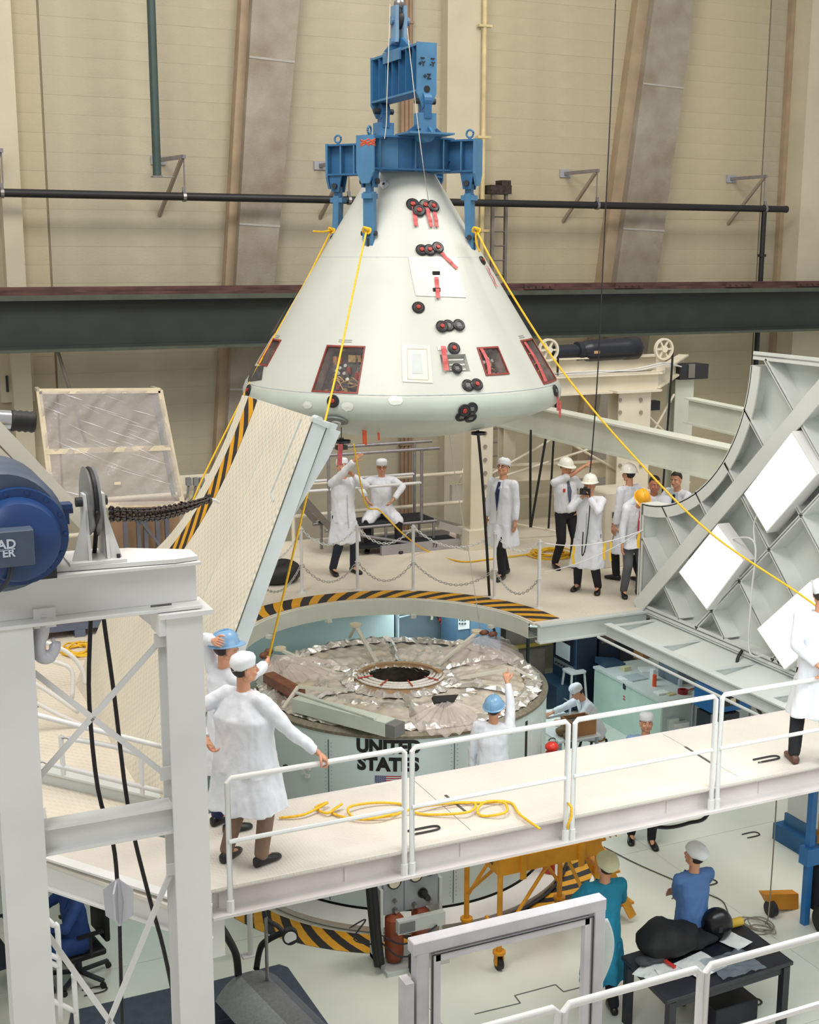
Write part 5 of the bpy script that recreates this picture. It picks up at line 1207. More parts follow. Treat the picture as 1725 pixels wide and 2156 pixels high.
# --------------------------------------------------------------- right rear hoist frame
HY = 4.5; CR = mat('hoist_cream', (226, 218, 198), .5, var=.05, scale=2); CRG = mat('hoist_pale_green', (212, 216, 202), .5, var=.05, scale=1.5)
hf2 = thing('rear_hoist', 'cream steel hoist frame of columns and beams behind the platform at right', 'steel frame', (6.6, HY, 3.0))
def pcol(x0, x1, y_, z1_, w_=.3, nm='column', z0_=3.0, m=CR): return obj(nm, MB().ibeam(((x0+x1)/2, y_, z0_), ((x0+x1)/2, y_, z1_), x1-x0, w_, .025, up=(0, 1, 0)), m, hf2)
a_, b_ = P(1293, 825, y=HY), P(1360, 825, y=HY); mc = pcol(a_.x, b_.x, HY, a_.z, .35)
for px in (1306, 1350):
    for py in (842, 868, 930, 980): q = P(px, py, y=HY-.19); obj('bolt_hole', MB().cyl(q, q+V3((0, -.012, 0)), .035, n=12), mat('hole_grey', (150, 142, 128), .6), hf2)
obj('cap_plate', MB().b2((a_.x-.12, HY-.3, a_.z), (b_.x+.12, HY+.3, a_.z+.04)), CR, hf2)
a_, b_ = P(985, 900, y=HY), P(1030, 900, y=HY); pcol(a_.x, b_.x, HY, a_.z+.6, .3)
for py in range(912, 1100, 28): q = P(1022, py, y=HY-.16); obj('bolt_hole', MB().cyl(q, q+V3((0, -.012, 0)), .035, n=10), mat('hole_grey', (150, 142, 128), .6), hf2)
obj('foot_plate', MB().b2((a_.x-.1, HY-.3, 3.0), (b_.x+.1, HY+.2, 3.35)), CR, hf2)
a_, b_ = P(1414, 800, y=HY+1.0), P(1452, 800, y=HY+1.0); pcol(a_.x, b_.x, HY+1.0, a_.z+.1, .3, m=CRG)
# cross beams (two stacked)
z_ = P(1300, 806, y=HY).z
obj('cross_beam', MB().ibeam((P(1120, 806, y=HY).x, HY, z_), (P(1385, 806, y=HY).x, HY, z_), .3, .34, .03), CR, hf2)
z2_ = P(1300, 765, y=HY+.5).z
obj('cross_beam', MB().ibeam((P(1130, 765, y=HY+.5).x, HY+.5, z2_), (P(1395, 765, y=HY+.5).x, HY+.5, z2_), .25, .28, .03), CR, hf2)
obj('side_beam', MB().ibeam(P(1380, 800, y=HY), P(1440, 762, y=HY+1.2), .2, .3, .03), CR, hf2)
XB = 4.68
pcol(4.56, 4.80, 5.5, 4.93, .24)
obj('long_beam', MB().ibeam((XB, 6.2, 5.18), (XB, -1.15, 5.18), .3, .50, .03), CRG, hf2)
xb2 = P(1455, 840, z=5.6).x
a_ = P(1452, 838, z=5.75); b_ = P(1600, 868, z=5.75); obj('long_beam', MB().ibeam(a_+V3((0, 0, -.2)), b_+V3((0, 0, -.2)), .2, .42, .03), CRG, hf2)
for (p, q) in (((1030, 1000), (1180, 915)), ((1160, 910), (1300, 990)), ((1030, 1012), (1290, 930)), ((1378, 905), (1420, 830)), ((1360, 870), (1410, 920)), ((1040, 1095), (1180, 1120))):
    obj('tie_rod', MB().cyl(P(*p, y=HY+.1), P(*q, y=HY+.1), .022, n=6), CR, hf2)
obj('girt_beam', MB().ibeam(P(1070, 995, y=HY+.6), P(1300, 985, y=HY+.6), .2, .3, .02), CR, hf2)
# rear hoist motor, spoked wheels, lamp box
t = thing('rear_hoist_motor', 'black cylindrical hoist motor on the cream cross beam at upper right', 'motor', P(1255, 750, y=HY+.5))
MK = mat('motor_black', (30, 34, 44), .35, var=.1)
a_ = P(1170, 742, y=HY+.5); b_ = P(1345, 732, y=HY+.5); d_ = b_-a_; L_ = d_.length
obj('motor_body', MB().lathe([(.01, 0), (.13, 0), (.13, L_*.24), (.17, L_*.25), (.17, L_*.3), (.15, L_*.31)], a_, 28, axis=d_, cap=False), MK, t, smooth='auto')
obj('gear_case', MB().lathe([(.15, L_*.31), (.19, L_*.36), (.2, L_*.4), (.2, L_*.8), (.21, L_*.82), (.21, L_*.97), (.17, L_), (.01, L_)], a_, 28, axis=d_, cap=False), MK, t, smooth='auto')
obj('end_cover', MB().cyl(a_+d_*.95, a_+d_*1.04, .08, n=14), MK, t)
obj('name_plate', MB().box(a_+d_*.42+V3((0, -.2, -.02)), (.12, .01, .05)), mat('plate_tan', (190, 150, 110), .5), t)
for (px, py, lb) in ((1155, 737, 'left spoked cream sheave wheel, half hidden behind the capsule edge'), (1398, 735, 'right spoked cream sheave wheel beside the black rear motor')):
    q = P(px, py, y=HY); t = thing('spoked_wheel', lb, 'pulley wheel', q, 'spoked sheave wheels')
    ax = V3((0, -1, 0)); R_w = .20
    obj('wheel_rim', MB().lathe([(R_w-.035, -.03), (R_w, -.03), (R_w, .03), (R_w-.035, .03), (R_w-.035, -.03)], q, 36, axis=ax, cap=False), CR, t, smooth='auto')
    for k in range(6): a2 = pi*k/3; v_ = V3((cos(a2), 0, sin(a2))); obj('spoke', MB().bar(q+v_*.04, q+v_*(R_w-.02), .03, .03, up=(0, 1, 0)), CR, t)
    obj('hub', MB().cyl(q+V3((0, -.05, 0)), q+V3((0, .05, 0)), .06, n=16), CR, t)
    obj('bracket', MB().b2((q.x-.09, q.y+.06, q.z-.45), (q.x+.09, q.y+.1, q.z+.03)), CR, t)
    obj('sheave_cable', MB().tube(smooth_pts([q+V3((R_w*.9, 0, 0)), q+V3((R_w, .0, -.2)), q+V3((R_w-.02, .02, -1.2)), q+V3((R_w-.1, .02, -3.2))]), .022, 6), BLACK, t)
t = thing('lamp_housing', 'small black floodlight box on the right rear column', 'floodlight', P(1450, 800, y=HY+.7))
obj('housing', MB().b2(P(1432, 800, y=HY+.7), P(1466, 763, y=HY+1.1)), DARK, t); obj('lens', MB().b2(P(1450, 796, y=HY+.68), P(1464, 766, y=HY+.69)), mat('lens_grey', (120, 118, 112), .2), t)
tag(obj('speaker_box', MB().b2(P(1362, 865, y=HY+1), P(1378, 842, y=HY+1.2)), DARK, None), 'small dark box behind the main cream column at right', 'box')
t = thing('steel_bundle', 'pale cables lying along the cream cross beam beneath the rear motor', 'cable', P(1250, 783, y=HY-.1))
for k, dy in enumerate((0, 4)): obj('cable', MB().tube(smooth_pts([P(1170, 786+dy, y=HY-.15), P(1260, 781+dy, y=HY-.15), P(1340, 780-dy, y=HY-.15), P(1400, 768-dy, y=HY-.1), P(1435, 772, y=HY+.4)]), .012, 6), WP, t)
# platform back railing (cream) across
t = thing('platform_railing', 'cream tube railing along the back of the platform behind the people', 'railing', (2, 5.7, 3))
for z_ in (3.55, 4.1): obj('rail_tube', MB().cyl((-3.5, 5.72, z_), (9, 5.72, z_), .035, n=8), CR, t)
for x in (-3, -1.2, .6, 4.6, 6.2, 7.8): obj('rail_post', MB().cyl((x, 5.72, 3.0), (x, 5.72, 4.1), .035, n=8), CR, t)
# big box and lower white wall behind the platform
struct('trim_9', MB().b2((-11, 5.95, -.03), (9.5, 6.15, 3.02)), mat('parapet_cream', (206, 200, 182), .7))
t = thing('cream_cabinet', 'tall cream cabinet with a handle, between the photographer and the yellow-helmet man', 'cabinet', P(1300, 1180, z=3.0))
q = V3((5.0, 2.3, 3.0))
a_ = P(1262, 1160, z=3.0)
obj('cabinet_body', MB().box((5.15, 2.55, 3.62), (.9, .7, 1.24)), CR, t, bevel=.01)
obj('handle', MB().box(P(1294, 1085, y=2.17), (.04, .05, .1)), DARK, t)
for py in (1103, 1108, 1112): obj('red_label', MB().box(P(1292, py, y=2.19), (.06, .01, .015)), RED, t)
# --------------------------------------------------------------- grey scaffold steps in the middle
st = thing('tube_steps', 'grey tubular maintenance steps with black treads behind the seated man', 'steps', (2.4, 4.7, 3.0))
SG = GALV; TY = 5.3; BKT = mat('black_tread', (32, 34, 40), .85, var=.2, scale=25, bump=.4)
x0, x1 = P(640, 1090, y=TY).x, P(888, 1090, y=TY).x
zs1 = P(800, 1100, y=4.85).z
obj('upper_tread', MB().b2((x0+.3, 4.8, zs1-.03), (x1, 5.4, zs1)), BKT, st)
obj('lower_tread', MB().b2((P(765, 1130, y=4.5).x, 4.6, zs1-.38), (P(965, 1130, y=4.5).x, 4.95, zs1-.35)), BKT, st)
for yy in (4.8, 5.4): obj('tread_rail', MB().cyl((x0+.2, yy, zs1-.05), (x1+.05, yy, zs1-.05), .03, n=10), SG, st, smooth='auto')
for (yy, pa, pb, zt_) in ((5.4, (656, 943), (909, 930), 0), (4.8, (642, 959), (925, 946), 0)):
    A_, B_ = P(*pa, y=yy), P(*pb, y=yy); zz = (A_.z+B_.z)/2
    obj('top_rail', MB().cyl((A_.x-.2, yy, zz), (B_.x, yy, zz), .028, n=10), SG, st, smooth='auto')
    xr = P(873 if yy > 5 else 888, 1000, y=yy).x
    obj('rail_post', MB().cyl((xr, yy, zs1-.05), (xr, yy, zz), .028, n=10), SG, st, smooth='auto')
    xl = P(692, 1000, y=yy).x; obj('rail_post', MB().cyl((xl, yy, zs1-.05), (xl, yy, zz), .028, n=10), SG, st, smooth='auto')
    zm = P(800, 1003 if yy > 5 else 1023, y=yy).z
    obj('mid_rail', MB().cyl((A_.x-.2, yy, zm), (xr, yy, zm), .026, n=10), mat('white_tube', (216, 216, 216), .4), st, smooth='auto')
fr1, fr2 = V3((3.45, 4.0, 3.03)), V3((1.75, 4.25, 3.03))
obj('base_channel', MB().b2((1.75, 4.5, 3.0), (3.45, 4.57, 3.16)), mat('base_grey', (168, 166, 168), .5, .2), st); put_text('73', .1, V3((2.75, 4.495, 3.09)), (1, 0, 0), (0, 0, 1), st, m=DARK)
obj('base_channel', MB().b2((1.6, 5.45, 3.0), (3.5, 5.52, 3.12)), mat('base_grey', (168, 166, 168), .5, .2), st)
for yy in (4.6, 5.4):
    obj('stringer', MB().bar((x1, yy, zs1-.08), (x1+.95, yy-.25, 3.12), .05, .12), mat('stringer_grey', (176, 172, 168), .5, .2), st)
    obj('stringer', MB().bar((x0+.25, yy, zs1-.0), (x0-.4, yy, zs1+.75), .05, .1), mat('stringer_dark', (120, 112, 106), .5, .2), st)
    for x in (x0+.35, (x0+x1)/2+.2, x1): obj('support_leg', MB().cyl((x, yy if yy > 5 else 4.8, 3.0), (x, yy if yy > 5 else 4.8, zs1-.05), .026, n=8), SG, st, smooth='auto')
obj('cross_tube', MB().cyl((x0+.5, 4.75, zs1-.1), (x1-.3, 4.55, 3.1), .028, n=8), SG, st, smooth='auto')
# inner tube
q = V3((-.18, 3.85, 3.0)); q = P(578, 1222, z=3.0); q.z = 3.0
ty = thing('inner_tube', 'black rubber inner tube lying on the platform beside the raised left panel', 'inner tube', q)
R_t, r_t = .28, .145; vs = []; n = 40; m2 = 16
for i in range(n):
    a_ = 2*pi*i/n
    for k in range(m2):
        b_ = 2*pi*k/m2; rr = r_t*(1+.04*sin(a_*13)*(1 if cos(b_) < .3 else .3)); vs.append(q+V3(((R_t+rr*cos(b_))*cos(a_), (R_t+rr*cos(b_))*sin(a_), r_t+rr*sin(b_))))
obj('rubber_tube', MB().add(vs, [(i*m2+k, ((i+1) % n)*m2+k, ((i+1) % n)*m2+(k+1) % m2, i*m2+(k+1) % m2) for i in range(n) for k in range(m2)]), BLACK, ty, smooth=True)
# cables hanging from the capsule and above
def hang(label, pts_, r, m, nm='cable', k=6, cat='cable', group=None): return tag(obj(nm, MB().tube(smooth_pts(pts_, k), r, 8), m, None, smooth=True), label, cat, group)
hang('thick black cable from the capsule base down behind the foil deck to the equipment', [P(1005, 893, y=1.0), P(1015, 1000, y=1.1), P(1025, 1150, y=1.3), P(1033, 1280, y=1.5), P(1045, 1345, y=1.7)], .022, BLACK)
hang('long thin black cable hanging in front of the right wall to the photographer', [P(1297, -5, y=2.2), P(1285, 250, y=2.0), P(1270, 560, y=1.8), P(1258, 800, y=1.6), P(1246, 960, y=1.5), P(1238, 1035, y=1.3)], .010, BLACK)
hang('thin white line hanging from the capsule base to the opening', [P(946, 910, y=.6), P(960, 1010, y=.7), P(972, 1080, y=.8), P(990, 1180, y=.9), P(1012, 1330, y=1.0)], .006, mat('thin_line', (200, 196, 186), .6), 'line')
hang('left black cable hanging behind the man with hand on hip', [P(1118, 905, y=4.2), P(1117, 1000, y=4.2), P(1117, 1110, y=4.2)], .022, BLACK, 'cable')
hang('right slanted black cable hanging behind the man with hand on hip', [P(1150, 920, y=4.1), P(1135, 1010, y=4.1), P(1118, 1110, y=4.1)], .022, BLACK, 'cable')
# electrical box and conduits on central pillar lower
t = thing('pillar_box', 'grey electrical box on the wall pillar left of the man in coat and tie', 'electrical box', P(965, 1040, y=5.8))
obj('box_body', MB().b2(P(952, 1055, y=5.85), P(985, 1018, y=5.95)), mat('box_pale', (196, 192, 182), .5), t); obj('conduit', MB().tube(smooth_pts([P(968, 1018, y=5.85), P(975, 990, y=5.85), P(990, 970, y=5.85), P(985, 930, y=5.85)]), .02, 6), CR, t)
# ================================================================== PEOPLE
SKIN = mat('skin', (208, 150, 118), .5, var=.05, scale=12); SKIN2 = mat('skin_tanned', (176, 112, 84), .5, var=.06, scale=12)
HAIRD = mat('hair_dark', (44, 32, 28), .6, var=.2, scale=60); EYEW = mat('eye_white', (226, 220, 214), .3); EYED = mat('eye_dark', (34, 26, 24), .3); LIPM = mat('lips', (172, 96, 84), .5)
COAT = mat('coat_white', (226, 229, 236), .8, var=.05, scale=3, bump=.25, bscale=18)
COATB = mat('coat_blue', (84, 122, 178), .8, var=.1, scale=3, bump=.25, bscale=18); COATT = mat('coat_turquoise', (32, 138, 172), .8, var=.1, scale=3, bump=.25, bscale=18)
NAVY = mat('suit_navy', (36, 46, 84), .8, var=.1, scale=4); SHLB = mat('shirt_light_blue', (142, 168, 206), .8, var=.06, scale=4)
TRB = mat('trousers_black', (28, 28, 34), .85, var=.1); TRN = mat('trousers_navy', (40, 46, 62), .85, var=.1); TRT = mat('trousers_tan', (134, 108, 90), .85, var=.1, bump=.2); TRG = mat('trousers_grey', (92, 94, 98), .85, var=.15)
SHB = mat('shoe_black', (24, 22, 24), .35, var=.1); SHBR = mat('shoe_brown', (96, 60, 46), .45, var=.1)
CAPM = mat('cap_cloth', (232, 234, 238), .8, var=.04, bump=.2, bscale=20); CAPY = mat('cap_cream', (214, 212, 176), .8, var=.06)
HHW = mat('helmet_white', (236, 234, 222), .25, var=.02); HHB = mat('helmet_blue', (120, 162, 198), .25, var=.03); HHY = mat('helmet_yellow', (240, 172, 36), .25, var=.03)
def remesh(mb_, voxel, smooth_n=2, fac=.5):
    me = bpy.data.meshes.new('r'); bm = bmesh.new(); vs = [bm.verts.new(p) for p in mb_.v]
    for f in mb_.f:
        try: bm.faces.new([vs[i] for i in f])
        except ValueError: pass
    bmesh.ops.recalc_face_normals(bm, faces=bm.faces); bm.to_mesh(me); bm.free()
    o = bpy.data.objects.new('r', me); COL.objects.link(o)
    m = o.modifiers.new('r', 'REMESH'); m.mode = 'VOXEL'; m.voxel_size = voxel
    if smooth_n: s_ = o.modifiers.new('s', 'SMOOTH'); s_.iterations = smooth_n; s_.factor = fac
    dg = bpy.context.evaluated_depsgraph_get(); dg.update(); r = bpy.data.meshes.new_from_object(o.evaluated_get(dg))
    out = MB(); out.add([v.co.copy() for v in r.vertices], [tuple(p.vertices) for p in r.polygons])
    nr = [v.normal.copy() for v in r.vertices]; bpy.data.objects.remove(o); bpy.data.meshes.remove(me); bpy.data.meshes.remove(r); return out, nr
def cap_(mb_, a, b, r0, r1, n=12):     # tapered capsule
    a, b = V3(a), V3(b); d = (b-a)
    if d.length < 1e-6: d = V3((0, 0, 1e-3))
    d.normalize(); pts_, rr = [], []
    for k in range(4): t_ = pi/2*k/4; pts_.append(a-d*(r0*cos(t_))); rr.append(max(.002, r0*sin(t_)))
    pts_.append(a); rr.append(r0); pts_.append(b); rr.append(r1)
    for k in range(3, -1, -1): t_ = pi/2*k/4; pts_.append(b+d*(r1*cos(t_))); rr.append(max(.002, r1*sin(t_)))
    return mb_.tube(pts_, rr, n)
def loft(mb_, secs, n=20):   # (centre, right vec, forward vec, rx, ry)
    vs = []
    for (c, x, y, rx, ry) in secs:
        for i in range(n):
            t_ = 2*pi*i/n; ct, st = cos(t_), sin(t_); e_ = .8
            vs.append(V3(c)+x*(rx*abs(ct)**e_*(1 if ct > 0 else -1))+y*(ry*abs(st)**e_*(1 if st > 0 else -1)))
    k = len(secs); fs = [(j*n+i, j*n+(i+1) % n, (j+1)*n+(i+1) % n, (j+1)*n+i) for j in range(k-1) for i in range(n)]
    fs += [tuple(range(n-1, -1, -1)), tuple(range((k-1)*n, k*n))]; return mb_.add(vs, fs)
def _head():
    m = MB(); m.ball((0, -.012, .035), (.076, .094, .092), 20); m.ball((0, .018, -.022), (.062, .072, .088), 18)
    m.ball((0, .052, -.082), (.034, .034, .026), 12)
    cap_(m, (0, .086, .012), (0, .108, -.022), .011, .016); m.ball((0, .102, -.03), (.019, .013, .010), 10)
    m.ball((0, .070, .026), (.056, .022, .014), 12)
    for s in (-1, 1):
        m.ball((s*.076, -.008, -.012), (.012, .022, .034), 10); m.ball((s*.038, .062, -.028), (.026, .026, .02), 10); m.ball((s*.05, .0, -.06), (.022, .045, .03), 10)
    m.ball((0, .084, -.052), (.024, .012, .007), 10); m.ball((0, .082, -.063), (.021, .012, .007), 10)
    return remesh(m, .0065, 3)[0]
HEAD = _head()
def hair_mb(kind='short'):
    m = MB().ball((0, -.014, .036), (.083, .102, .1), 28); out = []
    for v in m.v:
        front = v.y-.02; low = .045+.25*max(0, v.y)-.9*max(0, -v.y)*.9
        th = low if v.y > -.03 else -.075
        if v.y > .03 and v.z < .085: v = V3((0, -.014, .036))+(v-V3((0, -.014, .036)))*.78
        elif v.z < th-.02: v = V3((0, -.014, .036))+(v-V3((0, -.014, .036)))*.8
        out.append(v+V3((0, 0, 0)))
    m.v = out; return m
def cap_mb(kind):
    m = MB()
    if kind == 'cloth':
        m.lathe([(.001, .155), (.05, .15), (.082, .128), (.094, .10), (.092, .085), (.089, .06), (.087, .035), (.080, .035), (.080, .06)], (0, -.012, 0), 28, cap=False)
        m.v = [V3((v.x, (v.y+.012)*1.16-.012, v.z+.012*noise.noise(v*22)-.18*min(0, v.y)*0-.02*max(0, -v.y)/.1)) for v in m.v]
    elif kind == 'puffy':
        m.lathe([(.001, .165), (.07, .155), (.108, .12), (.118, .085), (.108, .055), (.09, .04), (.082, .04)], (0, -.018, 0), 28, cap=False)
        m.v = [V3((v.x, (v.y+.018)*1.15-.018, v.z+.016*noise.noise(v*22)-.25*max(0, -v.y)*.5)) for v in m.v]
    else:
        m.lathe([(.001, .172), (.04, .168), (.075, .15), (.1, .112), (.112, .07), (.116, .052), (.13, .046), (.13, .04), (.105, .042), (.1, .07), (.09, .1), (.05, .14), (.001, .15)], (0, -.008, 0), 36, cap=False)
        o_ = []
        for v in m.v:
            y = (v.y+.008)*1.16-.008
            if hypot(v.x, v.y) > .118 and v.y > .02: y += .045*(v.y/.13); z_ = v.z-.012*(v.y/.13)
            else: z_ = v.z
            o_.append(V3((v.x, y, z_)))
        m.v = o_
        m.tube([V3((0, .115*cos(t_)*1.14-.008, .05+.128*sin(t_))) for t_ in [radians(8+16.4*k) for k in range(11)]], .009, 6)
    return m
def ik(S, T, a, b, hint):
    d = T-S; L_ = min(d.length, (a+b)*.995); L_ = max(L_, abs(a-b)+.02); dn = d.normalized(); T2 = S+dn*L_
    x = (a*a-b*b+L_*L_)/(2*L_); h = sqrt(max(0, a*a-x*x)); hv = V3(hint)-dn*V3(hint).dot(dn)
    if hv.length < 1e-4: hv = V3((0, -1, 0))-dn*(-dn.y)
    return S+dn*x+hv.normalized()*h, T2
def hand_mb(mb_, w_, d, pn, side, curl=.35, point=False, S=1.):
    # w_: wrist, d: direction of the hand, pn: palm normal (where the fingers curl to), side: +1 thumb to the given side vector
    d = V3(d).normalized(); pn = (V3(pn)-d*V3(pn).dot(d)).normalized(); sv = d.cross(pn)*side
    loft(mb_, [(w_-d*.03*S, sv, pn, .026*S, .02*S), (w_+d*.015*S, sv, pn, .03*S, .017*S), (w_+d*.055*S, sv, pn, .041*S, .016*S), (w_+d*.09*S, sv, pn, .04*S, .013*S)], 12)
    for i, (off, ln) in enumerate(((.03, .072), (.0105, .08), (-.0095, .074), (-.029, .058))):
        c_ = curl*(.9+.15*i); 
        if point: c_ = .05 if i == 0 else 1.35
        p = w_+d*.088*S+sv*off*S; dd = d; ang_ = c_*.7
        for k, (fr_, r_) in enumerate(((.45, .0092), (.31, .0084), (.24, .0074))):
            dd = (d*cos(ang_)+pn*sin(ang_)).normalized(); q = p+dd*(ln*fr_*S); cap_(mb_, p, q, r_*S, (r_-.0008)*S, 8); p = q; ang_ += c_*.9
    t0 = w_+d*.02*S+sv*.026*S; t1 = t0+(d*.55+sv*.65+pn*.3*(curl+.3)).normalized()*.042*S; t2 = t1+(d*.85+sv*.25+pn*(.3+curl*.6)).normalized()*.03*S; t3 = t2+(d*.9+pn*(.3+curl)).normalized()*.024*S
    cap_(mb_, t0-sv*.006*S, t1, .014*S, .0108*S, 8); cap_(mb_, t1, t2, .0108*S, .0095*S, 8); cap_(mb_, t2, t3, .0095*S, .008*S, 8)
def facevec(deg):   # 0 toward the camera, 90 to image right, 180 away, -90 to image left
    a = radians(deg); f = V3((sin(YAW), cos(YAW), 0)); return (-f*cos(a)+RT*sin(a)).normalized()
def person(label, base, face, H=1.84, lean=(0, 0), pelvis=None, feet=None, hands=(None, None), elbows=(None, None), hdir=(0, -.05), top='coat', topm=COAT, hem=.52, trm=TRB, shm=SHB, hat='cloth', hatm=CAPM, glasses=False, tie=None, sleeve='long',
           skin=SKIN, girth=1., curl=(.35, .35), point=(False, False), palms=(None, None), knees=(None, None), seed=0, seated=False, collar=True, badge=False, extra=None, fine=False, arm=1.):
    S = H/1.8; base = V3(base); fy_ = facevec(face); fx = V3((fy_.y, -fy_.x, 0)); up = V3((0, 0, 1))
    def W(p): p = V3(p)*S; return base+fx*p.x+fy_*p.y+up*p.z
    def L(wp): q = V3(wp)-base; return V3((q.dot(fx), q.dot(fy_), q.z))/S
    root = thing('person', label, 'person', base)
    pel = V3(pelvis if pelvis else (0, 0, .93)); ft = feet or [(-.12, .02, 0), (.12, -.02, 0)]
    lx, ly = lean; spine = V3((sin(lx), sin(ly)*cos(lx), cos(lx)*cos(ly))).normalized(); xr = V3((1, 0, 0)); xr = (xr-spine*xr.dot(spine)).normalized(); yf_ = spine.cross(xr)
    chest = pel+spine*.34; neck = pel+spine*.545; sh = [neck-spine*.05-xr*.185, neck-spine*.05+xr*.185]
    hd = V3((sin(hdir[0])*cos(hdir[1]), cos(hdir[0])*cos(hdir[1]), sin(hdir[1]))).normalized(); hx = hd.cross(V3((0, 0, 1))).normalized(); hz_ = hx.cross(hd)
    hz_ = (hz_+spine*.25).normalized(); hx = hd.cross(hz_).normalized(); hz_ = hx.cross(hd)
    hc = neck+spine*.085+hz_*.09+hd*.02
    HM = lambda p: hc+hx*p[0]+hd*p[1]+hz_*p[2]
    g = girth
    # arms
    El, Wr = [], []
    for s in (0, 1):
        sg = -1 if s == 0 else 1; T = hands[s]
        if T is None: T = sh[s]+V3((sg*.07, .04, -.54))
        else: T = V3(T[1:]) if False else (L(T[1]) if T[0] == 'w' else V3(T))
        e_, t_ = ik(sh[s], T, .285*arm, .265*arm, elbows[s] or (sg*.5, -.8, -.2)); El.append(e_); Wr.append(t_)
    hips = [pel-xr*.09-V3((0, 0, .03)), pel+xr*.09-V3((0, 0, .03))]; Kn, An = [], []
    for s in (0, 1):
        a_ = V3(ft[s])+V3((0, -.05, .085)); k_, a2 = ik(hips[s], a_, .43, .42, (knees[s] or ((0, 1, .05)))); Kn.append(k_); An.append(a2)
    # body: one continuous skin surface
    b = MB()
    loft(b, [(pel-spine*.08, xr, yf_, .13, .09), (pel, xr, yf_, .15*g, .105*g), (pel+spine*.15, xr, yf_, .13*g, .1*g), (chest, xr, yf_, .155*g, .11), (chest+spine*.12, xr, yf_, .15, .095), (neck-spine*.01, xr, yf_, .07, .06)], 18)
    for s in (0, 1):
        cap_(b, neck-spine*.05, sh[s], .06, .052); cap_(b, sh[s], El[s], .05, .038); cap_(b, El[s], Wr[s], .04, .026)
        cap_(b, hips[s], Kn[s], .078, .052); cap_(b, Kn[s], An[s], .053, .036); cap_(b, An[s], An[s]+V3((0, .12, -.05)), .036, .028)
    cap_(b, neck-spine*.05, hc-hz_*.05-hd*.02, .058, .054)
    body, _ = remesh(b, .014 if not fine else .011, 2)
    n0 = len(body.v); body.add([HM(v) for v in HEAD.v], HEAD.f)
    for s in (0, 1):
        dv = (Wr[s]-El[s]).normalized(); pn = palms[s] or (((1 if s == 0 else -1), .1, 0)); 
        hand_mb(body, Wr[s], dv, pn, (1 if s == 0 else -1)*1, curl[s], point[s])
    body.v = [W(v) for v in body.v]; obj('body', body, skin, root, smooth=True)
    def part(nm, m_, mt, sm=True, par=None, **k): m_.v = [W(v) for v in m_.v]; return obj(nm, m_, mt, par or root, smooth=sm, **k)
    def hpart(nm, m_, mt, sm=True, par=None, **k): m_.v = [HM(v) for v in m_.v]; return part(nm, m_, mt, sm, par, **k)
    for s in (-1, 1): hpart('eye', MB().ball((s*.03, .071, .008), (.0125, .011, .008), 10), EYEW); hpart('pupil', MB().ball((s*.03, .081, .008), (.0055, .003, .0055), 8), EYED); hpart('eyebrow', MB().bar((s*.016, .090, .028), (s*.046, .078, .028), .008, .006), HAIRD)
    hpart('lips', MB().ball((0, .0915, -.057), (.021, .006, .006), 8), LIPM)
    hpart('hair', hair_mb(), HAIRD)
    if hat:
        h_ = hpart('helmet' if hat == 'hard' else 'cap', cap_mb(hat), hatm, 'auto' if hat == 'hard' else True, fixn=True)
    if glasses:
        m_ = MB()
        for s in (-1, 1): m_.tube([V3((s*.032+.022*cos(t_), .094-.012*abs(cos(t_))*(1 if s*cos(t_) > 0 else 0), .006+.017*sin(t_))) for t_ in [2*pi*k/14 for k in range(14)]], .0032, 5, closed=True); m_.tube([V3((s*.052, .09, .01)), V3((s*.078, .04, .012)), V3((s*.08, -.01, .004))], .003, 5)
        m_.tube([V3((-.01, .1, .01)), V3((.01, .1, .01))], .003, 5); hpart('glasses', m_, BLACK)
    # shoes and trousers
    for s in (0, 1):
        m_ = MB(); f0 = An[s]-V3((0, 0, .085)); fwd = V3((0, 1, 0)); r_ = V3((1, 0, 0)); yaw_ = (-.16 if s == 0 else .16); fwd = V3((sin(yaw_), cos(yaw_), 0)); r_ = V3((fwd.y, -fwd.x, 0)); u_ = V3((0, 0, 1))
        loft(m_, [(f0-fwd*.075+u_*.035, r_, u_, .02, .02), (f0-fwd*.065+u_*.045, r_, u_, .036, .042), (f0+u_*.052, r_, u_, .042, .05), (f0+fwd*.07+u_*.04, r_, u_, .046, .038), (f0+fwd*.14+u_*.03, r_, u_, .05, .029), (f0+fwd*.19+u_*.024, r_, u_, .036, .022), (f0+fwd*.205+u_*.02, r_, u_, .012, .012)], 14)
        m_.v = [V3((v.x, v.y, max(v.z, f0.z+.002))) for v in m_.v]; part('shoe', m_, shm)
    t = MB(); loft(t, [(pel-spine*.1, xr, yf_, .14*g, .105*g), (pel, xr, yf_, .168*g, .125*g), (pel+spine*.08, xr, yf_, .155*g, .118*g)], 18)
    for s in (0, 1):
        cap_(t, hips[s], Kn[s], .1*min(g, 1.1), .074); cap_(t, Kn[s], An[s]+V3((0, 0, .02)), .075, .06)
    tm, nr = remesh(t, .015, 2); tm.v = [v+n_*(.006*noise.noise(V3((v.x*9+seed, v.y*9, v.z*5)))) for v, n_ in zip(tm.v, nr)]
    part('trousers', tm, trm)
    # upper garment
    c = MB(); gg = g; dn = V3((0, 0, -1))
    sec = [(neck+spine*.005, xr, yf_, .078, .07), (neck-spine*.035, xr, yf_, .13, .082), (chest+spine*.11, xr, yf_, .185, .118), (chest, xr, yf_, .185*gg, .135*gg), (chest-spine*.14, xr, yf_, .172*gg, .13*gg), (pel+spine*.04, xr, yf_, .182*gg, .142*gg)]
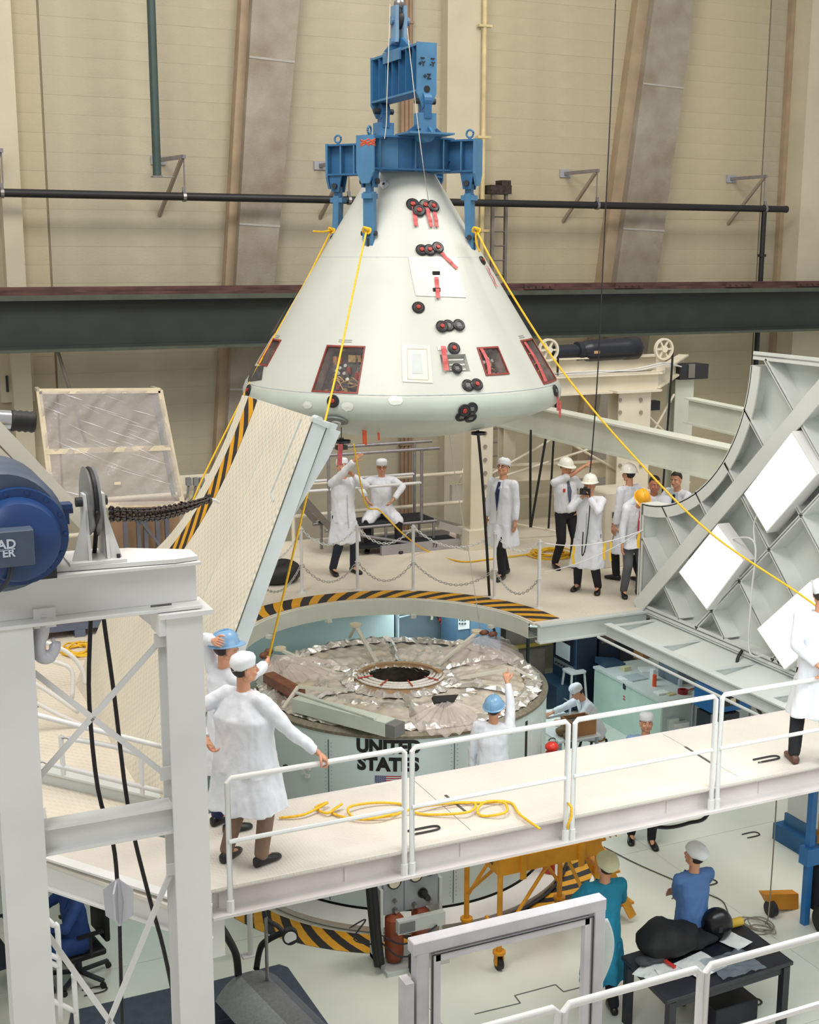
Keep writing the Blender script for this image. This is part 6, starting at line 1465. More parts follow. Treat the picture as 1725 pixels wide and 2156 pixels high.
    if top == 'coat' and not seated:
        L_ = pel.z-hem; hx_ = (Kn[0]+Kn[1])/2; hcx = V3(((ft[0][0]+ft[1][0])/2, (ft[0][1]+ft[1][1])/2, hem)); hcx = (V3((pel.x, pel.y, hem))*.5+V3((hcx.x, hcx.y, hem))*.5); sp = abs(ft[0][0]-ft[1][0])*.3+abs(ft[0][1]-ft[1][1])*.25
        for q, (a_, b_) in ((.33, (.192, .155)), (.7, (.205, .165)), (1., (.215, .172))):
            cc = pel.lerp(hcx, q); sec.append((cc, V3((1, 0, 0)), V3((0, 1, 0)), a_*gg+sp*q*.35, b_*gg+abs(ft[0][1]-ft[1][1])*.22*q))
    elif top == 'coat':
        sec.append((pel-spine*.06, xr, yf_, .185*gg, .15*gg))
    else: sec.append((pel+spine*.0, xr, yf_, .176*gg, .135*gg)); 
    loft(c, sec, 24)
    for s in (0, 1):
        cap_(c, neck-spine*.055, sh[s], .072, .07)
        cap_(c, sh[s], El[s], .072, .056) if sleeve == 'long' else cap_(c, sh[s], sh[s].lerp(El[s], .72), .07, .066)
        if sleeve == 'long': c.tube([El[s]-(Wr[s]-El[s])*.12, El[s], El[s].lerp(Wr[s], .5), El[s].lerp(Wr[s], .9)], [.045, .058, .052, .046], 14)
        if top == 'coat' and seated: cap_(c, hips[s], hips[s].lerp(Kn[s], .92), .122, .105)
    cm, nr = remesh(c, .015 if not fine else .012, 2)
    k1 = V3((seed*1.7, seed*.9, seed)); 
    cm.v = [v+n_*(.011*noise.noise(V3((v.x*11, v.y*11, v.z*3.0))+k1)+.007*noise.noise(V3((v.x*24, v.y*24, v.z*11))+k1)+(.012*sin(atan2(v.y-pel.y, v.x-pel.x)*7+seed) if (v.z < pel.z-.1 and top == 'coat' and not seated) else 0)) for v, n_ in zip(cm.v, nr)]
    ct = part({'coat': 'coat', 'shirt': 'shirt'}[top], cm, topm)
    fr_ = lambda x, t_, o_=0: (pel.lerp(neck, t_)+xr*x+yf_*((.128*gg if t_ < .75 else .128-.05*(t_-.75)*4)+o_))
    if collar:
        m_ = MB()
        for s in (-1, 1): m_.poly([neck+yf_*.062+xr*s*.012-spine*.02, neck+yf_*.05+xr*s*.07+spine*.02, neck+yf_*.1+xr*s*.085-spine*.08, neck+yf_*.112+xr*s*.03-spine*.15], yf_*.012)
        part('collar', m_, topm, False, ct)
    if tie:
        m_ = MB().poly([neck+yf_*.086-spine*.02-xr*.018, neck+yf_*.086-spine*.02+xr*.018, chest+yf_*.142+xr*.034+spine*.02, pel+yf_*.145*gg+spine*.1, chest+yf_*.142-xr*.034+spine*.02], yf_*.012); part('tie', m_, tie, False)
    if top == 'coat' and not seated:
        m_ = MB(); m_.tube([chest+yf_*(.138*gg)-spine*.02, pel+spine*.04+yf_*(.146*gg), V3((hcx.x, hcx.y+.165*gg, hem+.25))], .004, 4); part('coat_opening', m_, mat('coat_shadow', (176, 180, 190), .8), True, ct)
    if badge: part('badge', MB().box(chest+xr*.09+yf_*.135+spine*.04, (.04, .01, .055)), RED, False, ct)
    root['_fx'] = tuple(fx); return root, W, L, dict(sh=sh, Wr=Wr, El=El, hc=hc, HM=HM, pel=pel, neck=neck)
def wp(px, py, **k): return ('w', P(px, py, **k))
def at3(px, py, z=3.0): q = P(px, py, z=z); return V3((q.x, q.y, z))

# 1 man reaching up at the left back
b1 = at3(724, 1208)
person('man in long white coat reaching up to the yellow rope under the capsule', b1, 30, 1.88, feet=[(.16, .0, 0), (-.17, .05, 0)][::-1], hands=[wp(742, 1000, y=b1.y-.2), wp(748, 968, y=b1.y-.35)], elbows=[(-.7, .3, -.6), (.6, .2, -.6)], hdir=(.2, .35), trm=TRN, seed=1, hem=.50)
# 2 seated man
b2 = at3(806, 1160); b2.y += .0
person('man in white coat and glasses seated on the grey steps', b2, 4, 1.86, pelvis=(0, -.36, .66), feet=[(-.26, .12, 0), (.25, .08, 0)], hands=[(-.18, .02, .98-.1), (.27, .02, .9)], elbows=[(-1, .1, .6), (1, .1, .6)], hdir=(0, -.05), seated=True, glasses=True, seed=2, lean=(0, .12), knees=[(-.5, 1, .3), (.5, 1, .3)])
# 3 man in coat and tie
b3 = at3(1056, 1216)
person('man in long white coat and dark tie, glasses, beside the thick black cable', b3, -38, 1.92, feet=[(-.08, .15, 0), (.08, -.18, 0)], hdir=(-.1, .28), tie=NAVY, glasses=True, hem=.50, seed=3)
# 4 shirt sleeves
b4 = at3(1188, 1196)
person('man in white short-sleeved shirt and helmet, one arm raised, other hand on hip', b4, 22, 1.82, top='shirt', topm=mat('shirt_white', (228, 230, 236), .8, var=.04, bump=.2), hands=[(-.2, .1, 1.0), wp(1249, 972, y=b4.y-.25)], elbows=[(-1, -.2, .1), (.6, .1, -.5)], sleeve='short', hat='hard', hatm=HHW, tie=mat('tie_grey', (92, 98, 118), .7), feet=[(-.14, .1, 0), (.14, 0, 0)], trm=TRB, seed=4, badge=True, hdir=(-.25, -.1), lean=(.05, 0), skin=SKIN)
# 5 photographer
b5 = at3(1236, 1246)
_, W5, L5, d5 = person('photographer in long white coat and white helmet holding a black camera to his eye', b5, -22, 1.80, hands=[(-.03, .19, 1.5), (.07, .17, 1.49)], elbows=[(-.8, .1, -.8), (.8, .1, -.8)], hat='hard', hatm=HHW, hdir=(0, .05), hem=.40, seed=5, feet=[(-.17, .05, 0), (.17, -.03, 0)], girth=1.06, palms=[(1, .6, .3), (-1, .6, .3)], curl=(.8, .8), glasses=False)
cc = W5((0.02, .2, 1.58)); t = thing('camera', 'black photo camera held up by the man in the white helmet', 'camera', cc)
fy5 = facevec(-22); fx5 = V3((fy5.y, -fy5.x, 0)); M5 = Matrix((fx5, fy5, V3((0, 0, 1)))).transposed()
obj('camera_body', MB().box(cc, (.15, .05, .09), M=M5), BLACK, t); obj('camera_lens', MB().cyl(cc, cc+fy5*.09, .03, n=14), DARK, t); obj('viewfinder', MB().box(cc+V3((0, 0, .055)), (.05, .04, .03), M=M5), DARK, t)
obj('neck_strap', MB().tube(smooth_pts([cc-fx5*.07, cc-fx5*.08-V3((0, 0, .3))+fy5*.03, cc-fx5*.05-V3((0, 0, .8))+fy5*.07, cc-V3((0, 0, .95))+fy5*.08, cc+fx5*.0-V3((0, 0, .6))+fy5*.06]), .009, 6), BLACK, t)
# 6 man behind, white helmet facing left away
b6 = at3(1318, 1222)
person('man in white coat and white helmet turned away, standing behind the yellow-helmet man', b6, -140, 1.84, hat='hard', hatm=HHW, feet=[(-.1, .16, 0), (.1, -.14, 0)], seed=6, hem=.45, hdir=(.0, .0))
# 7 yellow helmet looking down
b7 = at3(1333, 1254)
person('man in yellow helmet and grey trousers bending his head to look down', b7, 8, 1.74, hat='hard', hatm=HHY, trm=TRG, lean=(-.02, .36), hdir=(0, -.75), feet=[(-.1, .02, 0), (.16, .08, 0)], seed=7, hem=.78, tie=PINK, hands=[(-.3, .22, .72), None], pelvis=(0, -.08, .92))
# 8, 9 men leaning behind the panel rim
b8 = V3((P(1378, 1010, y=.9).x, .9, 3.0)); 
person('bareheaded tanned man in white coat leaning on the panel rim', b8, -25, 1.86, hat=None, skin=SKIN2, lean=(-.1, .38), hands=[(-.02, .5, 1.16), (.2, .5, 1.15)], seed=8, elbows=[(-1, 0, -.5), (1, 0, -.5)], hdir=(-.5, -.1), hem=.5)
b9 = V3((P(1442, 1030, y=.9).x, .9, 3.0))
person('dark-haired man in white coat leaning on the panel rim, rightmost on the far platform', b9, -52, 1.84, hat=None, lean=(0, .3), hands=[(-.1, .5, 1.12), (.1, .5, 1.1)], seed=9, elbows=[(-1, 0, -.5), (1, 0, -.5)], hdir=(-.25, -.05), tie=NAVY, hem=.5)
# 10 blue helmet man at the rail, arm behind head
b10 = V3((P(505, 1600, y=-4.95).x-.02, -4.62, 3.0))
person('man in light blue helmet, arm raised to his head, behind the large man', b10, 130, 1.80, hat='hard', hatm=HHB, hands=[wp(452, 1350, y=-4.7), wp(560, 1398, y=-4.4)], elbows=[(-.9, .1, .5), (.6, 0, -.6)], hdir=(.15, .02), seed=10, trm=NAVY, hem=.5, fine=True, feet=[(-.1, 0, 0), (.12, 0, 0)])
# 11 large man, back view
b11 = at3(522, 1812)
hr = P(700, 1600, y=-6.0)
person('large man in white coat and tan trousers, back to us, hand on the rail', b11, 146, 1.83, girth=1.42, arm=1.14, trm=TRT, hands=[wp(437, 1560, y=-5.35), ('w', V3((cuts[0], RY, RZ))+V3((P(688, 1608, y=RY).x-cuts[0]-.02, .0, .035)))], elbows=[(-1, -.3, .1), (.5, -.3, -.5)], hdir=(.5, .06), seed=11, hem=.50, fine=True, curl=(.6, .95), palms=[(1, 0, 0), (.2, .2, -1)], feet=[(-.14, -.05, 0), (.15, .05, 0)], hat='cloth')
# 12 pointing man on the work stand
zs_ = 1.36; b12 = V3((P(1040, 1500, y=-2.85).x, -2.85, zs_))
person('man in light blue helmet pointing up at the foil deck, back to us', b12, 165, 1.76, hat='hard', hatm=HHB, hands=[None, wp(1068, 1424, y=-2.75)], elbows=[(-.7, -.3, -.3), (.8, .2, -.3)], hdir=(0, .2), seed=12, point=(False, True), hem=.5, palms=[None, (-.2, 1, -.4)], fine=True)
# 13 cropped man at right
b13 = at3(1708, 1603)
person('man in white coat cropped by the right edge, hands behind his back', b13, 172, 1.90, hands=[(-.03, -.2, 1.02), (.08, -.2, 1.0)], elbows=[(-1, -.4, 0), (1, -.4, 0)], seed=13, shm=SHBR, fine=True, hem=.48, hdir=(.4, .1), feet=[(-.17, 0, 0), (.14, -.03, 0)])
# 14 writer, seated
b14 = V3((P(1228, 1500, y=2.0).x, 1.2, 0)); q = P(1252, 1540, z=.5)
b14 = V3((q.x, q.y, 0))
person('man in white coat and cap seated writing at the low white table', b14, -78, 1.84, pelvis=(0, -.02, .52), feet=[(-.14, .48, 0), (.16, .4, 0)], lean=(0, .42), hands=[(-.22, .62, .80), (.14, .66, .80)], elbows=[(-1, 0, -.6), (1, 0, -.6)], hdir=(0, -.6), seated=True, seed=14, knees=[(0, .3, 1), (0, .3, 1)], palms=[(0, 0, -1), (0, 0, -1)], trm=TRN)
# 15 light blue shirt man
b15 = V3((P(1357, 1780, z=0).x-.0, P(1340, 1778, z=0).y, 0))
person('man in light blue shirt and white cap looking up from behind the gangway', b15, 0, 1.92, top='shirt', topm=SHLB, hdir=(0, .15), seed=15, hat='cloth', feet=[(-.12, .1, 0), (.12, -.05, 0)])
# 16 turquoise coat
b16 = V3((P(1264, 2128, z=0).x, P(1264, 2128, z=0).y, 0))
person('man in bright turquoise coat and cream cap, back to us on the lower floor', b16, 195, 1.84, topm=COATT, hatm=CAPY, hat='puffy', hdir=(-.15, .3), seed=16, hem=.38, fine=True, hands=[(-.1, .22, 1.15), (.02, .24, 1.14)], elbows=[(-1, -.2, -.3), (1, -.2, -.3)], trm=TRB)
# 17 blue coat
b17 = V3((P(1448, 2104, z=0).x, P(1448, 2104, z=0).y, 0))
person('man in slate blue coat and white puffed cap, arms folded, behind the black table', b17, 205, 1.84, topm=COATB, hat='puffy', hdir=(-.35, .2), seed=17, hem=.55, fine=True, hands=[(.14, .19, 1.12), (-.02, .21, 1.17)], elbows=[(-1, -.1, -.3), (1, -.1, -.3)])
# 18 seated blue man lower left
q = P(165, 2010, z=.3); b18 = V3((q.x, q.y, 0))
person('man in dark blue coat seated in a black office chair, seen through the portal frame', b18, -55, 1.80, topm=mat('coat_royal_blue', (38, 74, 138), .8, var=.1, bump=.2), pelvis=(0, 0, .5), feet=[(-.12, .45, 0), (.12, .4, 0)], hands=[(-.12, .42, .82), (.15, .4, .8)], lean=(0, .1), seated=True, seed=18, knees=[(0, .3, 1), (0, .3, 1)], elbows=[(-1, -.2, -.3), (1, -.2, -.3)], hat=None)
# ================================================================== EQUIPMENT BELOW THE PLATFORM
RB = mat('rack_blue', (44, 72, 98), .45, var=.08); RK = mat('rack_dark', (24, 34, 50), .5, var=.1); MINT = mat('bench_mint', (196, 220, 208), .45, var=.04)
GREYM = mat('grey_panel_metal', (152, 156, 160), .45, .2, .06); PAPER = mat('paper_white', (226, 228, 226), .8, var=.04); CARD = mat('cardboard', (164, 118, 76), .8, var=.1); LGB = mat('instrument_blue', (84, 112, 136), .45, var=.05)
# blue rack with chart recorder
c0 = P(1210, 1500, z=0); x0 = c0.x; y0 = c0.y; y1 = P(1162, 1470, x=x0).y; x1 = P(1252, 1490, y=y0).x; zt = 2.25
t = thing('recorder_rack', 'tall blue equipment rack with a white chart recorder, behind the stool', 'equipment rack', (x0, y0, 0))
obj('rack_body', MB().b2((x0, y0, .05), (x1, y1, zt)), RB, t, bevel=.01); obj('rack_side', MB().b2((x0+.02, y0-.012, .06), (x1, y0, zt-.02)), RK, t)
def fp(u, z0_, v, z1_, d=.02, m=None, nm='panel', par=None): return obj(nm, MB().b2((x0-d, y0+(y1-y0)*u, z0_), (x0, y0+(y1-y0)*v, z1_)), m, par or t)
zz = lambda py: P(1185, py, x=x0).z
fp(.08, zz(1388), .9, zz(1338), .03, RK, 'recorder_frame'); fp(.2, zz(1383), .8, zz(1350), .035, mat('chart_paper', (222, 228, 230), .5), 'chart_paper'); fp(.1, zz(1406), .9, zz(1392), .02, GREYM, 'switch_row')
tp = fp(.08, zz(1334), .92, zz(1320), .02, GREYM, 'top_panel')
for k in range(8):
    for r_ in (0, 1): obj('toggle', MB().box((x0-.03, y0+(y1-y0)*(.14+.1*k), zz(1324+7*r_)), (.03, .03, .03)), PAPER, tp)
for k in range(6): obj('knob', MB().cyl((x0-.02, y0+(y1-y0)*(.18+.12*k), zz(1399)), (x0-.05, y0+(y1-y0)*(.18+.12*k), zz(1399)), .02, n=8), DARK, tp)
obj('foot_shelf', MB().b2((x0-.35, y0+.05, 0.0), (x0, y1, .5)), RB, t)
for (pa, pb, nm, lb, mm) in ((1258, 1300, 'dark_rack', 'dark navy equipment rack right of the recorder rack', RK), (1303, 1345, 'dark_rack', 'dark navy rack at the back beneath the platform corner', RK)):
    a_ = P(pa, 1490 if pa < 1300 else 1440, z=0); b_ = P(pb, 1490 if pa < 1300 else 1440, y=a_.y); t2 = thing(nm, lb, 'equipment rack', (a_.x, a_.y, 0))
    obj('rack_body', MB().b2((a_.x, a_.y, .05), (b_.x, a_.y+.8, 2.1)), mm, t2); obj('rack_base', MB().b2((a_.x+.02, a_.y+.02, 0), (b_.x-.02, a_.y+.78, .05)), DARK, t2)
    obj('shelf_opening', MB().b2((a_.x+.04, a_.y-.01, 1.2), (b_.x-.04, a_.y, 1.7)), mat('shelf_brown', (92, 74, 66), .7), t2)
# console behind the foil deck
y_ = 2.75
a_, b_ = P(963, 1340, y=y_), P(988, 1294, y=y_)
t = thing('control_console', 'light blue instrument console with a white dial panel behind the foil deck', 'console', (a_.x, y_, 0))
obj('console_body', MB().b2((a_.x, y_, 0), (P(1056, 1300, y=y_).x, y_+.6, b_.z)), LGB, t, bevel=.01); obj('dial_panel', MB().b2((a_.x+.015, y_-.02, P(970, 1325, y=y_).z), (b_.x, y_, P(970, 1300, y=y_).z)), PAPER, t)
for k in range(6): obj('dial', MB().cyl(P(968+6*(k % 3), 1305+8*(k//3), y=y_-.02), P(968+6*(k % 3), 1305+8*(k//3), y=y_-.05), .015, n=8), DARK, t)
obj('side_panel', MB().b2((b_.x+.02, y_-.012, 1.0), (P(1053, 1300, y=y_).x, y_, b_.z-.03)), mat('console_face', (96, 124, 148), .4), t)
t = thing('red_fittings', 'red valve fittings with a cream tag hanging behind the foil deck', 'fittings', P(915, 1300, y=3.4))
for (px, py, r_) in ((906, 1281, .035), (903, 1287, .03), (925, 1296, .03), (927, 1305, .03), (930, 1312, .025)): obj('red_valve', MB().ball(P(px, py, y=3.45), r_, 8), RED, t, smooth=True)
obj('cream_tag', MB().bar(P(912, 1280, y=3.48), P(909, 1305, y=3.48), .04, .01), PADT, t); obj('hang_strap', MB().bar(P(908, 1275, y=3.5), P(930, 1315, y=3.5), .012, .012), DARK, t)
hang('black hose looping below the platform rim right of the console', [V3((P(1083, 1288, y=2.9).x, 2.9, 2.96)), P(1083, 1290, y=2.9), P(1095, 1315, y=2.9), P(1120, 1335, y=2.9), P(1160, 1340, y=2.9)], .03, BLACK, 'hose', cat='hose')
t = thing('pipe_rail', 'pale horizontal pipe below the platform between the console and the rack', 'pipe', P(1100, 1318, y=3.2)); obj('pipe', MB().cyl(P(1055, 1315, y=3.2), P(1160, 1320, y=3.2), .03, n=8), CW, t); obj('pipe_drop', MB().cyl((P(1113, 1305, y=3.2).x, 3.2, 2.7), (P(1113, 1305, y=3.2).x, 3.2, 0), .03, n=8), BLACK, t)
t = thing('crate_stack', 'grey brown equipment crates in shadow below the platform right of the console', 'crate', P(1110, 1380, y=4.5))
a_, b_ = P(1065, 1370, y=4.5), P(1150, 1300, y=4.5); obj('crate_body', MB().b2((a_.x, 4.5, 0), (b_.x, 5.3, b_.z)), mat('crate_brown_grey', (120, 108, 100), .7, var=.15), t); obj('crate_lid', MB().b2((a_.x-.03, 4.45, b_.z), (b_.x+.03, 5.33, b_.z+.05)), GREYM, t); obj('yellow_rail', MB().b2((a_.x, 4.4, P(1100, 1365, y=4.4).z), (b_.x+.3, 4.45, P(1100, 1358, y=4.4).z)), mat('rail_yellow_dark', (150, 128, 52), .5), t)
# white stool and writer furniture
def stool(nm, lb, c, h, m_, seatm, square=True, rs=.17):
    t = thing(nm, lb, 'stool', c); obj('seat', (MB().rbox(c+V3((0, 0, h)), (rs*2, rs*2, .03), .06) if square else MB().cyl(c+V3((0, 0, h-.02)), c+V3((0, 0, h+.015)), rs, n=20)), seatm, t)
    for sx in (-1, 1):
        for sy in (-1, 1): obj('leg', MB().bar(c+V3((sx*rs*.75, sy*rs*.75, h)), c+V3((sx*rs*1.1, sy*rs*1.1, 0)), .03, .03), m_, t)
    obj('foot_rail', MB().tube([c+V3((sx*rs, sy*rs, h*.35)) for sx, sy in ((-1, -1), (1, -1), (1, 1), (-1, 1))], .012, 6, closed=True), m_, t); return t
q = P(1207, 1500, z=.0); stool('white_stool', 'tall white square stool behind the writing man', V3((q.x, q.y, 0)), .78, WP, WP)
stool('wooden_stool', 'round wooden stool under the writing man', V3((b14.x, b14.y, 0)), .40, DARK, mat('stool_wood', (170, 116, 62), .5, var=.12), False, .18)
q = P(1200, 1536, z=.72); fw14 = facevec(-78); tc_ = b14+fw14*.72
t = thing('writing_table', 'low white table with papers and boxes in front of the writing man', 'table', (tc_.x, tc_.y, 0))
obj('table_top', MB().box((tc_.x, tc_.y-.2, .73), (.75, 1.3, .03)), WP, t)
for sx in (-1, 1):
    for sy in (-1, 1): obj('leg', MB().b2((tc_.x+sx*.33-.02, tc_.y-.2+sy*.6-.02, 0), (tc_.x+sx*.33+.02, tc_.y-.2+sy*.6+.02, .72)), GREYM, t)
for k, (dx, dy) in enumerate(((.05, .1), (-.15, .0), (.0, -.2))): tag(obj('paper_sheet', MB().box((tc_.x+dx, tc_.y+dy, .748+.004*k), (.21, .3, .003), rot=.3*k), PAPER, None), ['paper sheet under the writing hand of the seated man', 'loose paper sheet at the left of the low white table', 'paper sheet nearest the cardboard box on the low white table'][k], 'paper')
q = P(1222, 1560, z=.74)
t = thing('cardboard_box', 'open cardboard box with brown sides right behind the gangway rail', 'box', (tc_.x+.1, tc_.y-.62, .745)); c = V3((tc_.x+.1, tc_.y-.62, .745))
obj('box_sides', MB().b2(c+V3((-.22, -.16, 0)), c+V3((-.2, .16, .24))).b2(c+V3((.2, -.16, 0)), c+V3((.22, .16, .24))).b2(c+V3((-.22, -.17, 0)), c+V3((.22, -.15, .24))).b2(c+V3((-.22, .15, 0)), c+V3((.22, .17, .24))), CARD, t); obj('box_contents', MB().box(c+V3((0, 0, .1)), (.38, .28, .18)), mat('dark_contents', (96, 80, 66), .8, var=.3, scale=20), t)
for k, (dx, dy, s_) in enumerate(((-.28, -.3, .12), (-.3, -.52, .1))): tag(obj('brown_pouch', MB().ball(c+V3((dx, dy+.3, .06)), (s_, s_, .07), 8), mat('brown_pouch', (130, 104, 70), .8, var=.2), None, smooth=True), ['crumpled brown pouch left of the cardboard box', 'crumpled brown pouch nearest the red extinguisher'][k], 'pouch')
q = P(1161, 1572, z=1.0); ep = V3((q.x, q.y, 0)); ex = P(1161, 1572, y=-1.55); 
q = P(1162, 1590, y=-1.7)
t = thing('red_extinguisher', 'bright red round-topped canister beside the white hull, behind the gangway rail', 'canister', (q.x, q.y, 0))
zt_ = P(1162, 1562, y=-1.7).z
obj('canister_body', MB().lathe([(.07, 0), (.08, .02), (.08, zt_-.14), (.05, zt_-.1)], (q.x, q.y, 0), 20), RED, t, smooth='auto'); obj('round_cap', MB().lathe([(.02, zt_-.11), (.085, zt_-.09), (.09, zt_-.05), (.05, zt_-.01), (.001, zt_)], (q.x, q.y, 0), 20, cap=False), mat('bright_red', (214, 50, 34), .35), t, smooth=True); obj('handle_ring', MB().tube([V3((q.x+.05*cos(k), q.y, zt_+.02+.03*sin(k))) for k in [pi*i/6 for i in range(7)]], .008, 6), DARK, t)
# workbench
BZ = .92
a_ = P(1258, 1402, z=BZ); n_ = P(1387, 1478, z=BZ)
bx0 = (a_.x+n_.x)/2; by1, by0 = a_.y, n_.y; bx1 = bx0+1.35
t = thing('workbench', 'long mint green workbench with a white top, cluttered with papers and small boxes', 'workbench', (bx0, by0, 0))
obj('bench_top', MB().b2((bx0-.02, by0-.02, BZ-.04), (bx1+.6, by1+.02, BZ)), WC, t); obj('side_panel', MB().b2((bx0, by0, 0), (bx0+.03, by1, BZ-.04)), MINT, t)
for k in range(3): obj('front_panel', MB().b2((bx0+.03+k*.6, by0, .0), (bx0+.6+k*.6, by0+.03, BZ-.04)), mat('bench_grey', (176, 186, 186), .5), t)
obj('back_carcass', MB().b2((bx0+.04, by0+.04, 0), (bx1+.55, by1-.02, BZ-.05)), GREYM, t)
q = P(1315, 1445, x=bx0-.01); obj('lock', MB().box(q, (.02, .06, .1)), DARK, t)
for py in (1466, 1472): obj('red_sticker', MB().box(P(1314, py, x=bx0-.012), (.006, .05, .02)), RED, t)
obj('wall_socket', MB().b2(P(1408, 1560, y=by0-.06), V3((P(1430, 1520, y=by0-.06).x, by0, P(1430, 1512, y=by0-.06).z))), WC, t); obj('wall_socket', MB().b2(P(1422, 1556, y=by0-.12), V3((P(1452, 1520, y=by0-.12).x, by0-.02, P(1452, 1520, y=by0-.12).z))), WP, t)
rd = random.Random(11)
def on_bench(px, py): q = P(px, py, z=BZ); return V3((q.x, q.y, BZ))
clut = [('binder', (1285, 1398), (.42, .34, .07), RB, 'dark blue sloped binder at the near left corner of the workbench', 'binder'), ('book', (1337, 1428), (.34, .3, .025), mat('book_grey', (176, 186, 190), .6), 'open grey booklet on the workbench beside the orange tube', 'book'),
        ('carton', (1352, 1385), (.26, .2, .16), CARD, 'brown carton at the back of the workbench', 'box'), ('white_carton', (1402, 1405), (.16, .14, .14), PAPER, 'white carton on the workbench left of the grey chest', 'box'), ('white_carton', (1375, 1432), (.07, .1, .2), WP, 'white upright packet beside the orange tube', 'packet'),
        ('small_box', (1318, 1412), (.14, .1, .08), mat('box_cream', (206, 200, 160), .6), 'small cream box behind the binder', 'box'), ('paper_pile', (1365, 1412), (.3, .26, .03), PAPER, 'pile of white paper in the middle of the workbench', 'paper'), ('paper_pile', (1393, 1460), (.22, .16, .03), PAPER, 'small paper pile near the front edge of the workbench', 'paper'), ('notepad', (1412, 1462), (.16, .12, .02), mat('pad_tan', (196, 186, 140), .7), 'tan notepad left of the red straps', 'notepad'),
        ('small_box', (1385, 1388), (.12, .1, .1), mat('box_cream', (206, 200, 160), .6), 'cream box behind the white carton', 'box'), ('paper_pile', (1310, 1428), (.16, .2, .012), PAPER, 'single sheets near the lock edge of the workbench', 'paper')]
for nm, pq, s_, m_, lb, ct_ in clut:
    c = on_bench(*pq); r_ = rd.uniform(-.5, .5); o_ = MB().box(c+V3((0, 0, s_[2]/2)), s_, rot=r_)
    if nm == 'binder': o_ = MB().poly([c+V3((-.21, -.17, 0)), c+V3((.21, -.17, 0)), c+V3((.21, -.17, .04)), c+V3((-.21, -.17, .12))], (0, .34, 0))
    tag(obj(nm, o_, m_, None, bevel=.004), lb, ct_)
c = on_bench(1378, 1445); tag(obj('orange_tube', MB().cyl(c, c+V3((0, 0, .2)), .035, n=14), mat('tube_orange', (226, 84, 40), .5), None, smooth='auto'), 'bright orange upright tube on the workbench', 'tube')
c = on_bench(1432, 1445); tag(obj('clear_bottle', MB().lathe([(.04, 0), (.04, .11), (.015, .15), (.015, .18)], c, 16), mat('bottle_grey', (190, 200, 206), .2, alpha=.7), None, smooth='auto'), 'pale plastic bottle in front of the grey chest', 'bottle')
c = on_bench(1438, 1460); t = thing('red_straps', 'dark red coiled strap with a long tail on the workbench', 'strap', c); obj('strap_coil', MB().lathe([(.05, 0), (.085, 0), (.085, .07), (.05, .07), (.05, 0)], c, 18, cap=False), mat('dark_red', (140, 24, 34), .5), t, smooth='auto'); obj('strap_tail', MB().tube(smooth_pts([c+V3((.08, 0, .03)), c+V3((.25, .08, .02)), c+V3((.45, .1, .02))]), .02, 6, flat=.4), mat('dark_red', (140, 24, 34), .5), t)
a_ = on_bench(1416, 1450); t = thing('grey_chest', 'large grey blue storage chest on the right end of the workbench', 'chest', a_); a_ = on_bench(1420, 1438)
obj('chest_body', MB().box(a_+V3((.42, .15, .22)), (.9, .55, .44)), mat('chest_grey', (104, 116, 128), .5, var=.06), t, bevel=.01); obj('tan_band', MB().box(a_+V3((.42, .15, .3)), (.912, .562, .03)), mat('band_tan', (160, 152, 120), .6), t); obj('handle', MB().box(a_+V3((.5, -.135, .18)), (.16, .02, .03)), DARK, t)
# blue cart with instruments
a_ = P(1500, 1530, z=.75); t = thing('instrument_cart', 'bright blue instrument cabinet on a grey trolley at the right under the hinge frame', 'instrument cabinet', (a_.x, a_.y, 0))
IB = mat('cabinet_bright_blue', (28, 104, 168), .45)
obj('blue_cabinet', MB().b2((a_.x, a_.y, .95), (a_.x+.75, a_.y+.5, 1.35)), IB, t, bevel=.01); obj('dark_window', MB().b2((a_.x+.15, a_.y-.012, 1.05), (a_.x+.5, a_.y, 1.2)), DARK, t); obj('cream_dial', MB().b2((a_.x+.32, a_.y-.02, 1.08), (a_.x+.42, a_.y-.01, 1.17)), PADT, t)
obj('knob_panel', MB().b2((a_.x-.0, a_.y-.03, .55), (a_.x+.5, a_.y+.4, .92)), mat('panel_black', (40, 44, 52), .5), t)
for k in range(12): q = V3((a_.x+.06+.1*(k % 4), a_.y-.03, .62+.1*(k//4))); obj('knob', MB().cyl(q, q+V3((0, -.02, 0)), .02, n=8), GREYM, t)
for sx in (0, .75):
    for sy in (0, .5): obj('trolley_leg', MB().b2((a_.x+sx-.02, a_.y+sy-.02, 0), (a_.x+sx+.02, a_.y+sy+.02, .95)), GREYM, t)
t = thing('dark_shelf_unit', 'dark blue grey shelving with tubing behind the workbench, below the hinge frame', 'shelf', P(1395, 1370, z=1.2)); q = V3((bx1+1.2, by1+1.9, 0))
for z_ in (.4, .9, 1.4): obj('shelf', MB().box(q+V3((0, 0, z_)), (1.6, .5, .04)), RK, t)
for sx in (-.8, .8): obj('upright', MB().box(q+V3((sx, 0, .8)), (.05, .5, 1.6)), RK, t)
hang('black hose hanging from the upright panel down over the hinge frame at right', [P(1563, 1370, x=3.85), P(1553, 1390, x=3.75), P(1552, 1430, x=3.7), P(1572, 1465, x=3.7), P(1595, 1490, y=-3.2), P(1610, 1520, y=-3.0)], .022, BLACK, 'hose', cat='hose')
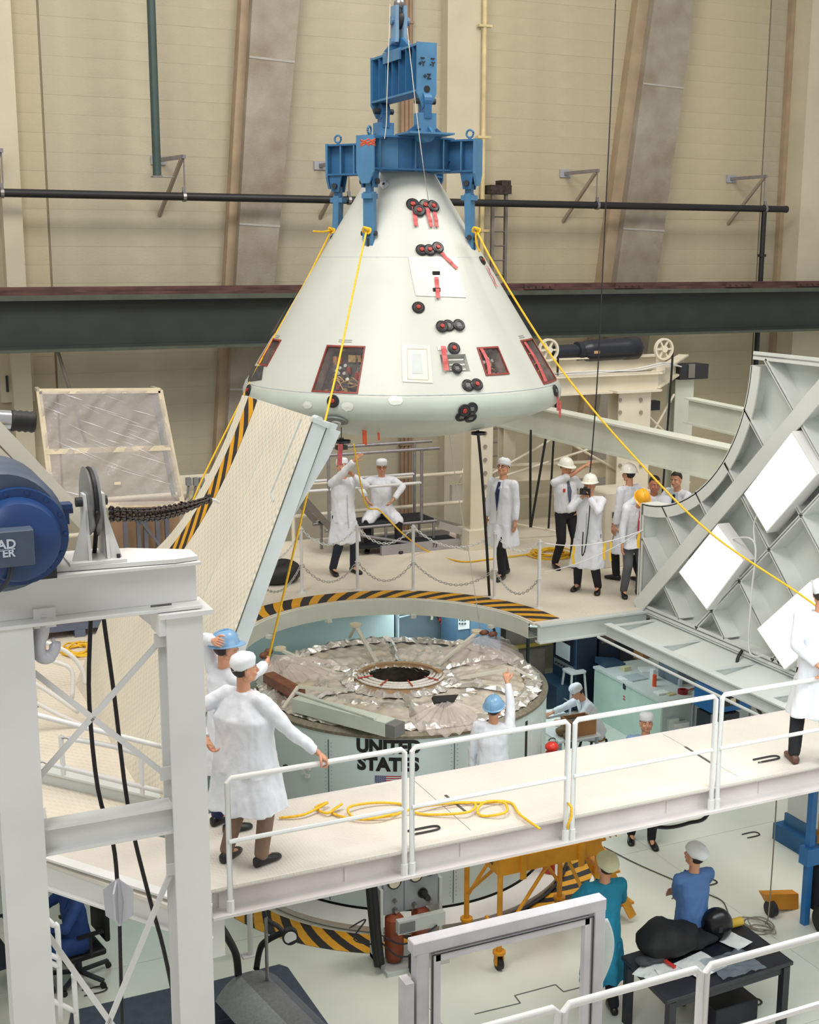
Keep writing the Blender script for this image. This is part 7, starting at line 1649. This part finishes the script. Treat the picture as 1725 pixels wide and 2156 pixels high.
# ------------------------------------------------------------------ lower foreground
# yellow work stand
YS = mat('stand_yellow', (222, 152, 30), .45, var=.1, scale=5)
t = thing('work_stand', 'yellow steel rolling work stand with a grated top beside the hull, under the gangway', 'work stand', (.5, -2.8, 0))
sx0, sx1, sy0, sy1, sz = -.17, 1.18, -3.3, -2.42, 1.36
obj('side_beam', MB().b2((sx0, sy0, sz-.2), (sx1, sy0+.03, sz)), YS, t); obj('side_beam', MB().b2((sx0, sy1-.03, sz-.2), (sx1, sy1, sz)), YS, t)
obj('end_beam', MB().b2((sx0, sy0+.03, sz-.2), (sx0+.03, sy1-.03, sz)), YS, t); obj('end_beam', MB().b2((sx1-.03, sy0+.03, sz-.2), (sx1, sy1-.03, sz)), YS, t)
for k in range(20): obj('grate_bar', MB().b2((sx0+.03+k*.081, sy0+.03, sz-.035), (sx0+.04+k*.081, sy1-.03, sz-.003)), YS, t)
for k in range(10): obj('grate_bar', MB().b2((sx0+.03, sy0+.05+k*.083, sz-.03), (sx1-.03, sy0+.058+k*.083, sz-.006)), YS, t)
for (x, y) in ((sx0+.03, sy0+.03), (sx1-.03, sy0+.03), (sx0+.03, sy1-.03), (sx1-.03, sy1-.03)):
    obj('leg', MB().cyl((x, y, .22), (x, y, sz), .032, n=12), YS, t, smooth='auto')
    w_ = obj('caster_fork', MB().cyl((x, y, .2), (x, y, .23), .075, n=14).b2((x-.05, y-.03, .06), (x-.035, y+.03, .2)).b2((x+.035, y-.03, .06), (x+.05, y+.03, .2)), YS, t)
    obj('caster_wheel', MB().cyl((x-.03, y, .075), (x+.03, y, .075), .075, n=18), BLACK, w_, smooth='auto')
for (p, q) in (((sx0+.03, sy0+.03, .35), (.55, sy0+.03, sz-.1)), ((sx1-.03, sy0+.03, .35), (.7, sy0+.03, sz-.1)), ((sx0+.03, sy0+.03, .35), (sx0+.03, sy0+.35, .5)), ((sx0+.03, sy1-.03, .55), (sx0+.03, sy0+.1, sz-.12)), ((sx0+.03, sy1-.03, .5), (sx0+.6, sy1-.03, sz-.1)), ((sx1-.03, sy1-.03, .4), (sx1-.6, sy1-.03, sz-.1))):
    obj('brace', MB().cyl(p, q, .022, n=10), YS, t, smooth='auto')
for x in (sx0+.3, .9): obj('post_bracket', MB().b2((x-.035, sy0-.03, sz-.28), (x+.035, sy0, sz+.05)), YS, t)
put_text('GSE 14', .08, (sx0-.006, (sy0+sy1)/2, sz-.1), (0, -1, 0), (0, 0, 1), t, m=mat('worn_black', (70, 60, 50), .7)) if False else None
put_text('34', .085, (sx0-.004, sy0+.2, sz-.1), (0, -1, 0), (0, 0, 1), t, m=mat('worn_black', (70, 60, 50), .7), bold=.003)
t2 = thing('yellow_steps', 'yellow metal steps leading down behind the man in turquoise', 'steps', (1.6, -2.5, 0))
for k in range(5): obj('step', MB().b2((1.24+.11*k, -3.0, 1.15-.23*k), (1.44+.11*k, -2.5, 1.18-.23*k)), YS, t2)
for yy in (-3.02, -2.48): obj('stringer', MB().bar((1.24, yy, 1.25), (1.85, yy, .08), .03, .1), YS, t2)
# gas panel with brown cylinders
yy = -2.7
ga = thing('gas_console', 'grey gauge panel with knobs on a white stand holding two brown cylinders', 'control panel', (P(865, 2010, y=yy).x, yy, 0))
X = lambda px: P(px, 1900, y=yy).x; Z = lambda py: P(865, py, y=yy).z
PG = mat('panel_face_grey', (160, 166, 172), .4, .1, .05)
obj('panel_plate', MB().b2((X(808), yy, Z(1915)), (X(922), yy+.05, Z(1810)+.1)), PG, ga)
obj('panel_seam', MB().b2((X(851)-.004, yy-.004, Z(1912)), (X(851)+.004, yy, Z(1815))), mat('seam_dark', (90, 94, 100), .5), ga)
for px, py in ((829, 1848), (874, 1843), (903, 1836)):
    g_ = obj('gauge', MB().cyl((X(px), yy, Z(py)), (X(px), yy-.03, Z(py)), .085, n=28), BLACK, ga, smooth='auto'); obj('gauge_face', MB().cyl((X(px), yy-.03, Z(py)), (X(px), yy-.034, Z(py)), .068, n=28), PADT, g_); obj('needle', MB().bar((X(px), yy-.037, Z(py)), (X(px)+.04, yy-.037, Z(py)+.03), .006, .003), BLACK, g_)
obj('large_knob', MB().cyl((X(889), yy, Z(1884)), (X(889), yy-.16, Z(1884)), .045, .035, n=18).cyl((X(889), yy-.01, Z(1884)), (X(889), yy-.03, Z(1884)), .06, n=18), BLACK, ga, smooth='auto')
for px, py in ((831, 1890), (831, 1908), (872, 1906), (904, 1903)): obj('small_knob', MB().cyl((X(px), yy, Z(py)), (X(px), yy-.06, Z(py)), .02, n=10).cyl((X(px), yy-.0, Z(py)), (X(px), yy-.01, Z(py)), .035, n=12), STEEL, ga)
obj('shelf_box', MB().b2((X(826), yy-.18, Z(1945)), (X(924), yy-.1, Z(1918))), WC, ga); obj('shelf_recess', MB().b2((X(828), yy-.19, Z(1942)), (X(860), yy-.179, Z(1922))), mat('recess_grey', (120, 122, 126), .6), ga)
obj('stand_frame', MB().b2((X(800), yy-.02, 0), (X(806), yy+.3, Z(1860))).b2((X(924), yy-.02, 0), (X(930), yy+.3, Z(1860))).b2((X(800), yy-.22, 0), (X(930), yy+.3, .05)), WC, ga)
BRC = mat('cylinder_brown', (148, 70, 40), .45, var=.15, scale=5)
for px in (831, 887): obj('gas_cylinder', MB().lathe([(.08, .06), (.105, .1), (.11, .2), (.11, Z(1925)), (.06, Z(1915))], (X(px), yy+.13-.12, 0), 24), BRC, ga, smooth='auto')
obj('hose_bundle', MB().tube(smooth_pts([(X(790), yy+.1, 2.2), (X(786), yy+.05, 1.4), (X(792), yy, .6), (X(794), yy-.1, .12)]), .05, 8).tube(smooth_pts([(X(784), yy+.1, 2.2), (X(780), yy+.05, 1.2), (X(786), yy, .5), (X(788), yy-.1, .1)]), .045, 8), BLACK, ga, smooth=True)
obj('thin_hose', MB().tube(smooth_pts([(X(800), yy-.05, Z(1950)), (X(830), yy-.2, Z(1962)), (X(870), yy-.22, Z(1955)), (X(905), yy-.2, Z(1940))]), .01, 6).tube(smooth_pts([(X(800), yy-.05, Z(1965)), (X(822), yy-.2, Z(1985)), (X(860), yy-.22, Z(1990))]), .01, 6).tube(smooth_pts([(X(735), yy-.0, Z(1925)), (X(770), yy-.0, Z(1915)), (X(745), yy-.0, Z(1950)), (X(790), yy-.0, Z(1972))]), .009, 6), DARK, ga)
obj('pedal_box', MB().b2((X(845), yy-.3, .02), (X(862), yy-.2, .22)), DARK, ga)
hang('dark cable lying along the base of the hull right of the gas panel', [V3((2.36*cos(radians(a_)), 2.36*sin(radians(a_)), .03)) for a_ in range(-100, -30, 8)], .02, DARK)
# hood and mats at lower left
MATB = mat('floor_mat_slate', (74, 82, 98), .85, var=.1, scale=8, bump=.5, bscale=120)
z0_ = .012
tag(obj('floor_mat', MB().poly([P(445, 2066, z=z0_), P(588, 2030, z=z0_), P(606, 2036, z=z0_), P(705, 2175, z=z0_), P(660, 2400, z=z0_), P(440, 2400, z=z0_)], (0, 0, -.01)), MATB, None), 'slate grey floor mat under the grey hood at lower left', 'mat')
tag(obj('floor_mat', MB().poly([P(150, 2128, z=z0_), P(420, 2066, z=z0_), P(440, 2400, z=z0_), P(100, 2400, z=z0_)], (0, 0, -.01)), MATB, None), 'dark blue grey floor mat seen through the portal frame', 'mat')
hd_ = thing('grey_hood', 'long grey hood with a sloping top at the bottom left, below two black hoses', 'hood', P(540, 2150, z=0))
zt = .55
T_ = [P(452, 2072, z=zt), P(500, 2046, z=zt), P(598, 2040, z=zt), P(690, 2200, z=zt), P(700, 2330, z=zt), P(470, 2330, z=zt)]
def hood(u, v):   # u across, v along
    a_ = P(452, 2072, z=zt-.1).lerp(P(604, 2046, z=zt-.12), u); b_ = a_+V3((.35, -2.2, 0)); p = a_.lerp(b_, v); p.z = .25+.27*(1-abs(2*u-1)**2.5); return p
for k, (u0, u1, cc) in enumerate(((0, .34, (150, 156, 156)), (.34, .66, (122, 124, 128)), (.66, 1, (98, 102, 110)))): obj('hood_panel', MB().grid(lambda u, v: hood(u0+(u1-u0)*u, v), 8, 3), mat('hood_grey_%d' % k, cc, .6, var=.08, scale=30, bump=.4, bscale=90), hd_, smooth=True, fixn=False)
obj('hood_end', MB().add([hood(k/20, 0) for k in range(21)]+[V3((hood(k/20, 0).x, hood(k/20, 0).y, .02)) for k in range(21)], [(k, k+1, 22+k, 21+k) for k in range(20)]), MATB, hd_, fixn=False)
obj('hood_side', MB().add([hood(1, k/4) for k in range(5)]+[V3((hood(1, k/4).x, hood(1, k/4).y, .02)) for k in range(5)], [(k, k+1, 6+k, 5+k) for k in range(4)]), MATB, hd_, fixn=False)
hang('left black hose rising from the grey hood to the gangway end', [P(502, 2052, z=.5), P(497, 2010, z=.9), P(480, 1975, z=1.3), P(462, 1945, z=1.8), P(462, 1925, z=2.4), P(470, 1918, z=2.7)], .04, BLACK, 'hose', cat='hose')
hang('right black hose rising from the grey hood to the pressure gauge', [P(540, 2040, z=.5), P(546, 2005, z=.7), P(556, 1985, z=.85), P(585, 1968, z=1.0), P(602, 1963, z=1.05)], .035, BLACK, 'hose', cat='hose')
q = P(612, 1970, z=1.02); t = thing('pressure_gauge', 'round pressure gauge on a pipe in front of the floor stripes at left', 'gauge', q)
obj('gauge_body', MB().cyl(q+V3((0, .03, 0)), q+V3((-.02, -.05, .01)), .085, n=24), BLACK, t, smooth='auto'); obj('gauge_face', MB().cyl(q+V3((-.02, -.051, .01)), q+V3((-.021, -.056, .01)), .065, n=24), PAPER, t); obj('pipe_arm', MB().tube(smooth_pts([q+V3((-.05, 0, .02)), P(585, 1950, z=1.1), P(560, 1935, z=1.2), P(556, 1915, z=1.4), P(554, 1890, z=1.8)]), .025, 8), DARK, t, smooth=True); obj('stand_pole', MB().cyl(P(560, 1930, z=1.25), (P(560, 1930, z=1.25).x, P(560, 1930, z=1.25).y, 0), .02, n=8), STEEL, t)
t = thing('support_leg', 'short white support leg standing below the gangway end', 'support leg', P(530, 2010, z=0)); q = P(528, 2012, z=0); obj('leg_tube', MB().cyl((q.x, q.y, 0), (q.x, q.y, 1.6), .035, n=10), WP, t); obj('foot_plate', MB().box((q.x, q.y, .01), (.2, .12, .02)), WP, t)
# white guard frame in the lower centre
fy = -8.0
gf = thing('guard_frame', 'pale grey double rectangular guard frame standing in the lower centre foreground', 'frame', (-2.7, fy, 0))
GF = mat('guard_frame_grey', (188, 184, 188), .5, var=.06, scale=6)
tl, tr = P(885, 1990, y=fy), P(1257, 1900, y=fy); zf = (tl.z+tr.z)/2; tl.z = tr.z = zf
obj('top_bar', MB().bar(tl+V3((-.07, 0, 0)), tr+V3((.05, 0, 0)), .1, .09), GF, gf, bevel=.005)
for q in (tl, tr): obj('upright', MB().bar((q.x, fy, 0), (q.x, fy, zf-.04), .1, .09, up=(1, 0, 0)), GF, gf, bevel=.005)
obj('inner_frame', MB().bar(tl+V3((.09, -.03, -.09)), tr+V3((-.09, -.03, -.09)), .05, .05).bar((tl.x+.1, fy-.03, 0), (tl.x+.1, fy-.03, zf-.07), .05, .05, up=(1, 0, 0)).bar((tr.x-.1, fy-.03, 0), (tr.x-.1, fy-.03, zf-.07), .05, .05, up=(1, 0, 0)), mat('guard_inner_grey', (198, 194, 198), .5), gf)
obj('dark_gasket', MB().bar(tl+V3((.06, -.062, -.06)), tr+V3((-.06, -.062, -.06)), .006, .008).bar((tl.x+.062, fy-.062, 0), (tl.x+.062, fy-.062, zf-.06), .006, .008, up=(1, 0, 0)).bar((tr.x-.062, fy-.062, 0), (tr.x-.062, fy-.062, zf-.06), .006, .008, up=(1, 0, 0)), DARK, gf)
obj('foot_clamp', MB().b2((tl.x-.13, fy-.06, 0), (tl.x-.07, fy+.06, P(865, 2060, y=fy).z)), GF, gf)
q = P(1275, 1940, y=fy); obj('bulging_film', MB().grid(lambda u, v: V3((tr.x+.06+.12*sin(pi*(.15+.8*v))*u, fy+.03, q.z-.52*v)), 6, 14), mat('bulge_film', (206, 212, 206), .4, alpha=.75), gf, smooth=True, fixn=False, solid=.004)
# near railing bottom right
ry = -9.75; zr = P(1486, 2036, y=ry).z
nx = [P(1060, 2150, y=ry).x-1.2, P(1182, 2120, y=ry).x, P(1482, 2040, y=ry).x, 1.2]
nl = ['leftmost near rail section at the bottom edge, in front of the guard frame', 'middle near rail section in front of the black table legs', 'right near rail section crossing the black table top at lower right']
for i in range(3): rail_section(nx[i]+.02, nx[i+1]-.02, ry, 2.98, zr, nl[i], 'near rail sections', r=.022, mid=.6)
nd = thing('near_walkway', 'white walkway just below the bottom edge carrying the near railing', 'walkway', (-1.5, ry, 2.9)); obj('deck', MB().b2((nx[0]-.2, ry-1.2, 2.94), (1.4, ry+.06, 2.98)), GT, nd); obj('edge_channel', MB().b2((nx[0]-.2, ry+.06, 2.8), (1.4, ry+.08, 3.0)), GR, nd)
# black table
TBM = mat('table_black', (34, 36, 46), .45, var=.12, scale=6)
tz = .78; C4 = [P(1308, 2012, z=tz), P(1405, 2108, z=tz), P(1672, 2024, z=tz), P(1557, 1938, z=tz)]
cc = (C4[0]+C4[1]+C4[2]+C4[3])/4
tb = thing('black_table', 'dark work table at lower right with bags and papers on it', 'table', (cc.x, cc.y, 0))
obj('table_top', MB().poly(C4, (0, 0, -.045)), TBM, tb, bevel=.006)
for k in range(4):
    q = cc+(C4[k]-cc)*.9; obj('leg', MB().bar((q.x, q.y, 0), (q.x, q.y, tz-.05), .08, .08, up=(1, 0, 0)), TBM, tb)
for k in range(4): obj('apron', MB().bar(cc+(C4[k]-cc)*.9-V3((0, 0, .09)), cc+(C4[(k+1) % 4]-cc)*.9-V3((0, 0, .09)), .03, .08), TBM, tb)
def on_t(px, py, dz=0): q = P(px, py, z=tz); return V3((q.x, q.y, tz+dz))
def lump(nm, c, r, m_, lb, ct_, sd=0, fr_=4.):
    mb_ = MB().ball(c+V3((0, 0, r[2])), r, 24); mb_.v = [V3((v.x, v.y, max(c.z+.003, v.z)))+((v-c).normalized()*.09*noise.noise(v*fr_+V3((sd, 0, 0)))) for v in mb_.v]; mb_.v = [V3((v.x, v.y, max(c.z+.003, v.z))) for v in mb_.v]; return tag(obj(nm, mb_, m_, None, smooth=True), lb, ct_)
lump('black_bag', on_t(1402, 2008), (.36, .26, .17), mat('bag_black', (18, 18, 22), .7, var=.2), 'large soft black bag on the black table', 'bag', 1, 5)
lump('black_cloth', on_t(1455, 1990), (.3, .2, .08), mat('cloth_black', (22, 24, 30), .85, var=.2), 'black cloth between the bag and the black ball-shaped case', 'cloth', 2, 6)
c = on_t(1508, 1980); t = thing('round_case', 'black ball-shaped glossy case standing on the black table', 'case', c); obj('case_body', MB().ball(c+V3((0, 0, .19)), (.17, .13, .19), 24, R=Matrix.Rotation(-.5, 3, 'Z')), mat('case_gloss', (16, 16, 20), .25), t, smooth=True); obj('case_latch', MB().box(c+V3((-.05, -.12, .2)), (.05, .03, .06)), DARK, t)
c = on_t(1545, 1952); tag(obj('yellow_can', MB().cyl(c+V3((-.06, 0, .05)), c+V3((.1, 0, .05)), .05, n=16), mat('yellow_can', (216, 178, 60), .5), None, smooth='auto'), 'yellow roll lying at the far corner of the black table', 'roll')
for k, (px, py, s_, r_, lb) in enumerate(((1375, 2042, (.42, .26, .006), .5, 'white paper sheets at the left end of the black table'), (1415, 2050, (.3, .2, .008), -.2, 'cream paper beneath the red marker'), (1475, 2035, (.42, .36, .008), .2, 'large white sheet in the middle of the black table'), (1545, 1985, (.26, .3, .006), .3, 'paper sheet behind the round black case'))):
    c = on_t(px, py, .004+.007*k); mb_ = MB().grid(lambda u, v: c+Matrix.Rotation(r_, 3, 'Z') @ V3(((u-.5)*s_[0], (v-.5)*s_[1], .02*max(0, noise.noise(V3((u*3, v*3, k)))))), 8, 8); tag(obj('paper_sheet', mb_, PAPER, None, solid=.003, fixn=False), lb, 'paper')
lump('grey_pouch', on_t(1375, 2028, .01), (.2, .1, .05), mat('pouch_grey', (60, 62, 70), .6, var=.2), 'dark grey pouch in front of the large black bag', 'pouch', 5, 8)
c = on_t(1421, 2042, .03); tag(obj('red_marker', MB().cyl(c, c+V3((-.03, .16, .01)), .02, n=12), mat('marker_red', (206, 56, 46), .4), None, smooth='auto'), 'bright red marker on the papers of the black table', 'marker')
c = on_t(1543, 2035, .01); mb_ = MB().grid(lambda u, v: c+V3(((u-.5)*.55, (v-.5)*.4, .015+.05*abs(noise.noise(V3((u*4, v*5, 7)))))), 24, 18); tag(obj('plastic_bag', mb_, mat('bag_film', (150, 160, 172), .15, alpha=.45, bump=.8, bscale=10), None, smooth=True, fixn=False), 'crumpled clear plastic bag on the right of the black table', 'plastic bag')
q = P(1530, 2140, z=0); tag(obj('black_box', MB().box((q.x, q.y, .12), (.55, .35, .24)), TBM, None, bevel=.01), 'black box on the floor beneath the black table', 'box')
q = P(1500, 2105, z=.0); lump('clear_bundle', V3((q.x, q.y, .0)), (.2, .16, .16), mat('bundle_film', (176, 186, 186), .3, alpha=.7, bump=.6), 'pale plastic bundle on the floor beneath the black table', 'bundle', 4, 6)
# blue and yellow lift at the right edge
q = P(1695, 1945, z=0); t = thing('blue_lift', 'blue and yellow upright lifting trolley on black wheels at the right edge', 'lift trolley', (q.x, q.y, 0))
LB_ = mat('lift_blue', (42, 112, 176), .45, var=.08); LY = mat('lift_yellow', (206, 136, 26), .5, var=.08)
obj('blue_mast', MB().b2((q.x-.045, q.y-.04, .0), (q.x+.035, q.y+.04, 2.5)), LB_, t); obj('blue_clamp', MB().b2((q.x-.1, q.y-.08, .8), (q.x+.14, q.y+.07, 1.02)), LB_, t)
obj('yellow_mast', MB().b2((q.x+.2, q.y-.08, .1), (q.x+.42, q.y+.1, 2.6)), LY, t); obj('yellow_bracket', MB().poly([(q.x+.08, q.y-.1, 1.2), (q.x+.25, q.y-.1, 1.35), (q.x+.25, q.y-.1, 1.18), (q.x+.08, q.y-.1, 1.15)], (0, .1, 0)), LY, t)
for dx, dy in ((.0, -.28), (.35, -.15)): obj('wheel', MB().cyl((q.x+dx, q.y+dy, .17), (q.x+dx+.12, q.y+dy, .17), .17, n=24), BLACK, t, smooth='auto')
obj('black_boot', MB().b2((q.x+.06, q.y-.14, .2), (q.x+.2, q.y+.04, .75)), BLACK, t)
a_ = P(1640, 1900, z=.16); obj('yellow_foot', MB().poly([P(1611, 1884, y=a_.y), P(1682, 1882, y=a_.y), P(1682, 1915, y=a_.y), P(1628, 1915, y=a_.y)], (0, .12, 0)), LY, t); c = P(1619, 1920, y=a_.y); c.z = .1; obj('foot_wheel', MB().cyl(c, c+V3((.07, 0, 0)), .1, n=20), BLACK, t, smooth='auto')
q = P(1641, 1762, z=0); q.y -= 1.2; t = thing('blue_pallet', 'blue pallet at the right edge carrying a tall white cabinet', 'pallet', (q.x, q.y, 0))
PB_ = mat('pallet_blue', (42, 100, 152), .6, var=.1)
obj('deck_board', MB().b2((q.x-.12, q.y-.0, .2), (q.x+1.2, q.y+1.2, .24)), PB_, t)
for dx in (-.12, .5, 1.06): obj('runner', MB().b2((q.x+dx, q.y, 0), (q.x+dx+.14, q.y+1.2, .2)), PB_, t)
obj('front_board', MB().b2((q.x-.12, q.y-.02, .0), (q.x+.1, q.y, .22)), PB_, t)
t = thing('white_cabinet', 'tall white cabinet with a blue base standing on the blue pallet', 'cabinet', (q.x, q.y, .24)); obj('cabinet_body', MB().b2((q.x+.02, q.y+.1, .4), (q.x+1.1, q.y+1.1, 1.5)), WP, t, bevel=.008); obj('blue_base', MB().b2((q.x, q.y+.08, .24), (q.x+1.12, q.y+1.12, .4)), mat('cabinet_plinth', (70, 118, 160), .5), t); obj('lock', MB().b2((q.x+.3, q.y+.08, .62), (q.x+.33, q.y+.1, .74)), DARK, t)
obj('corner_rod', MB().cyl((q.x-.03, q.y+.05, .24), (q.x-.03, q.y+.05, 1.15), .02, n=8), DARK, t)
hang('thin cord falling from the gangway to the coil on the floor at lower right', [P(1636, 1672, y=-4.2), P(1631, 1760, y=-4.1), P(1624, 1860, y=-4.05), P(1618, 1930, z=.3), P(1612, 1945, z=.02)], .008, mat('cord_grey', (140, 132, 120), .8), 'cord', cat='cord')
q = P(1600, 1955, z=0); tag(obj('cord_coil', coil(q.x, q.y, 0, .2, 4, .08, 5, r=.008), mat('cord_grey', (140, 132, 120), .8), None, smooth=True), 'loose grey cord coil on the floor beside the black table', 'cord')
hang('thin dark cable running across the floor past the man in slate blue', [P(1272, 1783, z=.012), P(1340, 1818, z=.012), P(1425, 1855, z=.012), P(1490, 1882, z=.012), P(1522, 1898, z=.012), P(1535, 1925, z=.012), P(1548, 1945, z=.012)], .008, mat('cable_dark_grey', (84, 80, 76), .7), 'cable')
hang('black hose hanging in a shallow loop under the gangway at right', [P(1375, 1740, y=-5.0), P(1410, 1742, y=-5.1), P(1450, 1733, y=-5.2), P(1490, 1715, y=-5.3), V3((P(1500, 1700, y=-5.3).x, -5.3, 2.95))], .02, BLACK, 'hose', cat='hose')
for (px, py, s_, lb) in ((1583, 1757, .12, 'dark U-shaped floor tie-down near the pallet'), (1492, 1858, .12, 'dark double floor slot right of the man in slate blue'), (1580, 2112, .14, 'dark U-shaped floor tie-down right of the black box'), (200, 2085, .13, 'dark U-shaped floor tie-down seen through the portal')):
    q = P(px, py, z=.008); tag(obj('floor_tiedown', MB().tube(smooth_pts([q+V3((-s_, -.06, 0)), q+V3((s_*.6, -.06, 0)), q+V3((s_, 0, 0)), q+V3((s_*.6, .06, 0)), q+V3((-s_, .06, 0))], 4), .012, 6, flat=.5), HK, None), lb, 'floor tie-down', 'floor tie-downs')
t = thing('floor_hatch', 'thin dark outline of a stepped floor hatch inside the guard frame', 'floor hatch', P(1120, 2100, z=0))
pl_h = [(1000, 2135), (1096, 2112), (1084, 2096), (1170, 2073), (1187, 2088), (1238, 2075)]
for i in range(5): obj('hatch_line', MB().bar(P(*pl_h[i], z=.003), P(*pl_h[i+1], z=.003), .014, .004), mat('hatch_line', (96, 100, 98), .7), t)
# chair and desk for the man at lower left
t = thing('office_chair', 'black office chair on a star base under the man in dark blue', 'chair', b18)
fb = facevec(-55); sb_ = V3((fb.y, -fb.x, 0)); M18 = Matrix((sb_, fb, V3((0, 0, 1)))).transposed()
obj('seat', MB().box(b18+V3((0, 0, .38)), (.5, .48, .07), M=M18), BLACK, t, bevel=.015); obj('backrest', MB().box(b18-fb*.27+V3((0, 0, .75)), (.46, .06, .55), M=M18), BLACK, t, bevel=.015); obj('column', MB().cyl(b18+V3((0, 0, .08)), b18+V3((0, 0, .36)), .035, n=12), DARK, t)
for k in range(5): a_ = 2*pi*k/5+.3; e_ = b18+V3((.36*cos(a_), .36*sin(a_), .09)); g_ = obj('base_arm', MB().bar(b18+V3((0, 0, .1)), e_, .05, .03), DARK, t); obj('caster', MB().cyl(e_-V3((0, .02, .055)), e_+V3((0, .02, -.055)), .035, n=10), BLACK, g_)
for s_ in (-1, 1): obj('armrest', MB().bar(b18+sb_*s_*.28-fb*.2+V3((0, 0, .66)), b18+sb_*s_*.28+fb*.1+V3((0, 0, .66)), .05, .03), BLACK, t); obj('arm_post', MB().bar(b18+sb_*s_*.28-fb*.05+V3((0, 0, .38)), b18+sb_*s_*.28-fb*.05+V3((0, 0, .65)), .03, .03), DARK, t)
q = b18+fb*.85
t = thing('desk', 'dark desk with papers in front of the seated man at lower left', 'desk', (q.x, q.y, 0)); obj('desk_top', MB().box((q.x, q.y, .74), (1.1, .6, .035), M=M18), RK, t)
for s_ in (-1, 1): obj('leg', MB().bar(q+sb_*s_*.48, q+sb_*s_*.48+V3((0, 0, .72)), .06, .06, up=(1, 0, 0)), RK, t)
for k, (a_, b_) in enumerate(((.0, -.12), (.3, -.05))): tag(obj('paper_sheet', MB().box(q+sb_*a_+fb*b_+V3((0, 0, .762+.004*k)), (.3, .22, .004), M=M18), PAPER, None), ['white paper under the hand of the man in dark blue', 'second white paper on the dark desk at lower left'][k], 'paper')
# left ladder-like rail low left
t = thing('ladder_rail', 'white tubular ladder end low left behind the portal braces', 'railing', P(120, 2150, z=0)); yy2 = -5.4
for pts_ in ([(62, 1912), (95, 1932), (112, 1948), (122, 1965), (128, 2150)], [(70, 1995), (128, 2020)], [(74, 2012), (126, 2036)], [(75, 2090), (160, 2130)], [(155, 2050), (162, 2156)]): obj('tube', MB().tube(smooth_pts([P(*q, y=yy2) for q in pts_], 4), .022, 8), WP, t, smooth=True)
# yellow rope tangle on the gangway
rp = [(410+165, 1722), (640, 1715), (690, 1690), (665, 1700), (690, 1712), (720, 1693), (700, 1712), (760, 1725), (820, 1715), (850, 1695), (790, 1690), (735, 1700), (750, 1722), (820, 1718), (880, 1700), (960, 1690), (1000, 1692), (985, 1710), (900, 1715), (870, 1705), (930, 1692), (1010, 1690), (1060, 1690), (1065, 1710), (1020, 1718), (1005, 1706), (1025, 1688), (1075, 1690), (1095, 1715), (1137, 1745)]
rp[0] = (588, 1722)
o_ = obj('rope_tangle', MB().tube(smooth_pts([P(px, py, z=3.018+.018*(i % 3)) for i, (px, py) in enumerate(rp)], 7), .012, 7), YROPE, None, smooth=True); tag(o_, 'long yellow rope lying in loose loops on the gangway deck', 'rope')
q = P(1197, 1712, y=RY); o_ = obj('rope_loop', MB().tube(smooth_pts([P(1196, 1690, y=RY-.03), P(1203, 1700, y=RY-.06), P(1203, 1720, y=RY-.07), P(1197, 1735, y=RY-.06), P(1196, 1745, y=RY-.04)], 5), .012, 6), YROPE, None, smooth=True); tag(o_, 'short yellow rope end hooked on a gangway rail post', 'rope')
